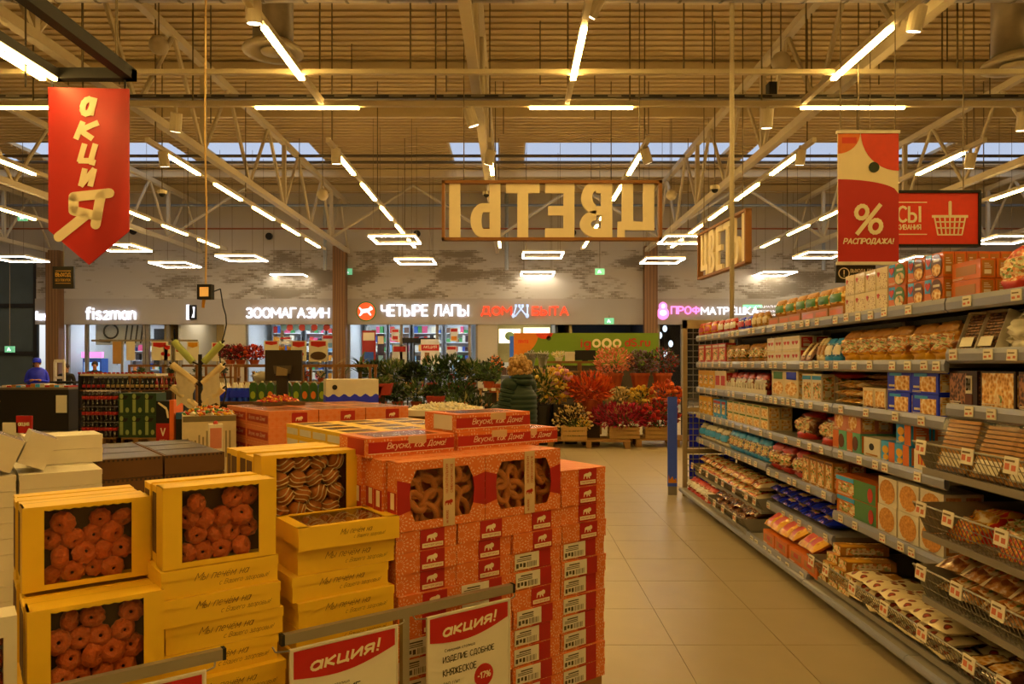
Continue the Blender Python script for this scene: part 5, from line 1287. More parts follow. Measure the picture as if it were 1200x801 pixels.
# glazed biscuits
GLM = M('glazed_biscuit', '#a8641c', .55, var=.2, scale=40); ICE = M('white_icing', '#e0cfa4', .5)
t = thing('glazed_biscuit', 'glazed', 'biscuit')
MB().ell((0, 0, 0), .026, .026, .022, 14, 8, jit=.03).build('dough', GLM, t, smooth=True)
mb = MB()
for k in (-.62, -.1, .42):
    pts = []
    for q in range(9):
        w = -1.3 + 2.6 * q / 8; x = .0275 * math.sin(w); yy = .026 * k + .005 * math.sin(w * 2.4); zz = .0235 * math.sqrt(max(.02, 1 - (x / .028) ** 2 - (yy / .028) ** 2))
        pts.append((x, yy, zz))
    mb.tube(pts, .0016, 5)
mb.build('icing', ICE, t); PGL = Proto(t)
TG = window_box('upright yellow window box of glazed biscuits behind the flat glazed box', -.205, .285, ZM + .04, w=.385, h=.255, n_behind=4)
stack_y(-.205, ZM + .039, 9, 'flat yellow box in the rear stack under the glazed window box', b0=.285, seed=6)
r = random.Random(5)
for j in range(4):
    for i in range(4):
        x = -.385 / 2 + .058 + .03 + i * .067 + (.02 if j % 2 else 0) - .008; zz = .034 + j * .06
        loc = Vector(D_(-.205, .285, ZM + .04)) + U * x + V * (.04 + r.uniform(0, .006)) + Vector((0, 0, zz))
        PGL.put(loc, rot=(PI / 2 + r.uniform(-.3, .3), r.uniform(-.9, .9), TH + r.uniform(-.3, .3)), label='brown biscuit with white icing lines inside the tall glazed window box', group='glazed biscuits in the tall box', scale=(1.36, 1.36, 1.4))
# flat glazed box on top of the right yellow stack
t = thing('flat_glazed_box', 'flat yellow box with a clear top over glazed biscuits, topmost of its stack', 'box', D_(-.185, -.012, ZM + .002), TH - .03)
w2, d2, h2, s2 = .37, .25, .075, .04
MB().box(-w2 / 2, 0, 0, w2 / 2, d2, .012).build('bottom_panel', BOX_Y, t)
MB().box(-w2 / 2, -.004, 0, w2 / 2, 0, h2).build('front_panel', BOX_Y, t); MB().box(-w2 / 2, d2 - .004, 0, w2 / 2, d2, h2).build('back_panel', BOX_Y, t)
for x in (-w2 / 2, w2 / 2 - .004): MB().box(x, 0, 0, x + .004, d2, h2).build('side_panel', BOX_Y, t)
MB().box(-w2 / 2, -.004, h2, w2 / 2, s2 - .02, h2 + .003).box(-w2 / 2, d2 - s2 + .02, h2, w2 / 2, d2, h2 + .003).box(-w2 / 2, 0, h2, -w2 / 2 + s2, d2, h2 + .003).box(w2 / 2 - s2, 0, h2, w2 / 2, d2, h2 + .003).build('lid_frame', BOX_Y, t)
MB().box(-w2 / 2 + s2, s2 - .02, h2 - .001, w2 / 2 - s2, d2 - s2 + .02, h2).build('window_film', film_mat('shiny_film', (.95, .93, .9), .22, .12), t)
letters(t, 'Мы печём на', .12, .02, SCRIPT, (.02, -.006, .05), -.015, .5); letters(t, 'с Вашего здоровья!', .12, .016, SCRIPT, (.07, -.006, .027), -.015, .5)
for j in range(4):
    for i in range(5):
        loc = Vector(D_(-.185, -.012, ZM + .002)) + U * (-.132 + i * .066) + V * (.036 + j * .058) + Vector((0, 0, .045))
        PGL.put(loc, rot=(r.uniform(-.3, .3), r.uniform(-.3, .3), r.uniform(0, 3)), label='brown biscuit with white icing lines under the clear lid of the flat box', group='glazed biscuits in the flat box', scale=(1.2, 1.1, 1.1))

# ---- orange boxes
def rays_material():
    m = bpy.data.materials.new('orange_sunburst_card'); m.use_nodes = True; nt = m.node_tree; b = nt.nodes['Principled BSDF']; b.inputs['Roughness'].default_value = .5
    tc = nt.nodes.new('ShaderNodeTexCoord'); sp = nt.nodes.new('ShaderNodeSeparateXYZ')
    def math_(op, a, b_=None, c=None):
        n = nt.nodes.new('ShaderNodeMath'); n.operation = op
        for i, v in enumerate((a, b_, c)):
            if v is None: continue
            if isinstance(v, (int, float)): n.inputs[i].default_value = v
            else: nt.links.new(v, n.inputs[i])
        return n.outputs[0]
    nt.links.new(tc.outputs['Object'], sp.inputs[0])
    c_ = .075
    h = math_('ADD', sp.outputs[0], math_('MULTIPLY', sp.outputs[1], .9))
    fx = math_('SUBTRACT', math_('FRACT', math_('DIVIDE', h, c_)), .5); fz = math_('SUBTRACT', math_('FRACT', math_('DIVIDE', sp.outputs[2], c_)), .45)
    rad = math_('SQRT', math_('ADD', math_('MULTIPLY', fx, fx), math_('MULTIPLY', fz, fz)))
    ang = math_('ARCTAN2', fz, fx)
    ray = math_('GREATER_THAN', math_('SINE', math_('MULTIPLY', ang, 14)), .55)
    ring = math_('GREATER_THAN', math_('SINE', math_('MULTIPLY', rad, 34)), -.3)
    lim = math_('LESS_THAN', rad, .48); ins = math_('GREATER_THAN', rad, .12)
    f = math_('MULTIPLY', math_('MULTIPLY', ray, ring), math_('MULTIPLY', lim, ins))
    mx = nt.nodes.new('ShaderNodeMix'); mx.data_type = 'RGBA'; mx.inputs['A'].default_value = (*lin('#d8743a'), 1); mx.inputs['B'].default_value = (*lin('#e6bd98'), 1)
    nt.links.new(f, mx.inputs['Factor']); nt.links.new(mx.outputs['Result'], b.inputs['Base Color'])
    return m
RAYS = rays_material()
OW, OD, OH = .258, .385, .077
LION = [(-.034, -.012), (-.03, -.012), (-.026, .002), (-.012, .004), (-.01, -.012), (-.004, -.012), (0, .004), (.012, -.012), (.018, -.012), (.014, .004), (.022, .0), (.03, .01), (.028, .022), (.016, .028), (.004, .022), (-.02, .02), (-.032, .014)]
def lion(mb, cx, cz, s, y, mi=0):
    mb.slab([(cx + a * s, cz + b_ * s) for a, b_ in LION], y - .0008, y, mi)
def flat_orange(sticker):
    t = thing('flat_orange_box', 'x', 'box')
    MB().box(-OW / 2, 0, 0, OW / 2, OD, OH - .004).build('tray', RAYS, t)
    MB().box(-OW / 2 - .0015, -.0015, OH - .026, OW / 2 + .0015, OD + .0015, OH).build('lid', RAYS, t)
    MB().box(-.03, -.003, .001, .075, -.0016, OH - .002).build('red_panel', BOX_R, t)
    if not sticker:
        mb = MB(); lion(mb, .022, .04, .72, -.0032); mb.box(-.022, -.0045, .008, .068, -.003, .024)
        mb.build('lion_mark', CREAM, t); letters(t, 'МАСТЕРГОРОД', .078, .008, BOX_R, (.023, -.005, .016), .02)
    else:
        MB().box(-.115, -.0045, .006, .012, -.003, OH - .006).build('price_sticker', STICK, t)
        mb = MB()
        for q in range(9): mb.box(-.052 + q * .006, -.0052, .012, -.049 + q * .006 - (.0015 if q % 3 else 0), -.0045, .034)
        for zz in (.04, .047): mb.box(-.105, -.0052, zz, -.03, -.0045, zz + .003)
        for q in range(3): mb.box(-.108 + q * .018, -.0052, .014 + .004 * (q % 2), -.096 + q * .018, -.0045, .032)
        mb.box(-.09, -.0052, .055, -.03, -.0045, .06); mb.build('sticker_print', M('sticker_ink', '#4a4238', .7), t)
    return Proto(t)
PO1 = flat_orange(False); PO2 = flat_orange(True)
def stack_o(a, n, plan, words, b0=0.0, seed=0):
    r = random.Random(seed)
    for k in range(n):
        st = plan[n - 1 - k] if n - 1 - k < len(plan) else 's'
        lb = '%s orange box, %s from top, %s' % ('lion-marked' if st == 'l' else 'stickered', ORD[n - 1 - k], words)
        (PO1 if st == 'l' else PO2).put(D_(a + r.uniform(-.006, .006), b0 + r.uniform(-.005, .008), .144 + k * (OH + .001)), TH + r.uniform(-.02, .02), lb, group='boxes of the ' + words)
ZO = .144 + 10.5 * 0 + 11 * (OH + .001)
nO = 10; ZO = .144 + nO * (OH + .001) + .03
ZO = .144 + nO * (OH + .001)
stack_o(.131, nO, 'lllllsssss', 'first orange stack beside the yellow boxes', seed=1)
stack_o(.395, nO, 'lllsssssss', 'second orange stack behind the price board', seed=2)
stack_o(.660, nO, 'llsslssss', 'third orange stack from the left', seed=3)
stack_o(.925, 12, 'llllsssssssss', 'tall orange stack at the aisle corner', b0=.012, seed=4)
for a, w_ in ((.131, 'first'), (.395, 'second'), (.660, 'third')): stack_o(a, nO, '', '%s orange stack of the rear row' % w_, b0=.40, seed=9)
# upright ring-biscuit boxes
RING = M('ring_biscuit', '#b06a28', .6, var=.22, scale=40, bump=.2)
def torus(mb, Rx, Ry, rr, n=16, m=8):
    b0 = len(mb.v)
    for i in range(n):
        w = 2 * PI * i / n
        for j in range(m):
            q = 2 * PI * j / m; e = rr * math.cos(q)
            mb.v.append(((Rx + e) * math.cos(w), (Ry + e) * math.sin(w), rr * math.sin(q)))
    for i in range(n):
        for j in range(m):
            a, c = (i + 1) % n, (j + 1) % m; mb.f.append([b0 + i * m + j, b0 + a * m + j, b0 + a * m + c, b0 + i * m + c]); mb.m.append(0)
mb = MB(); torus(mb, .044, .03, .0135); RB = mb.build('ring_biscuit', RING, smooth=True); RB['category'] = 'biscuit'; RB['label'] = 'ring'; PRB = Proto(RB)
BW_, BH_, BD_ = .388, .255, .078
def ring_box(label, a, b0, front=True):
    z = ZO + .001
    t = thing('ring_biscuit_box', label, 'box', D_(a, b0, z), TH)
    w, h, d = BW_, BH_, BD_
    if not front:
        t['group'] = 'upright orange boxes behind'
        MB().box(-w / 2, 0, 0, w / 2, d, h).build('carton', RAYS, t)
        MB().box(-w / 2 - .0012, .006, .03, -w / 2, d - .006, h * .56).build('red_side_print', BOX_R, t)
        MB().box(-w / 2 - .002, .02, .08, -w / 2 - .0012, d - .03, .14).build('side_label', CREAM, t)
        return t
    MB().box(-w / 2, d - .004, 0, w / 2, d, h).build('back_panel', BOX_O, t); MB().box(-w / 2, .001, 0, w / 2, d, .004).build('bottom_panel', BOX_O, t)
    MB().box(-w / 2, .001, h - .004, w / 2, d, h).build('top_panel', RAYS, t)
    for x in (-w / 2, w / 2 - .004): MB().box(x, .001, 0, x + .004, d, h).build('side_panel', RAYS, t)
    MB().box(-w / 2 - .0012, .006, .03, -w / 2, d - .006, h * .56).build('red_side_print', BOX_R, t)
    MB().box(-w / 2 - .002, .02, .08, -w / 2 - .0012, d - .03, .14).build('side_label', CREAM, t)
    # front card with a barrel-shaped window
    hole = [(-.12, .032), (.12, .032), (.138, .075), (.143, .125), (.138, .175), (.115, .222), (-.115, .222), (-.138, .175), (-.143, .125), (-.138, .075)]
    outer = [(-.15, 0), (.15, 0), (w / 2, .06), (w / 2, .125), (w / 2, .19), (.15, h), (-.15, h), (-w / 2, .19), (-w / 2, .125), (-w / 2, .06)]
    outer[0] = (-w / 2, 0); outer[1] = (w / 2, 0); outer[5] = (w / 2, h); outer[6] = (-w / 2, h)
    m2 = MB(); n = len(hole)
    m2.v = [(x, -.001, zz) for x, zz in outer] + [(x, -.001, zz) for x, zz in hole]
    for i in range(n):
        j = (i + 1) % n; m2.f.append([i, j, n + j, n + i]); m2.m.append(1 if i in (2, 3, 7, 8) and True else 0)
    m2.m = [1 if i in (2, 3, 7, 8) else 0 for i in range(n)]
    o = m2.build('front_card', [RAYS, BOX_R], t)
    sol = o.modifiers.new('thickness', 'SOLIDIFY'); sol.thickness = .002; sol.offset = -1
    MB().box(-w / 2 + .01, .0014, .02, w / 2 - .01, .0018, h - .02).build('window_film', FILM, t)
    MB().box(.0, -.004, .0, .052, -.0022, h + .0).build('paper_band', M('band_paper', '#cbb089', .6), t)
    letters(t, 'НА НАТУРАЛЬНОМ', .11, .011, BOX_R, (.016, -.0045, .18), .01, rot=(0, -PI / 2, 0)); letters(t, 'СЛИВОЧНОМ МАСЛЕ', .11, .011, BOX_R, (.037, -.0045, .18), .01, rot=(0, -PI / 2, 0))
    mb = MB(); lion(mb, .026, .085, .55, -.004); mb.build('red_mark', BOX_R, t)
    letters(t, 'НА МОЛОКЕ', .05, .01, BOX_R, (.018, -.0045, .035), .01, rot=(0, -PI / 2, 0))
    rr = random.Random(int(a * 100)); spots = []
    for j in range(4):
        for i in range(4): spots.append((-.115 + i * .074 + (.02 if j % 2 else 0) - .005, .05 + j * .05))
    for i, (x, zz) in enumerate(spots):
        loc = Vector(D_(a, b0, z)) + U * x + V * (.026 + rr.uniform(-.004, .026)) + Vector((0, 0, zz))
        PRB.put(loc, rot=(PI / 2 + rr.uniform(-.5, .2), rr.uniform(0, 3.1), TH + rr.uniform(-.4, .4)), label='oval ring biscuit seen through the window of the %s orange box' % ('left' if a < .3 else 'right'), group='ring biscuits in the %s orange box' % ('left' if a < .3 else 'right'))
    return t
ring_box('upright orange box with a window of ring biscuits, left of the pair', .194, -.004); ring_box('upright orange box with a window of ring biscuits, right of the pair', .586, -.002)
for q in range(1, 6):
    for a, w_ in ((.194, 'left'), (.586, 'right')): ring_box('orange box standing on edge, %s behind the %s ring-biscuit box' % (ORD[q - 1], w_), a - .012 * (q % 2) - .004 * q, q * (BD_ + .002), False)
# flat orange boxes on top, long side to the front
def flat_long(label, a, b0, z, yaw=0.0, top=False):
    w, d, h = .388, .258, .0735
    t = thing('slogan_box', label, 'box', D_(a, b0, z), TH + yaw)
    MB().box(-w / 2, 0, 0, w / 2, d, h).build('carton', RAYS, t)
    MB().box(-w / 2 + .002, -.0015, .016, w / 2 - .002, 0, .058).build('red_band', BOX_R, t)
    letters(t, 'Вкусно, как Дома!', .27, .032, CREAM, (.02, -.002, .038), .004, .3); MB().box(-w / 2 + .002, -.0012, .012, w / 2 - .002, 0, .0145).build('cream_line', CREAM, t)
    MB().box(-.02, -.003, .045, .06, -.0016, h + .0005).build('paper_seal', M('band_paper'), t)
    MB().box(-w / 2 - .001, .03, .006, -w / 2, .18, h - .006).build('side_sticker', STICK if top else BOX_R, t)
    MB().box(-w / 2 + .05, .04, h, w / 2 - .05, d - .04, h + .001).build('clear_lid', film_mat('lid_film', (.7, .66, .62), .35, .18), t)
    return t
zt = ZO + .001 + BH_ + .001
flat_long('flat orange box with slogan, single one on the left of the display top', .165, .175, zt)
flat_long('flat orange box with slogan, lower of the pair on the display top', .575, .185, zt, .01)
flat_long('flat orange box with slogan, topmost of the pair on the display top', .572, .19, zt + .0745, -.01, True)
flat_long('flat orange box lying at the right rear corner of the display top', .93, .42, zt - .03, .0)
tag(MB().box(-.1, 0, 0, .1, .2, zt - .031 - .0).build('rear_orange_carton', RAYS, None, D_(.93, .45, .0), TH), 'plain orange carton column at the rear right of the orange display', 'box')
# ---- white boxes at the left edge
def white_box(label, a, b0, z, window=True):
    t = thing('white_window_box', label, 'box', D_(a, b0, z), TH); w, h, d, s = .36, .25, .1, .03
    MB().box(-w / 2, d - .004, 0, w / 2, d, h).build('back_panel', BOX_W, t)
    for q in ((0, .03), (h - .055, h)): MB().box(-w / 2 + s, .001, q[0], w / 2 - s, d - .005, q[1]).build('rail_panel', BOX_W, t)
    for x in (-w / 2, w / 2 - s): MB().box(x, 0, 0, x + s, d - .0045, h).build('side_panel', BOX_W, t)
    MB().box(-w / 2 + s, .004, .03, w / 2 - s, .006, h - .055).build('window_film', FILM, t)
    return t
white_box('white window box of biscuits at the left edge beside the yellow boxes', -1.33, .0, .61); 
for j in range(3):
    for i in range(4):
        loc = Vector(D_(-1.33, .0, .61)) + U * (-.12 + i * .078) + V * .05 + Vector((0, 0, .062 + j * .062))
        PCK.put(loc, rot=(PI / 2, .2 * i, TH), label='large brown biscuit inside the white window box at the left edge', group='biscuits in the white box', scale=(1.35, 1.35, 1.5))
t = thing('white_flat_box', 'white flat box under the window box at the left edge', 'box', D_(-1.33, .0, .144), TH)
MB().box(-.18, 0, 0, .18, .3, .44).build('carton', BOX_W, t); MB().box(-.18, -.002, .436, .18, .302, .462).build('lid', BOX_W, t)
PW = thing('white_box', 'w', 'box'); MB().box(-.18, 0, 0, .18, .28, .07).build('carton', BOX_W, PW); MB().box(-.182, -.002, .05, .182, .282, .075).build('lid', BOX_W, PW); PW = Proto(PW)
pallet('wooden pallet under the white boxes at the left', D_(-1.22, 1.95), TH, 1.15, .8)
for i, a in enumerate((-1.6, -1.225, -.85)):
    for j in range(2):
        for k in range(11): PW.put(D_(a, 1.98 + j * .3, .144 + k * .077), TH + .02 * ((k + i) % 2), 'white lidded box, %s from the floor, %s white stack, %s row' % (ORD[k], ('leftmost', 'middle', 'right')[i], ('front', 'rear')[j]), group='white stacks')
PLN = thing('leaning_white_box', 'w', 'box'); MB().box(-.062, 0, 0, .062, .24, .165).build('carton', BOX_W, PLN); MB().box(-.056, .01, .165, .056, .23, .167).build('clear_end', film_mat('lid_film'), PLN); PLN = Proto(PLN)
for q, a in enumerate((-1.27, -1.125, -.98)): PLN.put(D_(a, 2.0 + .02 * q, 1.022), rot=(0, .4, TH), label='white box leaning sideways on the white stacks, %s of three from the left' % ORD[q], group='leaning white boxes')
PW.put(D_(-.80, 2.32, .992), TH, 'white lidded box lying alone on the right white stack', group='white stacks'); PW.put(D_(-.8, 2.32, 1.069), TH + .03, 'uppermost white lidded box beside the brown cartons', group='white stacks')
# ---- price rails with promotion cards
RAILM = M('aluminium_rail', '#9c978a', .35, .6, var=.05)
def price_rail(label, a0, a1, z, cards, b0=-.13, post=None):
    t = thing('price_rail', label, 'rail', D_(a0, b0, 0), TH); L = a1 - a0
    MB().box(0, -.012, z - .016, L, .012, z + .016).build('bar', RAILM, t)
    for x in (0, L - .004): MB().box(x - .004, -.013, z - .017, x + .006, .013, z + .017).build('end_cap', BLACK, t)
    for x in post or (): MB().box(x - .013, -.012, 0, x + .013, .012, z - .016).build('post', RAILM, t)
    for x in post or (): MB().box(x - .15, -.12, 0, x + .15, .1, .02).build('foot', RAILM, t)
    for (x, w, lines) in cards:
        c = MB().box(x - w / 2, -.02, z - .42, x + w / 2, -.014, z - .035).build('card', STICK, t)
        pts = [(x - w / 2 + .006, z - .04), (x - w / 2 + .006, z - .125)] + [(x - w / 2 + .006 + (w - .012) * q / 12, z - .125 - .028 * math.sin(PI * q / 12) + .03 * (q / 12)) for q in range(1, 13)] + [(x + w / 2 - .006, z - .04)]
        MB().slab(pts, -.0215, -.02).build('red_field', RED, c)
        letters(c, 'акция!', w * .68, .05, CREAM, (x, -.0225, z - .088), .035, .15, rot=(0, -.06, 0))
        for (body, ww, hh, dx, dz) in lines: letters(c, body, ww, hh, INK, (x + dx, -.021, z + dz), .012)
        for a_, b_, cc, dd in ((x - w / 2, -.022, x + w / 2, .004), (x - w / 2, -.022, x + w / 2, .004)): pass
        m2 = MB(); m2.box(x - w / 2 - .006, -.023, z - .425, x - w / 2, -.012, z - .03).box(x + w / 2, -.023, z - .425, x + w / 2 + .006, -.012, z - .03).box(x - w / 2, -.023, z - .036, x + w / 2, -.012, z - .03)
        m2.build('card_holder', PALE, t)
        mm = MB(); mm.tube([(x - w / 2 - .006, -.018, z - .034), (x - w / 2 - .05, -.018, z - .028), (x - w / 2 - .055, -.005, z - .014)], .003, 5); mm.build('wire_hook', WIREM, t); mm = MB(); mm.tube([(x + w / 2 + .006, -.018, z - .034), (x + w / 2 + .03, -.018, z - .028), (x + w / 2 + .035, -.005, z - .014)], .003, 5)
        mm.build('wire_hook', WIREM, t)
    return t
def a_of(px, b0=-.13):
    o = O0 + V * b0; k = (px - HX) / F
    return (o.y * k - o.x) / (.8 - .6 * k)
aL, aR = a_of(330), a_of(601)
a1, a2 = a_of(337), a_of(463)
zr = .68
b1, b2 = a_of(497), a_of(594)
rl = price_rail('aluminium price rail with two promotion cards before the stacks', aL, aR, zr, [((a1 + a2) / 2 - aL, a2 - a1 - .012, [('Северная столица', .12, .012, -.05, -.175), ('ИЗДЕЛИЕ', .16, .03, -.03, -.2)]), ((b1 + b2) / 2 - aL, b2 - b1 - .012, [('Северная столица', .13, .014, -.045, -.165), ('ИЗДЕЛИЕ СДОБНОЕ', .225, .026, -.005, -.197), ('КНЯЖЕСКОЕ', .145, .026, -.045, -.243), ('260 г/шт', .07, .012, -.08, -.282)])], post=[a_of(474) - aL])
cx = (b1 + b2) / 2 - aL
cd = [c for c in rl.children if c.name.startswith('card') and 'holder' not in c.name][-1]
MB().cyl((cx + .06, -.0225, zr - .29), (cx + .06, -.02, zr - .29), .042, .042, 24).build('discount_disc', RED, cd)
letters(cd, '-17%', .06, .026, CREAM, (cx + .06, -.0235, zr - .288), .03)
aL2, aR2 = a_of(-120), a_of(263)
price_rail('aluminium price rail with a promotion card at the lower left', aL2, aR2, zr, [(a_of(172) - aL2, a_of(240) - a_of(105), []), (a_of(-60) - aL2, .3, [])], post=[.1])
# ------------------------------------------------------------------ stacks behind the display
pallet('wooden pallet under the brown cartons', D_(-.27, 2.44), TH, .8, 1.0)
KT = M('kraft_dark', '#5f4022', .75, var=.1)
PK = thing('brown_carton', 'b', 'box'); MB().box(-.175, 0, 0, .175, .31, .115).build('carton', KT, PK); MB().box(-.165, .01, .115, .165, .3, .118).build('clear_lid', film_mat('dull_lid', (.5, .45, .4), .22, .3), PK)
mb = MB()
for q in range(14): mb.box(-.17 + q * .0245, -.001, .1, -.158 + q * .0245, 0, .113)
mb.build('notched_edge', M('kraft_notch', '#2c1c0e'), PK); PK = Proto(PK)
for i, a in enumerate((-.455, -.092)):
    for j in range(3):
        for k in range(7): PK.put(D_(a, 2.45 + j * .325, .144 + k * .1205), TH, 'brown carton, %s from the floor, %s column, %s row' % (ORD[k], ('left', 'right')[i], ('front', 'middle', 'rear')[j]), group='brown cartons %s' % ('left', 'right')[i])
pallet('wooden pallet under the far yellow boxes', D_(1.33, 2.25), TH, 1.08, 1.06)
fy = MB().box(-.176, 0, 0, .176, .256, .083).box(-.178, -.0015, .06, .178, .258, .0835).box(-.12, .04, .0835, .12, .22, .0842, 1).box(-.178, .02, .01, -.177, .24, .058, 2)
PY2 = proto_mesh('flat_yellow_box', fy, [BOX_Y, film_mat('lid_film'), BOX_W])
for i in range(3):
    for j in range(4):
        for k in range(11): PY2.put(D_(.79 + .18 + i * .36, 2.26 + j * .262, .144 + k * .0845), TH + .01 * ((i + j + k) % 3 - 1), 'far pallet flat yellow box, layer %s, %s column, %s row' % (ORD[k], ORD[i], ORD[j]), group='far yellow boxes')
pallet('wooden pallet under the large orange cartons', D_(1.52, 3.85), TH, 1.4, 1.22)
lo = MB().box(-.22, 0, 0, .22, .595, .14); lo.box(-.221, .02, .03, -.2195, .575, .1, 1); lo.box(-.02, -.0012, .02, .12, 0, .12, 1); lion(lo, .05, .06, 1.0, -.0012, 2); lo.box(-.2, .03, .14, .2, .56, .1408, 3)
PO3 = proto_mesh('large_orange_carton', lo, [RAYS, BOX_R, CREAM, film_mat('lid_film')])
letters(PO3.root, 'Вкусно, как Дома!', .45, .045, CREAM, (-.223, .3, .065), .004, .3, rot=(0, 0, -PI / 2))
for i in range(3):
    for j in range(2):
        for k in range(7): PO3.put(D_(.836 + .225 + i * .45, 3.86 + j * .605, .144 + k * .142), TH, 'large orange carton on the far pallet, layer %s, %s column, %s row' % (ORD[k], ORD[i], ('front', 'rear')[j]), group='far orange cartons')
# white and blue cartons
BWAVE = M('carton_blue', '#1a2cf0', .5)
t0 = thing('blue_wave_carton', 'w', 'box'); MB().box(-.3, 0, 0, .3, .4, .27).build('carton', BOX_W, t0)
m2 = MB(); m2.slab([(-.3, .0)] + [(-.3 + .6 * q / 24, 0) for q in range(1, 25)] + [(.3 - .6 * q / 24, .085 + .018 * math.sin(q * 1.3)) for q in range(25)], -.002, 0); m2.box(-.302, 0, 0, -.3, .4, .085)
m2.build('blue_wave', BWAVE, t0); MB().lathe([(.0, 0), (.03, 0), (.0, .002)], 12).build('dark_emblem', INK, t0, loc=(-.2, -.003, .18), rot=(PI / 2, 0, 0)); PWV = Proto(t0)
pw = P(411, 470, 8.6)
for k in range(4): PWV.put((pw[0] + .02, pw[1], .002 + k * .272), rotz=math.radians(18), label='white carton with a blue wave print, %s of its stack' % ('lowest', 'second from the floor', 'third from the floor', 'topmost')[k], group='blue wave cartons')
PWV.put((pw[0] + .02, pw[1], 1.09 - .001), rotz=math.radians(18), label='white carton with a blue wave print crowning the stack behind the yellow boxes', group='blue wave cartons')
t0 = thing('white_blue_box', 'w', 'box'); MB().box(-.16, 0, 0, .16, .3, .2).build('carton', BOX_W, t0); MB().box(-.05, -.002, .0, .05, 0, .2).build('blue_stripe', BWAVE, t0); PB2 = Proto(t0)
for i, px in enumerate((448, 472)):
    p = P(px, 480, 7.6)
    for k in range(5): PB2.put((p[0], p[1], .001 + k * .21), rotz=math.radians(20), label='white blue-striped box, %s from the floor, column %s right of wave cartons' % (ORD[k], ('just', 'second')[i]), group='white blue boxes %d' % i)
t = thing('fluffy_heap', 'pale heap of wrapped sweets spread behind the yellow boxes', 'sweets', P(522, 478, 7.5)); 
def heap(parent, n, rx, ry, rz, s, mats, seed):
    r = random.Random(seed); mb = MB()
    for q in range(n):
        a = r.uniform(0, 2 * PI); u = math.sqrt(r.random()); x, y = rx * u * math.cos(a), ry * u * math.sin(a); z = rz * (1 - u * u) * r.uniform(.3, 1)
        m = Matrix.Rotation(r.uniform(0, 3), 3, Vector((r.random(), r.random(), r.random() + .01)).normalized()); b = len(mb.v); mi = r.randrange(len(mats))
        for v in ((1, 0, 0), (-1, 0, 0), (0, .6, 0), (0, -.6, 0), (0, 0, .5), (0, 0, -.5)):
            w = m @ (Vector(v) * s * r.uniform(.8, 1.2)); mb.v.append((x + w.x, y + w.y, z + w.z))
        for f_ in ((0, 2, 4), (2, 1, 4), (1, 3, 4), (3, 0, 4), (2, 0, 5), (1, 2, 5), (3, 1, 5), (0, 3, 5)): mb.f.append([b + i for i in f_]); mb.m.append(mi)
    o = mb.build('wrapped_sweets', mats, parent); o['kind'] = 'stuff'; return o
heap(t, 200, .36, .3, .06, .03, [ccream, cwhite, BOX_W], 3); zz = t.location.z
MB().box(-.37, -.31, -.06, .37, .31, .0).build('tray', BOX_W, t); MB().box(-.35, -.3, -zz + .002, .35, .3, -.06).build('stand', KT, t)
# cream sweet cartons and heaps
def sweet_box(label, px, py, d, w, dep, pal, seed, rz):
    p = P(px, py, d); t = thing('sweet_bin', label, 'bin', (p[0], p[1], 0), rz)
    MB().box(-w / 2, 0, 0, w / 2, dep, p[2]).build('carton', M('cream_print_carton', '#cfc2a0', .6), t)
    mb = MB(); r = random.Random(seed)
    for q in range(12): x = -w / 2 + .03 + q * (w - .06) / 12; mb.box(x, -.002, p[2] - .45 + r.uniform(0, .1), x + .015, 0, p[2] - .12 - r.uniform(0, .1))
    mb.build('printed_text', M('print_grey', '#8a7f68'), t)
    MB().box(-w / 2, -.004, p[2] - .05, w / 2, 0, p[2]).build('front_flap', M('flap_grey', '#6f664f'), t)
    h = heap(t, 220, w / 2, dep / 2, .07, .028, pal, seed); h.location = (0, dep / 2, p[2] + .01)
SW1 = [cgreen, cr, cy, cwhite, corange]
sweet_box('cream carton bin heaped with green and red sweets under the bag rolls', 246, 487, 6.6, .44, .42, SW1, 5, math.radians(25))
t = thing('sweet_tray', 'shallow tray of red and yellow sweets on the far orange cartons', 'tray', (-2.3, 7.33, 1.139), TH); MB().box(-.21, -.15, 0, .21, .15, .03).build('tray', KT, t); heap(t, 150, .2, .14, .07, .026, [cr, corange, cy, cr], 6).location = (0, 0, .03)
t = thing('pink_print_box', 'small white box with pink print before the cream carton bin', 'box', (*P(253, 525, 6.2)[:2], 0), math.radians(25)); zp = P(253, 497, 6.2)[2]
MB().box(-.055, 0, 0, .055, .1, zp).build('carton', BOX_W, t); MB().box(-.045, -.002, zp - .2, .045, 0, zp - .03).build('pink_print', cpink, t); MB().ell((.0, .04, zp + .01), .02, .02, .018, 8, 6).build('red_sweet', cr, t)
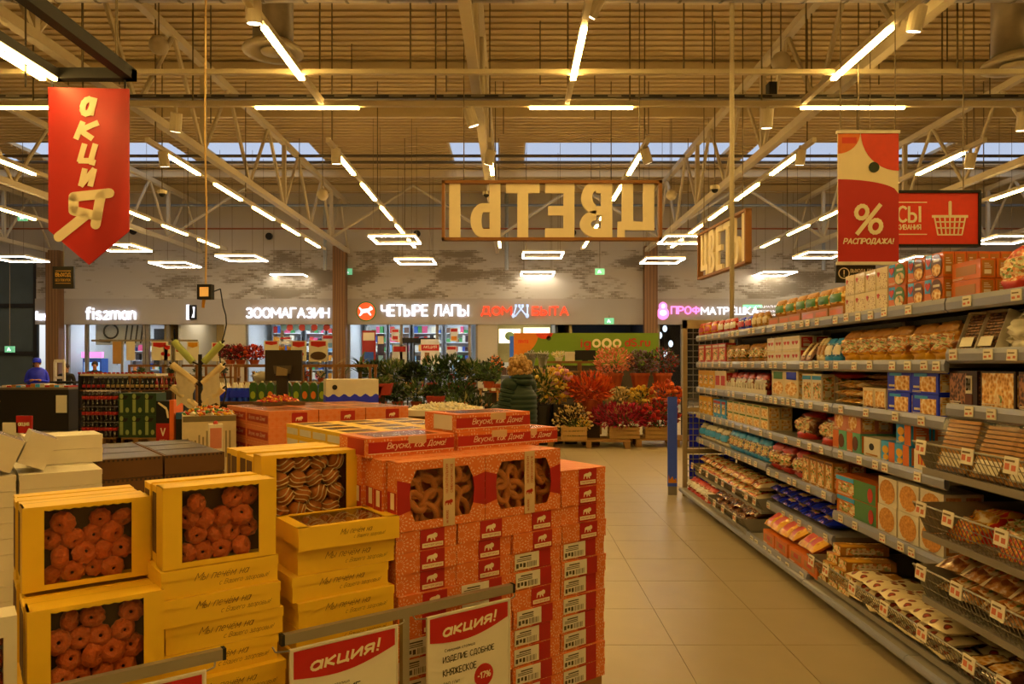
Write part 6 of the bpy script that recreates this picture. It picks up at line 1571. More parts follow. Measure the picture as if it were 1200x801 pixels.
# bag roll stand
d = 7.2; k = d / F
t = thing('bag_roll_stand', 'black post holding crossed rolls of thin plastic bags', 'stand', (*P(234.5, 480, d)[:2], 0))
ztop = P(0, 415, d)[2]
MB().cyl((0, 0, 0), (0, 0, ztop), .018, .018, 10).build('post', BLACK, t); MB().box(-.15, -.15, 0, .15, .15, .02).build('foot', BLACK, t)
ROLLC = M('roll_cream', '#d2c196', .6); ROLLG = M('roll_green', '#a3b56a', .6); BAGF = M('thin_bag', '#c9c0a8', .35, var=.2, scale=20)
cz0 = EYE
for (x0, y0, x1, y1, m) in ((205, 400, 227, 424, ROLLG), (261, 402, 240, 424, ROLLG), (203, 427, 231, 449, ROLLC), (262, 428, 239, 449, ROLLC), (203, 453, 231, 476, ROLLC), (262, 455, 240, 475, ROLLC)):
    a = ((x0 - 234.5) * k, -.02, EYE - (y0 - HY) * k); b_ = ((x1 - 234.5) * k, -.02, EYE - (y1 - HY) * k)
    ro = MB().cyl(a, b_, .034, .034, 12).build('bag_roll', m, t)
    v = Vector(a) - Vector(b_); e = Vector(a) + v.normalized() * .035
    MB().cyl(a, tuple(e), .008, .008, 6).cyl(b_, (0, 0, b_[2] - .03), .008, .008, 6).build('spindle', BLACK, ro)
for s in (-1, 1):
    mb = MB(); g = 5
    for i in range(g + 1):
        for j in range(5): mb.v.append((s * (.04 + .17 * j / 4) + .01 * math.sin(i * 2 + j), -.05 + .015 * math.sin(i * 1.7 + j * 2.1), 1.36 - .05 * j * 0 + .1 * (j / 4) - .27 * i / g - (.06 if j == 4 and i == g else 0)))
    for i in range(g):
        for j in range(4): a = i * 5 + j; mb.f.append([a, a + 1, a + 6, a + 5]); mb.m.append(0)
    mb.build('hanging_bag', BAGF, t, smooth=True)
# scale screen seen from behind
d = 8.3; k = d / F
t = thing('scale_station', 'dark self-service screen seen from behind on a post', 'screen', (*P(332, 428, d)[:2], 0)); SCB = M('screen_back', '#241a10', .6)
zb, zt_ = P(0, 446, d)[2], P(0, 410, d)[2]
MB().box(-.205, 0, zb, .205, .04, zt_).build('screen_back', SCB, t)
MB().slab([(-.085, zb + .08), (.085, zb + .08), (.1, zb + .17), (-.1, zb + .17)], -.05, 0).build('bracket', M('bracket_grey', '#4d453a', .5), t)
MB().slab([(-.06, zb + .06), (.06, zb + .06), (.065, zb + .13), (-.05, zb + .16)], -.07, -.05).build('clamp_plate', M('clamp_beige', '#8a7a58', .5), t)
MB().box(-.06, -.05, .85, .06, .0, zb + .1).build('post', SCB, t); MB().box(-.2, -.15, 0, .2, .25, .85).build('cabinet', SCB, t)
# juice cartons and blue bottle packs on a display block
t = thing('drink_display', 'dark display block carrying the juice cartons', 'stand', (P(341, 470, 9.5)[0], 9.4, 0)); MB().box(-1.1, 0, 0, .52, .5, 1.03).build('block', M('dark_block', '#2a221a', .7), t); MB().box(-1.12, -.02, 1.03, .54, .52, 1.06).build('top_board', KT, t)
jx = P(341, 470, 9.5)[0]
jm = MB().box(-.045, 0, 0, .045, .07, .2).slab([(-.045, .2), (.045, .2), (.02, .24), (-.02, .24)], 0, .07).cyl((0, .035, .235), (0, .035, .26), .014, .014, 8, 1); disc(jm, 0, .08, .032, .05, -.001, 2)
for c, nm in ((0, 'green'), (1, 'orange')):
    PJ = None
    o = MB(); o.v = list(jm.v); o.f = list(jm.f); o.m = list(jm.m)
    PJ = proto_mesh('juice_carton', o, [col('juice_green', '#2d5a24'), cwhite, col('juice_apple', '#93a82c') if c == 0 else col('juice_orange', '#d2701a')], 'carton')
    for i in range(9):
        if (i % 4 < 2) == (c == 0): PJ.put((jx - .47 + i * .11, 9.45, 1.061), 0, 'green juice carton with %s print, %s in the row behind the screen' % ('pale apple' if c == 0 else 'orange fruit', ORD[i]), group='juice cartons %s' % nm, rot=(0, 0, .02))
bm_ = MB()
for q in range(4):
    for s in range(2): bm_.cyl((-.12 + q * .08, .05 + s * .08, 0), (-.12 + q * .08, .05 + s * .08, .17), .038, .038, 8, 0); bm_.cyl((-.12 + q * .08, .05 + s * .08, .17), (-.12 + q * .08, .05 + s * .08, .24), .036, .012, 8, 1)
bm_.box(-.162, .008, .05, .162, .172, .14, 2)
PBB = proto_mesh('blue_bottle_pack', bm_, [M('bottle_blue', '#1c4ff0', .3), cwhite, M('wrap_blue', '#1030f5', .3, coat=.4)], 'bottle pack')
for i in range(2): PBB.put((jx - .95 + i * .34, 9.45, 1.061), 0, 'shrink-wrapped pack of blue bottles left of the juice cartons', group='blue bottle packs')
t = thing('grey_bundle', 'crumpled grey film bundle lying on the drink display', 'bundle', (P(305, 442, 9.5)[0], 9.75, 1.06)); MB().ell((0, 0, .28), .18, .15, .1, 12, 8, jit=.18).build('film', M('grey_film', '#8d8778', .35, var=.3), t, smooth=True); MB().box(-.17, -.12, .001, .17, .12, .2).build('pack', cwhite, t)

# ------------------------------------------------------------------ drinks pallets, checkout side
COLA = M('cola_dark', '#120706', .15, coat=.5); COLR = M('cola_red', '#a81a14', .4)
bt = MB(); bt.lathe([(.038, 0), (.04, .02), (.04, .13)], 10, 0).lathe([(.0405, .13), (.0405, .19)], 10, 1).lathe([(.04, .19), (.034, .225), (.013, .265), (.013, .275)], 10, 0).lathe([(.015, .275), (.015, .295), (.001, .296)], 8, 2)
PCO = proto_mesh('cola_bottle', bt, [COLA, COLR, M('cap_grey', '#b8b0a4', .4)], 'bottle', smooth=True)
dx = P(115, 520, 14.0)[0]
pallet('wooden pallet under the cola bottles near the checkout', (dx + .05, 13.98, 0), 0, .8, .6)
for k in range(3):
    for i in range(8):
        for j in range(3): PCO.put((dx - .3 + i * .083, 14.06 + j * .09, .145 + k * .297), 0, 'cola bottle with a red label in the stacked packs on the pallet, %s tier' % ('lowest', 'middle', 'top')[k], group='cola bottles %d' % k)
gx = P(160, 520, 14.0)[0]
pallet('wooden pallet under the green beer cartons', (gx, 13.98, 0), 0, .76, .6)
GRC = M('green_carton', '#1f3d1e', .5); gm = MB().box(-.118, 0, 0, .118, .4, .42); gm.box(-.09, -.002, .05, -.03, 0, .3, 1); disc(gm, .05, .1, .035, .05, -.002, 1); gm.slab([(-.03, .3), (.03, .3), (.07, .37), (-.07, .37)], -.003, 0, 2); disc(gm, -.06, .36, .035, .05, -.002, 1)
PGC = proto_mesh('green_drink_carton', gm, [GRC, M('pale_green_print', '#8fa060', .5), INK])
for k in range(2):
    for i in range(3): PGC.put((gx - .24 + i * .24, 14.03, .145 + k * .421), 0, 'green drink carton with pale bottle print, %s row on the pallet' % ('lower', 'upper')[k], group='green cartons %d' % k)
vx = P(195, 520, 14.0)[0]
t = thing('red_letter_carton', 'red carton with a white letter V beside the green cartons', 'box', (vx - .02, 13.95, 0)); MB().box(-.15, 0, 0, .1, .4, .42).build('carton', COLR, t); letters(t, 'V', .1, .16, CREAM, (-.02, -.003, .26), .02); letters(t, 'ARIDA', .15, .04, CREAM, (-.02, -.003, .1), .01); MB().box(.1, 0, 0, .18, .4, .86).build('side_carton', BOX_O, t)
t = thing('black_picture_carton', 'black carton with a pouring bottle picture on the red one', 'box', (vx - .02, 13.95, .421)); MB().box(-.15, 0, 0, .1, .4, .42).build('carton', BLACK, t); MB().slab([(-.12, .38), (-.1, .36), (.03, .26), (.06, .1), (.09, .1), (.08, .22), (.05, .3), (-.1, .4)], -.003, 0).build('bottle_picture', CREAM, t)
t = thing('dark_crate', 'small dark crate with a blue top right of the red carton', 'crate', (vx + .3, 13.95, 0)); MB().box(-.1, 0, 0, .14, .4, .5).build('crate', BLACK, t); MB().box(-.1, 0, .5, .14, .4, .62).build('blue_top', M('crate_blue', '#2a5a8a', .5), t)
# tall drink rack behind: red-trimmed shelf with bottles
rx = P(150, 460, 15.0)[0]
t = thing('drink_rack', 'low drinks rack with a red trimmed top shelf behind the cola pallet', 'rack', (rx, 14.9, 0))
for z in (.25, .65, 1.02): MB().box(-.95, 0, z - .03, 1.1, .5, z).build('shelf', KT, t)
MB().box(-.95, 0, 1.3, .62, .5, 1.34).build('top_shelf', BOX_W, t)
mb = MB()
for q in range(18): mb.box(-.95 + q * .086, -.01, 1.34, -.9 + q * .086, .02, 1.37)
mb.build('red_trim', COLR, t)['kind'] = 'stuff'
for x in (-.95, 1.06): MB().box(x, 0, 0, x + .04, .5, 1.34).build('post', BLACK, t)
bt = MB(); bt.lathe([(.033, 0), (.034, .12), (.03, .16), (.012, .2), (.012, .24), (.001, .245)], 8, 0).lathe([(.0345, .04), (.0345, .1)], 8, 1)
for nm, m, lo_, hi in (('green', M('bottle_green', '#12200f', .15, coat=.5), 5, 15), ('red', M('bottle_red', '#7a1420', .2, coat=.4), 15, 20), ('dark', COLA, 0, 5)):
    o = MB(); o.v = list(bt.v); o.f = list(bt.f); o.m = list(bt.m)
    PR = proto_mesh('drink_bottle', o, [m, M('bottle_label', '#b89a5a', .5) if nm != 'dark' else COLR], 'bottle', smooth=True)
    for q in range(lo_, hi): PR.put((rx - .88 + q * .098, 14.98, 1.021), 0, '%s glass bottle on the drinks rack behind the cola pallet' % nm, group='rack bottles %s' % nm)
# checkout counter, gates, newspapers
t = thing('checkout_counter', 'long dark checkout counter with a grey top near the left wall', 'counter', (P(60, 500, 17)[0], 17.0, 0))
MB().box(-2.4, 0, 0, .4, .8, .95).build('body', M('counter_dark', '#14100e', .6), t); MB().box(-2.4, -.03, .95, .4, .82, 1.0).build('top', M('counter_top', '#6f675a', .5), t)
MB().box(.12, -.02, .42, .36, 0, .82).build('white_panel', STICK, t)
mb = MB(); r = random.Random(4)
for q in range(14): mb.box(-1.2 + q * .11, .1, 1.0, -1.1 + q * .11, .5, 1.03 + r.uniform(0, .06), q % 4)
mb.build('magazines', [BOX_W, BOX_R, ckraft, csky], t)['kind'] = 'stuff'
t = thing('steel_counter', 'grey steel topped counter in front of the left shop', 'counter', (P(165, 440, 20)[0], 20.0, 0)); MB().box(-1.6, 0, 1.15, 1.5, .7, 1.25).build('top', GREY, t); MB().box(-1.5, .05, 0, 1.4, .65, 1.15).build('body', M('counter_dark'), t)
for x in (-.7, .75): MB().box(x, .3, 1.25, x + .05, .35, 2.15).build('post', M('bronze_mullion'), t)
MB().box(-1.5, .3, 2.15, 1.4, .34, 2.2).build('rail', M('bronze_mullion'), t)
t = thing('security_gate', 'pale arched security gate at the left shop corner', 'gate', (P(69, 440, 19)[0], 19.0, 0)); zt_ = P(0, 421, 19)[2]
for x in (-.14, .09): MB().box(x, 0, 0, x + .05, .06, zt_ - .08).build('upright', PALE, t)
MB().slab([(-.14, zt_ - .08), (.14, zt_ - .08), (.12, zt_), (-.12, zt_)], 0, .06).build('arch', PALE, t); MB().box(-.09, .01, 1.15, .09, .05, 1.22).build('rung', PALE, t)
t = thing('glass_monitor', 'dark stack of trays under the security gate', 'stack', (P(72, 455, 18.2)[0], 18.2, 0))
for q in range(6): MB().box(-.3 + .02 * (q % 2), 0, .55 + q * .1, .3, .4, .61 + q * .1).build('tray', M('counter_dark'), t)
MB().box(-.28, .05, 0, .28, .35, .55).build('base', BLACK, t)
for q, (px, py, c, lb) in enumerate(((28, 497, RED, 'small red promotion card on a silver stand at the left'), (12, 505, BOX_W, 'small pale box on the left white stacks'))):
    p = P(px, py, 5.2); t = thing('promo_card', lb, 'card', (p[0], p[1], 0)); MB().box(-.055, 0, p[2] - .06, .055, .012, p[2] + .06).build('panel', c, t); MB().box(-.01, .012, 0, .01, .03, p[2] + .05).build('post', GREY, t); MB().box(-.08, -.05, 0, .08, .1, .02).build('foot', GREY, t)
    if q == 0: letters(t, 'акция', .08, .03, CREAM, (0, -.003, p[2]), .02)
# ------------------------------------------------------------------ flower department
TERRA = M('terracotta', '#a5491f', .7); BUCK = M('black_bucket', '#15130f', .5)
LEAF = [M('leaf_a', '#2f4a1d', .6), M('leaf_b', '#4a6a2a', .6), M('leaf_c', '#22381a', .6)]
def foliage(parent, c, rx, ry, rz, n, s, mats, seed, name='foliage', long=1.6, blossoms=0, bm=None, bs=.03, up=.3, hollow=.3):
    r = random.Random(seed); mb = MB()
    for q in range(n):
        while True:
            v = Vector((r.uniform(-1, 1), r.uniform(-1, 1), r.uniform(-1, 1)))
            if hollow < v.length < 1: break
        p = Vector((c[0] + v.x * rx, c[1] + v.y * ry, c[2] + v.z * rz))
        dirv = (v.normalized() + Vector((r.uniform(-.6, .6), r.uniform(-.6, .6), r.uniform(-.2, .6) + up))).normalized()
        side = dirv.cross(Vector((r.uniform(-1, 1), r.uniform(-1, 1), r.uniform(-1, 1)))); side = side.normalized() if side.length > .01 else Vector((1, 0, 0))
        l = s * long * r.uniform(.7, 1.3); w = s * .5 * r.uniform(.7, 1.2); nn = dirv.cross(side)
        mb.poly([p - dirv * l / 2, p + side * w / 2 + nn * w * .15, p + dirv * l / 2, p - side * w / 2 + nn * w * .15], r.randrange(len(mats)))
    o = mb.build(name, mats, parent); o['kind'] = 'stuff'
    if blossoms:
        mb = MB()
        for q in range(blossoms):
            a = r.uniform(0, 2 * PI); zz = r.uniform(-.7, 1); k = math.sqrt(max(0, 1 - min(1, zz * zz)))
            p = (c[0] + rx * k * math.cos(a) * r.uniform(.75, 1.05), c[1] + ry * k * math.sin(a) * r.uniform(.75, 1.05), c[2] + rz * zz * r.uniform(.8, 1.05))
            mb.ell(p, bs * r.uniform(.7, 1.2), bs * r.uniform(.7, 1.2), bs * r.uniform(.6, 1), 6, 4, r.randrange(len(bm)), .2, r)
        o = mb.build('blossoms', bm, parent); o['kind'] = 'stuff'
    return o
def pot(parent, z, r0, r1, h, mat, name='pot'):
    return MB().lathe([(r0, z), (r1 * .97, z + h * .82), (r1 * 1.06, z + h * .82), (r1 * 1.06, z + h), (r1 * .9, z + h), (r1 * .85, z + h * .7)], 16).build(name, mat, parent, smooth=False)
def potted(label, px, py, d, zb, ph, pr, frx, frz, mats, n, s, seed, cat='plant', name='potted_plant', pm=TERRA, blossoms=0, bm=None, bs=.03, stem=.0, long=1.6, fry=None):
    """pot standing at height zb, foliage above it"""
    x = (px - HX) / F * d; t = thing(name, label, cat, (x, d, zb))
    pot(t, 0, pr * .72, pr, ph, pm)
    foliage(t, (0, 0, ph + frz * .8 + stem), frx, fry or frx * .8, frz, n, s, mats, seed, blossoms=blossoms, bm=bm, bs=bs, long=long)
    mb = MB(); r = random.Random(seed)
    for q in range(6): mb.cyl((r.uniform(-.3, .3) * pr, r.uniform(-.3, .3) * pr, ph * .7), (r.uniform(-.4, .4) * frx, r.uniform(-.4, .4) * frx, ph + frz * .8 + stem), .008, .006, 5)
    mb.build('stems', LEAF[2], t)['kind'] = 'stuff'
    return t
def wood_crate(label, x, y, z, w, dep, h):
    t = thing('slatted_crate', label, 'crate', (x, y, z)); CW = M('crate_wood', '#b8945c', .75, scale=25)
    for q in range(3):
        z0 = q * h / 3 + .005
        MB().box(-w / 2, 0, z0, w / 2, .012, z0 + h / 3 - .015).build('slat', CW, t); MB().box(-w / 2, dep - .012, z0, w / 2, dep, z0 + h / 3 - .015).build('slat', CW, t)
        for x_ in (-w / 2, w / 2 - .012): MB().box(x_, .012, z0, x_ + .012, dep - .012, z0 + h / 3 - .015).build('end_slat', CW, t)
    for x_ in (-w / 2 + .012, w / 2 - .042):
        for y_ in (.012, dep - .042): MB().box(x_, y_, 0, x_ + .03, y_ + .03, h).build('corner_post', CW, t)
    MB().box(-w / 2, 0, -.0, w / 2, dep, .008).build('bottom', CW, t)
    return t
def flowers_in(label, x, y, z, rx, ry, rz, mats, n, s, seed, name='flower_bunch', blossoms=0, bm=None, bs=.03, long=1.4):
    t = thing(name, label, 'flowers', (x, y, z)); 
    foliage(t, (0, 0, rz), rx, ry, rz, n, s, mats, seed, 'petals', long, blossoms, bm, bs, hollow=.1)
    mb = MB(); r = random.Random(seed + 1)
    for q in range(10): mb.cyl((r.uniform(-.3, .3) * rx, r.uniform(-.2, .2) * ry, .0), (r.uniform(-.7, .7) * rx, r.uniform(-.6, .6) * ry, rz * 1.1), .008, .006, 5)
    mb.build('stems', LEAF[1], t)['kind'] = 'stuff'
    return t
MAG = [M('petal_magenta', '#a3123a', .6), M('petal_magenta_d', '#7c1030', .6), M('petal_pinkred', '#c22a50', .6)]
REDP = [M('petal_red', '#b3180e', .6), M('petal_red_d', '#7e140c', .6)]
ORG = [M('petal_orange', '#cf4a10', .6), M('petal_orange_d', '#a63a10', .6), M('petal_orange_l', '#dd6a22', .6)]
PNK = [M('petal_salmon', '#cf6a50', .6), M('petal_salmon_l', '#dd9478', .6)]
PUR = [M('petal_purple', '#5a2f4a', .6), M('petal_mauve', '#7d6a86', .6), LEAF[0]]
YEL = [M('petal_yellow', '#d6a61e', .6), M('petal_lemon', '#d8c25a', .6)]
CRM = [M('petal_cream', '#d8c48a', .6), M('petal_beige', '#c9ac74', .6)]
LIL = [M('petal_lily', '#c9879a', .6), YEL[0], YEL[1], LEAF[1]]
d = 13.5; K3 = d / F
pallet('wooden pallet with a slatted flower crate on it', (P(690, 525, d)[0], 13.5, 0), math.radians(-6), 1.5, .9)
pallet('wooden pallet under the red and magenta flowers', (P(790, 525, d)[0] + .1, 13.7, 0), 0, 1.5, .9)
cx1 = P(673, 517, 13.6)[0]
wood_crate('pale slatted crate of dried cream twigs on the left pallet', cx1, 13.55, .146, .46, .3, .25)
flowers_in('bunch of dried cream twig flowers in the left crate', cx1, 13.7, .2, .4, .15, .3, CRM + [WOOD], 260, .035, 1, blossoms=70, bm=CRM, bs=.022, long=2.2)
flowers_in('small yellow flowers at the right of the left crate', cx1 + .17, 13.66, .25, .13, .12, .16, YEL + [LEAF[0]], 120, .05, 2)
cx2 = P(732, 515, 13.8)[0]
wood_crate('pale slatted crate under the magenta flowers', cx2, 13.8, .146, .56, .32, .22)
flowers_in('large bushy bunch of magenta flowers', cx2 - .02, 13.9, .3, .66, .3, .27, MAG, 900, .07, 3)
cx3 = P(772, 516, 13.9)[0]
wood_crate('pale slatted crate under the red flowers', cx3, 13.85, .146, .52, .32, .22)
flowers_in('dense bunch of deep red flowers beside the gondola end', cx3, 13.95, .3, .42, .3, .28, REDP + [LEAF[0]], 500, .07, 4, blossoms=60, bm=REDP, bs=.05)
# stepped stand
t = thing('stepped_stand', 'dark stepped flower stand behind the pallets', 'stand', (P(722, 500, 14.6)[0], 14.6, 0)); DW = M('dark_stand_wood', '#2f2115', .7)
for z, y in ((.55, 0), (1.05, .55)):
    MB().box(-1.5, y, z - .04, 1.6, y + .5, z).build('shelf', DW, t)
    for x in (-1.45, 0, 1.5): MB().box(x, y + .05, 0, x + .06, y + .45, z - .04).build('leg', DW, t)
sx = P(722, 500, 14.6)[0]
def urn(x, y, z, label, mats, n, rx, rz, seed):
    t = thing('footed_urn', label, 'urn', (x, y, z))
    MB().lathe([(.11, 0), (.11, .03), (.05, .08), (.06, .12), (.13, .2), (.17, .36), (.18, .4), (.15, .4)], 16).build('urn', TERRA, t, smooth=True)
    foliage(t, (0, 0, .4 + rz * .7), rx, rx * .7, rz, n, .09, mats, seed, 'orange_foliage', 1.6, hollow=.05)
urn(P(692, 490, 14.2)[0], 14.2, .46, 'terracotta footed urn with a wide spray of orange foliage', ORG, 700, .46, .31, 7)
MB_o = thing('urn_plinth', 'dark plinth carrying the terracotta urn', 'plinth', (P(692, 490, 14.2)[0], 14.2, 0)); MB().box(-.16, -.16, 0, .16, .16, .44).build('block', DW, MB_o); MB().box(-.18, -.18, .44, .18, .18, .459).build('cap', DW, MB_o)
for i, (px, c, lb) in enumerate(((636, [LEAF[0], LEAF[1], CRM[0]], 'green and cream'), (652, LIL, 'pink and yellow lily'))):
    x = P(px, 500, 14.2 + .2 * i)[0]; t = thing('flower_bucket', 'tall black bucket with a %s bouquet' % lb, 'bucket', (x, 14.2 + .2 * i, 0))
    pot(t, 0, .13, .17, .75, BUCK, 'bucket'); foliage(t, (0, 0, 1.14), .36 - .06 * (i == 0), .28, .36, 420, .09, c, 20 + i, 'bouquet', 1.5, 110 if i else 10, LIL[:3], .05, hollow=.05)
tag(MB().lathe([(.12, 0), (.17, .75), (.16, .75), (.12, .1)], 14).build('black_bucket', BUCK, None, (P(668, 500, 14.6)[0], 14.35, 0)), 'empty tall black bucket beside the lily bouquet', 'bucket')
for px, c, bmats, lb, sd in ((724, CRM, CRM, 'cream roses', 31), (752, YEL, YEL, 'yellow tulips', 32), (779, ORG, ORG, 'bright orange chrysanthemums', 33)):
    x = P(px, 470, 14.8)[0]
    wood_crate('small slatted crate holding %s on the stand' % lb, x, 14.65, .551, .42, .3, .15)
    flowers_in('bunch of %s in a crate on the stand' % lb, x, 14.8, .62, .3 if sd < 33 else .36, .22, .24 if sd < 33 else .3, [c[0], c[1], LEAF[0]] if sd < 33 else c, 260, .07, sd, blossoms=45, bm=bmats, bs=.05)
for px, c, lb, rx, rz, sd in ((719, PNK, 'salmon pink', .42, .3, 41), (750, PUR, 'purple and mauve', .28, .26, 42), (776, PUR[::-1] + REDP[:1], 'mauve and dark red', .36, .28, 43)):
    potted('terracotta pot of %s dried flowers on the upper step' % lb, px, 455, 15.3, 1.051, .3, .2, rx, rz, c, 500, .055, sd, 'flowers', 'flower_pot', blossoms=90, bm=c[:2], bs=.025, stem=.02)
# open wood rack and till screen behind
def open_rack(label, xa, xb, y, z0, z1, posts, mid=None, name='open_rack'):
    t = thing(name, label, 'rack', ((xa + xb) / 2, y, 0)); w = (xb - xa) / 2; RW = M('rack_oak', '#7d5426', .65)
    MB().box(-w, 0, z1 - .05, w, .06, z1).build('top_rail', RW, t); MB().box(-w, .5, z1 - .05, w, .56, z1).build('top_rail', RW, t)
    for q in range(posts):
        x = -w + (2 * w - .06) * q / (posts - 1)
        for y_ in (0, .5): MB().box(x, y_, 0, x + .045, y_ + .045, z1 - .05).build('post', RW, t)
    for z in (mid or []): MB().box(-w, 0, z - .04, w, .56, z).build('shelf', RW, t)
    return t
open_rack('open oak rack behind the lily bouquet', P(632, 0, 16.2)[0], P(706, 0, 16.2)[0], 16.2, 0, 1.6, 4, [.5, 1.1, 1.38])
t = thing('till_screen', 'black till screen on the oak rack', 'screen', (P(686, 419, 16.4)[0], 16.45, 1.6)); MB().box(-.23, 0, .02, .23, .03, .24).build('screen', BLACK, t); MB().box(-.06, 0, .0, .06, .1, .02).build('foot', BLACK, t)
tag(MB().box(-.1, 0, 0, .1, .2, .2).box(-.105, -.005, .15, .105, .205, .205).build('pale_box', BOX_W, None, (P(668, 419, 16.4)[0], 16.35, 1.6)), 'small pale lidded box beside the till screen', 'box')
t = thing('white_flower_vase', 'low vase of white blossoms on the oak rack', 'flowers', (P(655, 419, 16.4)[0], 16.45, 1.6)); pot(t, 0, .07, .09, .08, WHITE, 'vase'); foliage(t, (0, 0, .14), .17, .12, .08, 160, .04, [WHITE, CRM[0]], 50, 'blossoms')
for i, (px, py) in enumerate(((622, 420), (636, 421))):
    t = thing('wrapped_bouquet', 'film-wrapped pale bouquet left of the oak rack, %s' % ('left', 'right')[i], 'bouquet', (P(px, py, 15.4)[0], 15.4, 1.35)); MB().lathe([(.03, 0), (.12, .38), (.14, .42)], 10).build('film_wrap', film_mat('bouquet_film', (.85, .85, .85), .3, .3), t, smooth=True); foliage(t, (0, 0, .36), .13, .13, .1, 120, .05, [WHITE, M('petal_lilac', '#a394b0'), LEAF[0]], 60 + i, 'blossoms')
    tag(MB().lathe([(.1, 0), (.11, 1.3), (.06, 1.35)], 12).build('tall_vase', BUCK, None, (P(px, py, 15.4)[0], 15.4, 0)), 'tall dark vase under the %s wrapped bouquet' % ('left', 'right')[i], 'vase')
# green delivery banner
d = 20.0; k = d / F
t = thing('delivery_banner', 'long olive green delivery banner with an orange corner', 'banner', (P(687, 420, d)[0], d, 0)); zt_, zb = P(0, 390, d)[2], P(0, 428, d)[2]; w = 85 * k
MB().box(-w, 0, zb, w, .04, zt_).build('panel', M('banner_green', '#66861e', .5, var=.05), t)
MB().slab([(-w, zt_), (-w, zb + .25)] + [(-w + 29 * k * math.sin(q), zt_ - (zt_ - zb - .25) * math.cos(q)) for q in [PI / 2 * i / 10 for i in range(1, 11)]], -.004, 0).build('orange_corner', M('banner_orange', '#d07a1e', .5), t)
MB().slab([(-w + 27 * k, zt_)] + [(-w + 36 * k - 10 * k * math.cos(q), zt_ - 7 * k * math.sin(q)) for q in [PI * i / 10 for i in range(0, 11)]], -.006, 0).build('red_corner', M('sign_orange_red'), t)
MB().cyl((-w + 41 * k, -.006, zt_ - 6 * k), (-w + 41 * k, -.001, zt_ - 6 * k), 2.8 * k, 2.8 * k, 16).build('green_dot', M('dot_green'), t)
RB_ = M('banner_red_letter', '#b02818', .5)
letters(t, 'ig', 12 * k, 13 * k, RB_, (-85 * k + 84.5 * k, -.005, zt_ - 13.5 * k), .03, name='lettering'); letters(t, 'dS.ru', 30 * k, 10 * k, RB_, (-85 * k + 145 * k, -.005, zt_ - 11 * k), .03)
for q, (o_, r_) in enumerate(((97, 5.2), (109, 6), (121, 5.2))):
    MB().lathe([(r_ * k * .5, 0), (r_ * k, 0), (r_ * k, .006), (r_ * k * .5, .006), (r_ * k * .5, 0)], 20, cap=False).build('cream_ring', CREAM, t, loc=(-85 * k + o_ * k, 0, zt_ - 12 * k), rot=(PI / 2, 0, 0))
MB().box(-w + .1, .05, 0, w - .1, .6, zb).build('counter', M('counter_brown', '#3a3026', .7), t)
letters(t, 'лента', 12 * k, 4 * k, M('sign_orange_red'), (-w + 11 * k, -.006, zt_ - 10 * k), .02)

# left: tables of green plants
def table(label, xa, xb, y, z):
    t = thing('plant_table', label, 'table', ((xa + xb) / 2, y, 0)); w = (xb - xa) / 2
    MB().box(-w, 0, z - .05, w, .6, z).build('top', DW, t)
    for x in (-w + .05, w - .1):
        for y_ in (.05, .5): MB().box(x, y_, 0, x + .05, y_ + .05, z - .05).build('leg', DW, t)
table('dark plant table in front of the green plants', P(440, 0, 13)[0], P(545, 0, 13)[0], 13.0, .72); table('taller dark plant table behind', P(430, 0, 14.6)[0], P(600, 0, 14.6)[0], 14.6, 1.02)
r = random.Random(77); GR_ = [[LEAF[0], LEAF[1]], [LEAF[2], LEAF[0]], [LEAF[1], LEAF[0], M('leaf_pale', '#8a8f5c')], [LEAF[2], M('leaf_dark', '#18260f')]]
rowA = [(447, .24, 'fresh green'), (466, .22, 'grassy green'), (488, .26, 'dark leafy'), (508, .2, 'olive green'), (528, .26, 'silvery variegated'), (544, .24, 'small leaved')]
for i, (px, rr, wd) in enumerate(rowA):
    potted('%s pot plant on the front plant table, number %s from the left' % (wd, ('one', 'two', 'three', 'four', 'five', 'six')[i]), px, 0, 13.25, .721, .15, .1, rr, rr * .8, GR_[i % 4], 260, .07, 80 + i, stem=.02)
rowB = [(440, .28, 'spiky green'), (462, .3, 'feathery green'), (484, .26, 'light olive'), (506, .34, 'broad dark'), (530, .36, 'tall dark'), (552, .3, 'glossy dark'), (572, .26, 'pale variegated')]
for i, (px, rr, wd) in enumerate(rowB):
    potted('%s pot plant on the rear plant table, number %s from the left' % (wd, ('one', 'two', 'three', 'four', 'five', 'six', 'seven')[i]), px, 0, 14.9, 1.021, .14, .1, rr, rr * .85, GR_[(i + 1) % 4], 340, .085, 90 + i, stem=.03)
for i, (px, rr) in enumerate(((470, .2), (500, .2), (540, .3), (560, .32))):
    potted('leafy plant standing low before the plant tables, %s from the left' % ('first', 'second', 'third', 'fourth')[i], px, 0, 12.4, 0.001, .3, .15, rr + .06, rr + .1, GR_[i % 4], 300, .08, 110 + i, pm=TERRA if i % 2 else BUCK, stem=.05)
for i, (px, zz) in enumerate(((437, .95), (510, .78), (448, 1.0))):
    t = thing('red_planter', 'red wedge planter among the green plants, %s' % ('left', 'centre', 'upper left')[i], 'planter', (P(px, 0, 12.75)[0], 12.75, 0)); MB().slab([(-.12, zz), (.12, zz), (.16, zz + .2), (-.16, zz + .2)], 0, .2).build('planter', M('planter_red', '#9c2a18', .6), t); MB().box(-.03, .06, 0, .03, .12, zz).build('post', DW, t)
    foliage(t, (0, .1, zz + .24), .14, .1, .08, 80, .06, GR_[i], 120 + i)
t = thing('orange_topiary', 'small round tree dotted with orange fruits beside the woman', 'plant', (P(580, 0, 14.0)[0], 14.0, 0))
MB().box(-.2, 0, 0, .2, .4, 1.0).build('plinth', DW, t); pot(t, 1.0, .1, .14, .16, TERRA); MB().cyl((0, 0, 1.1), (0, 0, 1.4), .012, .012, 6).build('stem', DW, t)
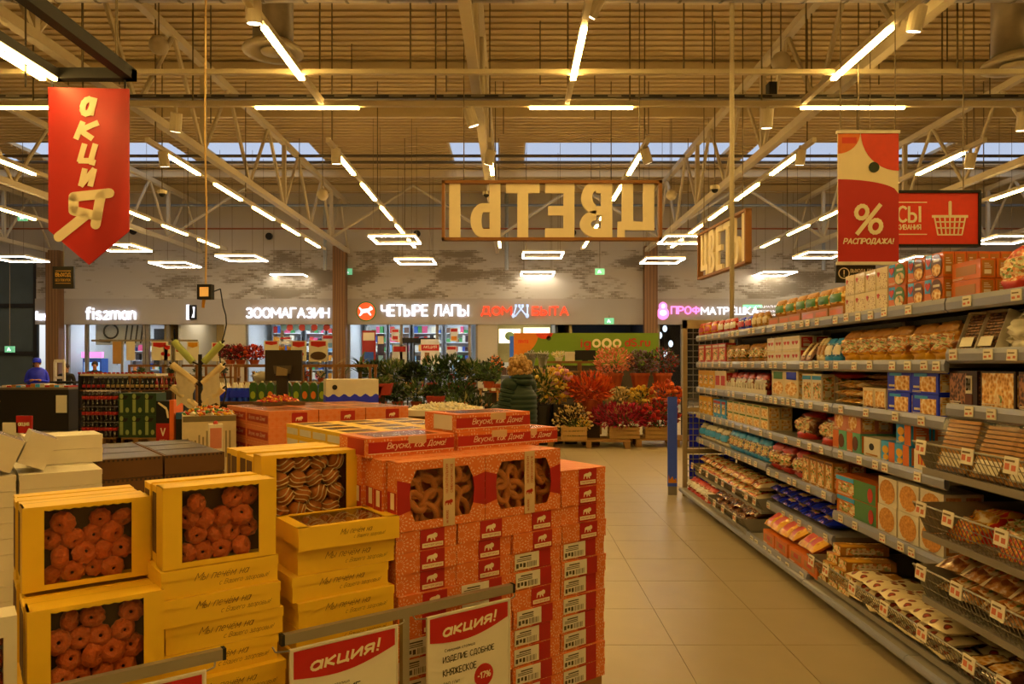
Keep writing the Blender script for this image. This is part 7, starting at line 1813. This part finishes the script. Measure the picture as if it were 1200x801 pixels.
foliage(t, (0, 0, 1.5), .17, .15, .19, 260, .05, [LEAF[2], LEAF[0]], 130, blossoms=45, bm=[M('fruit_orange', '#d8701a', .5)], bs=.022)
t = thing('small_wood_stand', 'small pale wooden stand with yellow price cards beside the woman', 'stand', (P(573, 0, 12.6)[0], 12.6, 0))
for x in (-.16, .13): MB().box(x, 0, 0, x + .03, .3, 1.12).build('leg', WOOD, t)
for z in (.85, 1.12): MB().box(-.18, 0, z - .03, .18, .3, z).build('shelf', WOOD, t)
MB().box(-.1, -.01, 1.08, -.03, 0, 1.13).box(.04, -.01, 1.08, .11, 0, 1.13).build('price_card', STICK, t)
potted('bushy green plant on the small wooden stand', 573, 0, 12.78, 1.121, .12, .1, .24, .18, GR_[0], 220, .06, 140)
# palm
t = thing('potted_palm', 'tall potted palm with drooping thin leaves before the middle column', 'palm', (P(421, 0, 14.0)[0], 14.0, 0)); pot(t, 0, .2, .27, .45, TERRA); MB().cyl((0, 0, .4), (.02, 0, 1.45), .05, .035, 8).build('trunk', M('palm_trunk', '#5c4427', .8), t)
r = random.Random(9)
for q in range(34):
    a = r.uniform(0, 2 * PI); L = r.uniform(.45, .75); el = r.uniform(.35, 1.35); mb = MB(); b0 = Vector((.02, 0, 1.42 + r.uniform(-.1, .12))); dv = Vector((math.cos(a) * math.cos(el), math.sin(a) * math.cos(el), math.sin(el))); sd = dv.cross(Vector((0, 0, 1))).normalized(); prev = None; n = 6
    for i in range(n + 1):
        u = i / n; c = b0 + dv * L * u + Vector((0, 0, -L * .75 * u * u * (1.2 - math.sin(el) * .5))); w = .028 * (1 - u) ** .6 + .003; mb.v += [tuple(c - sd * w), tuple(c + sd * w)]
        if i: j = 2 * i; mb.f.append([j - 2, j - 1, j + 1, j]); mb.m.append(0)
    mb.build('frond', LEAF[q % 2], t)
# oak open racks with price cards and dried flowers, left of the palm
open_rack('long open oak rack left of the screen', P(150, 0, 16.8)[0], P(272, 0, 16.8)[0], 16.8, 0, 1.52, 4, [.6, 1.25])
open_rack('open oak rack right of the screen', P(274, 0, 12.9)[0], P(436, 0, 12.9)[0], 12.9, 0, 1.53, 5, [.6, 1.22])
r = random.Random(3)
for px, c, lb, sd in ((282, REDP + [M('dry_brown', '#4a1c14')], 'dark red', 150), (298, REDP + ORG[:1], 'red and orange', 151), (270, [M('dry_brown', '#4a1c14'), MAG[1]], 'brown', 152)):
    potted('low pot of %s dried flowers on the oak rack left of the screen' % lb, px, 0, 13.1, 1.531, .08, .09, .2, .15, c, 220, .05, sd, 'flowers', 'flower_pot', blossoms=40, bm=c, bs=.03)
CARD = [(187, 411, 19, 22, 16.7, 'white price card with red text on the left oak rack'), (196, 413, 8, 18, 16.7, 'narrow white price card with a red disc'), (226, 411, 14, 22, 16.7, 'framed gold price card between the bag rolls'), (255, 412, 14, 22, 16.7, 'red topped price card right of the bag rolls'), (210, 415, 9, 14, 16.7, 'small white price card behind the bag rolls'), (137, 413, 10, 26, 20.28, 'plain tan card hanging before the left shop'), (153, 411, 10, 22, 20.28, 'plain white card hanging before the left shop'),
        (318, 407, 17, 16, 13.0, 'white promotion card with a red arch above the screen, left'), (350, 411, 18, 24, 13.0, 'white promotion card with a red arch right of the screen'), (373, 411, 22, 25, 13.1, 'white card with a chocolate nest picture right of the screen')]
for i, (px, py, w, h, d, lb) in enumerate(CARD):
    k = d / F; t = thing('price_card', lb, 'card', P(px, py, d)); W, H = w * k / 2, h * k / 2
    MB().box(-W, 0, -H, W, .01, H).build('sheet', M('card_tan', '#b08a58') if i == 5 else STICK, t)
    if i not in (5, 6): MB().slab([(-W * .8, H * .5), (0, H * .35), (W * .8, H * .5), (W * .8, H * .9), (-W * .8, H * .9)], -.004, 0).build('red_heading', RED if i != 2 else M('lamp_yellow'), t)
    if i in (0, 1, 3, 8): MB().cyl((W * .4, -.005, -H * .3), (W * .4, -.001, -H * .3), H * .2, H * .2, 12).build('red_disc', RED, t)
    if i == 9: MB().ell((0, -.002, -H * .45), W * .85, .004, H * .4, 12, 6).build('printed_nest', M('nest_print', '#4a3018'), t)
    MB().box(-.012, .01, -max(.3, P(0, py, d)[2] - 1.5), .012, .17 if d < 18 else .02, H * (.5 if d < 18 else 1.15)).build('holder', GREY, t)
for px, lb in ((330, 'left'), (340, 'right')):
    t = thing('toy_figure', 'small golden plush figure on the oak rack, %s' % lb, 'toy', (P(px, 0, 13.2)[0], 13.2, 1.531)); MB().ell((0, 0, .1), .08, .07, .11, 10, 7).build('body', M('toy_gold', '#b98a2c', .8), t, smooth=True); MB().ell((0, 0, .25), .06, .06, .06, 10, 7).build('head', M('toy_gold'), t, smooth=True); MB().ell((-.045, 0, .3), .02, .015, .03, 6, 5).ell((.045, 0, .3), .02, .015, .03, 6, 5).build('ears', M('toy_gold'), t, smooth=True)
for px, c in ((357, ORG), (300, YEL), (376, CRM)):
    potted('small %s potted flower inside the oak rack' % ('orange' if c is ORG else 'yellow' if c is YEL else 'cream'), px, 0, 13.15, 1.221, .07, .06, .09, .07, [c[0], LEAF[0]], 90, .04, 160 + px, 'flowers', 'flower_pot')
for i, px in enumerate((165, 200, 232, 262)):
    potted('small dark potted plant inside the left oak rack, %s' % ('first', 'second', 'third', 'fourth')[i], px, 0, 17.05, 1.251, .07, .06, .1, .08, GR_[i], 90, .05, 170 + i)
# ------------------------------------------------------------------ people
SKIN = M('skin', '#b98560', .6); HAIRD = M('dark_hair', '#1c130d', .7)
def person(label, loc, rotz, H, jacket, trousers, arms, head_turn=0.0, hair=None, cap=None, name='person', sit=False):
    """one skinned body in local space: facing -y, feet on z = 0; arms: two lists of (elbow, wrist) offsets from the shoulder"""
    s = H / 1.75; t = thing(name, label, 'person', loc, rotz)
    V_ = []; E_ = []; RD = []
    def add(p, r, par=None):
        V_.append(tuple(c * s for c in p)); RD.append(r * s)
        if par is not None: E_.append((par, len(V_) - 1))
        return len(V_) - 1
    pel = add((0, 0, .95), .145); sp = add((0, .01, 1.12), .14, pel); ch = add((0, .015, 1.30), .155, sp); nb = add((0, .02, 1.44), .075, ch); nk = add((0, .005, 1.51), .055, nb)
    hd = add((0, -.01, 1.60), .082, nk); ht = add((0, -.005, 1.69), .072, hd)
    ns = add((0, -.095, 1.595), .014, hd)
    for sd in (-1, 1):
        hp = add((sd * .09, 0, .9), .095, pel); kn = add((sd * .1, -.01, .5), .062, hp); an = add((sd * .1, .02, .09), .045, kn); add((sd * .105, -.13, .04), .036, an)
        sh = add((sd * .185, .015, 1.40), .07, ch); el, wr = arms[0 if sd < 0 else 1]
        e = add((sd * .185 + el[0] * sd, .015 + el[1], 1.40 + el[2]), .05, sh); w = add((sd * .185 + wr[0] * sd, .015 + wr[1], 1.40 + wr[2]), .033, e)
        dv = (Vector(V_[w]) - Vector(V_[e])).normalized(); side = dv.cross(Vector((0, 0, 1))); side = side.normalized() if side.length > .1 else Vector((0, 1, 0))
        wp = Vector(V_[w]) / s; pm = add(tuple(wp + dv * .06), .026, w)
        for q, (off, ln) in enumerate(((-.027, .065), (-.009, .08), (.009, .075), (.027, .06))):
            k1 = add(tuple(wp + dv * .1 + side * off), .009, pm); add(tuple(wp + dv * (.1 + ln * .6) + side * off + Vector((0, 0, -.02))), .008, k1)
        th = add(tuple(wp + dv * .06 + side * -.045), .010, pm); add(tuple(wp + dv * .1 + side * -.055), .009, th)
    me = bpy.data.meshes.new('body'); me.from_pydata(V_, E_, []); o = bpy.data.objects.new('body', me); COL.objects.link(o)
    md = o.modifiers.new('skin', 'SKIN'); sv = me.skin_vertices[0].data
    for i, r_ in enumerate(RD): sv[i].radius = (r_, r_ * (.72 if i in (0, 1, 2) else 1)); sv[i].use_root = (i == 0)
    o.modifiers.new('sub', 'SUBSURF').levels = 2
    dg = bpy.context.evaluated_depsgraph_get(); dg.update(); m2 = bpy.data.meshes.new_from_object(o.evaluated_get(dg)); bpy.data.objects.remove(o)
    for m in (SKIN, jacket, trousers, M('dark_shoe', '#17130f', .6)): m2.materials.append(m)
    hand = [Vector(V_[i]) for i in range(len(V_)) if abs(RD[i] - .026 * s) < 1e-6]
    for p in m2.polygons:
        c = p.center; z = c.z / s; p.use_smooth = True
        p.material_index = 3 if z < .1 else 2 if z < .88 else 1 if z < 1.475 else 0
        if any((c - h).length < .085 * s for h in hand): p.material_index = 0
    b = link('body', m2, t)
    # face
    for sd in (-1, 1):
        MB().ell((sd * .032 * s, -.083 * s, 1.615 * s), .011 * s, .006 * s, .007 * s, 8, 5).build('eye', M('eye_dark', '#120c08', .3), t)
        MB().ell((sd * .083 * s, .0, 1.60 * s), .012 * s, .022 * s, .032 * s, 8, 6).build('ear', SKIN, t, smooth=True)
    MB().ell((0, -.085 * s, 1.552 * s), .024 * s, .006 * s, .006 * s, 8, 5).build('mouth', M('lip', '#7d4334', .5), t)
    if hair is not None:
        mb = MB(); rr = random.Random(int(H * 100))
        mb.ell((0, .02 * s, 1.655 * s), .098 * s, .1 * s, .092 * s, 16, 10, 0, .04, rr); mb.build('hair', hair, t, smooth=True)
    if cap is not None:
        MB().lathe([(.096 * s, 1.64 * s), (.1 * s, 1.68 * s), (.085 * s, 1.735 * s), (.04 * s, 1.76 * s), (.001, 1.763 * s)], 18).build('cap', cap, t, smooth=True)
        MB().slab([(-.075 * s, 1.64 * s), (.075 * s, 1.64 * s), (.06 * s, 1.655 * s), (-.06 * s, 1.655 * s)], -.19 * s, -.07 * s).build('cap_peak', cap, t)
    return t
DOWN = ((.05, .02, -.29), (.07, -.05, -.54)); HOLD = ((.05, -.03, -.28), (-.04, -.25, -.3)); CHEST = ((.06, -.02, -.27), (-.09, -.24, -.22))
# woman in the green padded coat, seen from behind, turned to the left
GC = M('green_padded_coat', '#0a2c20', .6, var=.2, scale=12)
wl = P(607, 520, 8.0)
wom = person('blonde woman in a dark green quilted coat seen from behind at the flowers', (wl[0], 8.0, 0), math.radians(-128), 1.64, GC, M('black_trousers', '#14120f', .7), (HOLD, HOLD))
s = 1.64 / 1.75
prof = []; n = 90
for i in range(n + 1):
    u = i / n; z = .62 + u * .84
    base = .238 + .016 * math.sin(u * PI) if u < .8 else .238 - (u - .8) * .55
    prof.append((base * s * (1 + .035 * abs(math.sin(u * PI * 15))), z * s))
mb = MB(); mb.lathe(prof, 24, 0, fn=lambda w, i: 1 - .24 * abs(math.sin(w)) ** 1.5); mb.build('coat', GC, wom, smooth=True)
for sd in (-1, 1):
    mb = MB(); a = Vector((sd * .19, .015, 1.40)) * s; e = Vector((sd * .24, -.015, 1.12)) * s; w = Vector((sd * .15, -.23, 1.10)) * s
    for p, q, r0, r1, m in ((a, e, .092, .085, 6), (e, w, .085, .062, 5)):
        for i in range(m):
            c0 = p.lerp(q, i / m); c1 = p.lerp(q, (i + 1) / m); rr = (r0 + (r1 - r0) * i / m) * s; cm = c0.lerp(c1, .5)
            mb.cyl(c0, cm, rr * .9, rr * 1.04, 12); mb.cyl(cm, c1, rr * 1.04, rr * .9, 12)
    mb.ell(tuple(a), .1 * s, .09 * s, .085 * s, 12, 8); mb.build('sleeve', GC, wom, smooth=True)
mb = MB()
for i, (rx, z, rz) in enumerate(((.155, 1.44, .065), (.14, 1.49, .055))): mb.ell((0, .055 * s, z * s), rx * s, .13 * s, rz * s, 18, 8, 0, .03)
mb.build('hood', GC, wom, smooth=True)
HB = ramp_mat('blonde_curls', 'noise', 45, [(.3, '#7a5a30'), (.55, '#b8925a'), (.75, '#dcc290')], .6, bump=.5)
mb = MB(); rr = random.Random(12)
for q in range(110):
    a = rr.uniform(0, 2 * PI); zz = rr.uniform(-1, 1); k = math.sqrt(max(.3 if zz < 0 else 0, 1 - zz * zz)); x, y = .125 * k * math.cos(a), .025 + .125 * k * math.sin(a)
    if y < -.06 and zz < .5: continue
    mb.ell((x * s, y * s, (1.605 + .125 * zz) * s), .034 * s, .034 * s, .034 * s, 8, 6, 0, .15, rr)
mb.ell((0, .025 * s, 1.63 * s), .1 * s, .1 * s, .1 * s, 12, 8); mb.build('curly_hair', HB, wom, smooth=True)
BLUEJ = M('blue_jacket', '#1a2af0', .55); NAVY = M('navy_cloth', '#12131f', .7)
p = P(18, 0, 17.6); m1 = person('man in a blue jacket and blue cap looking down at the left', (p[0], 18.4, 0), math.radians(25), 1.68, BLUEJ, NAVY, (CHEST, CHEST), cap=M('blue_cap', '#1a34ff', .6), hair=HAIRD)
mb = MB(); mb.lathe([(.2, .86), (.215, 1.0), (.215, 1.25), (.2, 1.38), (.1, 1.45)], 18, 0, fn=lambda w, i: 1 - .25 * abs(math.sin(w))); mb.build('jacket', BLUEJ, m1, smooth=True)
p = P(0, 0, 16); m2_ = person('man in an ochre hood cut off by the left edge', (p[0] - .05, 15.6, 0), math.radians(70), 1.66, M('ochre_jacket', '#8a5a1c', .7), NAVY, (HOLD, DOWN), hair=HAIRD)
mb = MB(); mb.lathe([(.2, .84), (.215, 1.0), (.21, 1.25), (.2, 1.36), (.11, 1.45)], 18, 0, fn=lambda w, i: 1 - .25 * abs(math.sin(w))); mb.build('jacket', M('ochre_jacket'), m2_, smooth=True)
p = P(120, 0, 22); person('dark-haired shop assistant behind the steel counter', (p[0], 21.6, 0), math.radians(20), 1.62, NAVY, NAVY, (HOLD, HOLD), hair=HAIRD)
p = P(72, 0, 20); person('person in black standing behind the security gate', (p[0], 20.2, 0), math.radians(10), 1.55, M('black_coat', '#0d0b0b', .7), NAVY, (DOWN, DOWN), hair=M('brown_hair', '#2e1a10', .7))
p = P(170, 0, 22); person('bald person half hidden behind the price cards before the left shop', (p[0], 21.4, 0), math.radians(190), 1.58, NAVY, NAVY, (DOWN, DOWN))
# templates never placed are removed
for o in list(bpy.data.objects):
    if o.users_collection and o.get('label') in ('x', 'w', 'b'): 
        for c in list(o.children): bpy.data.objects.remove(c)
        bpy.data.objects.remove(o)
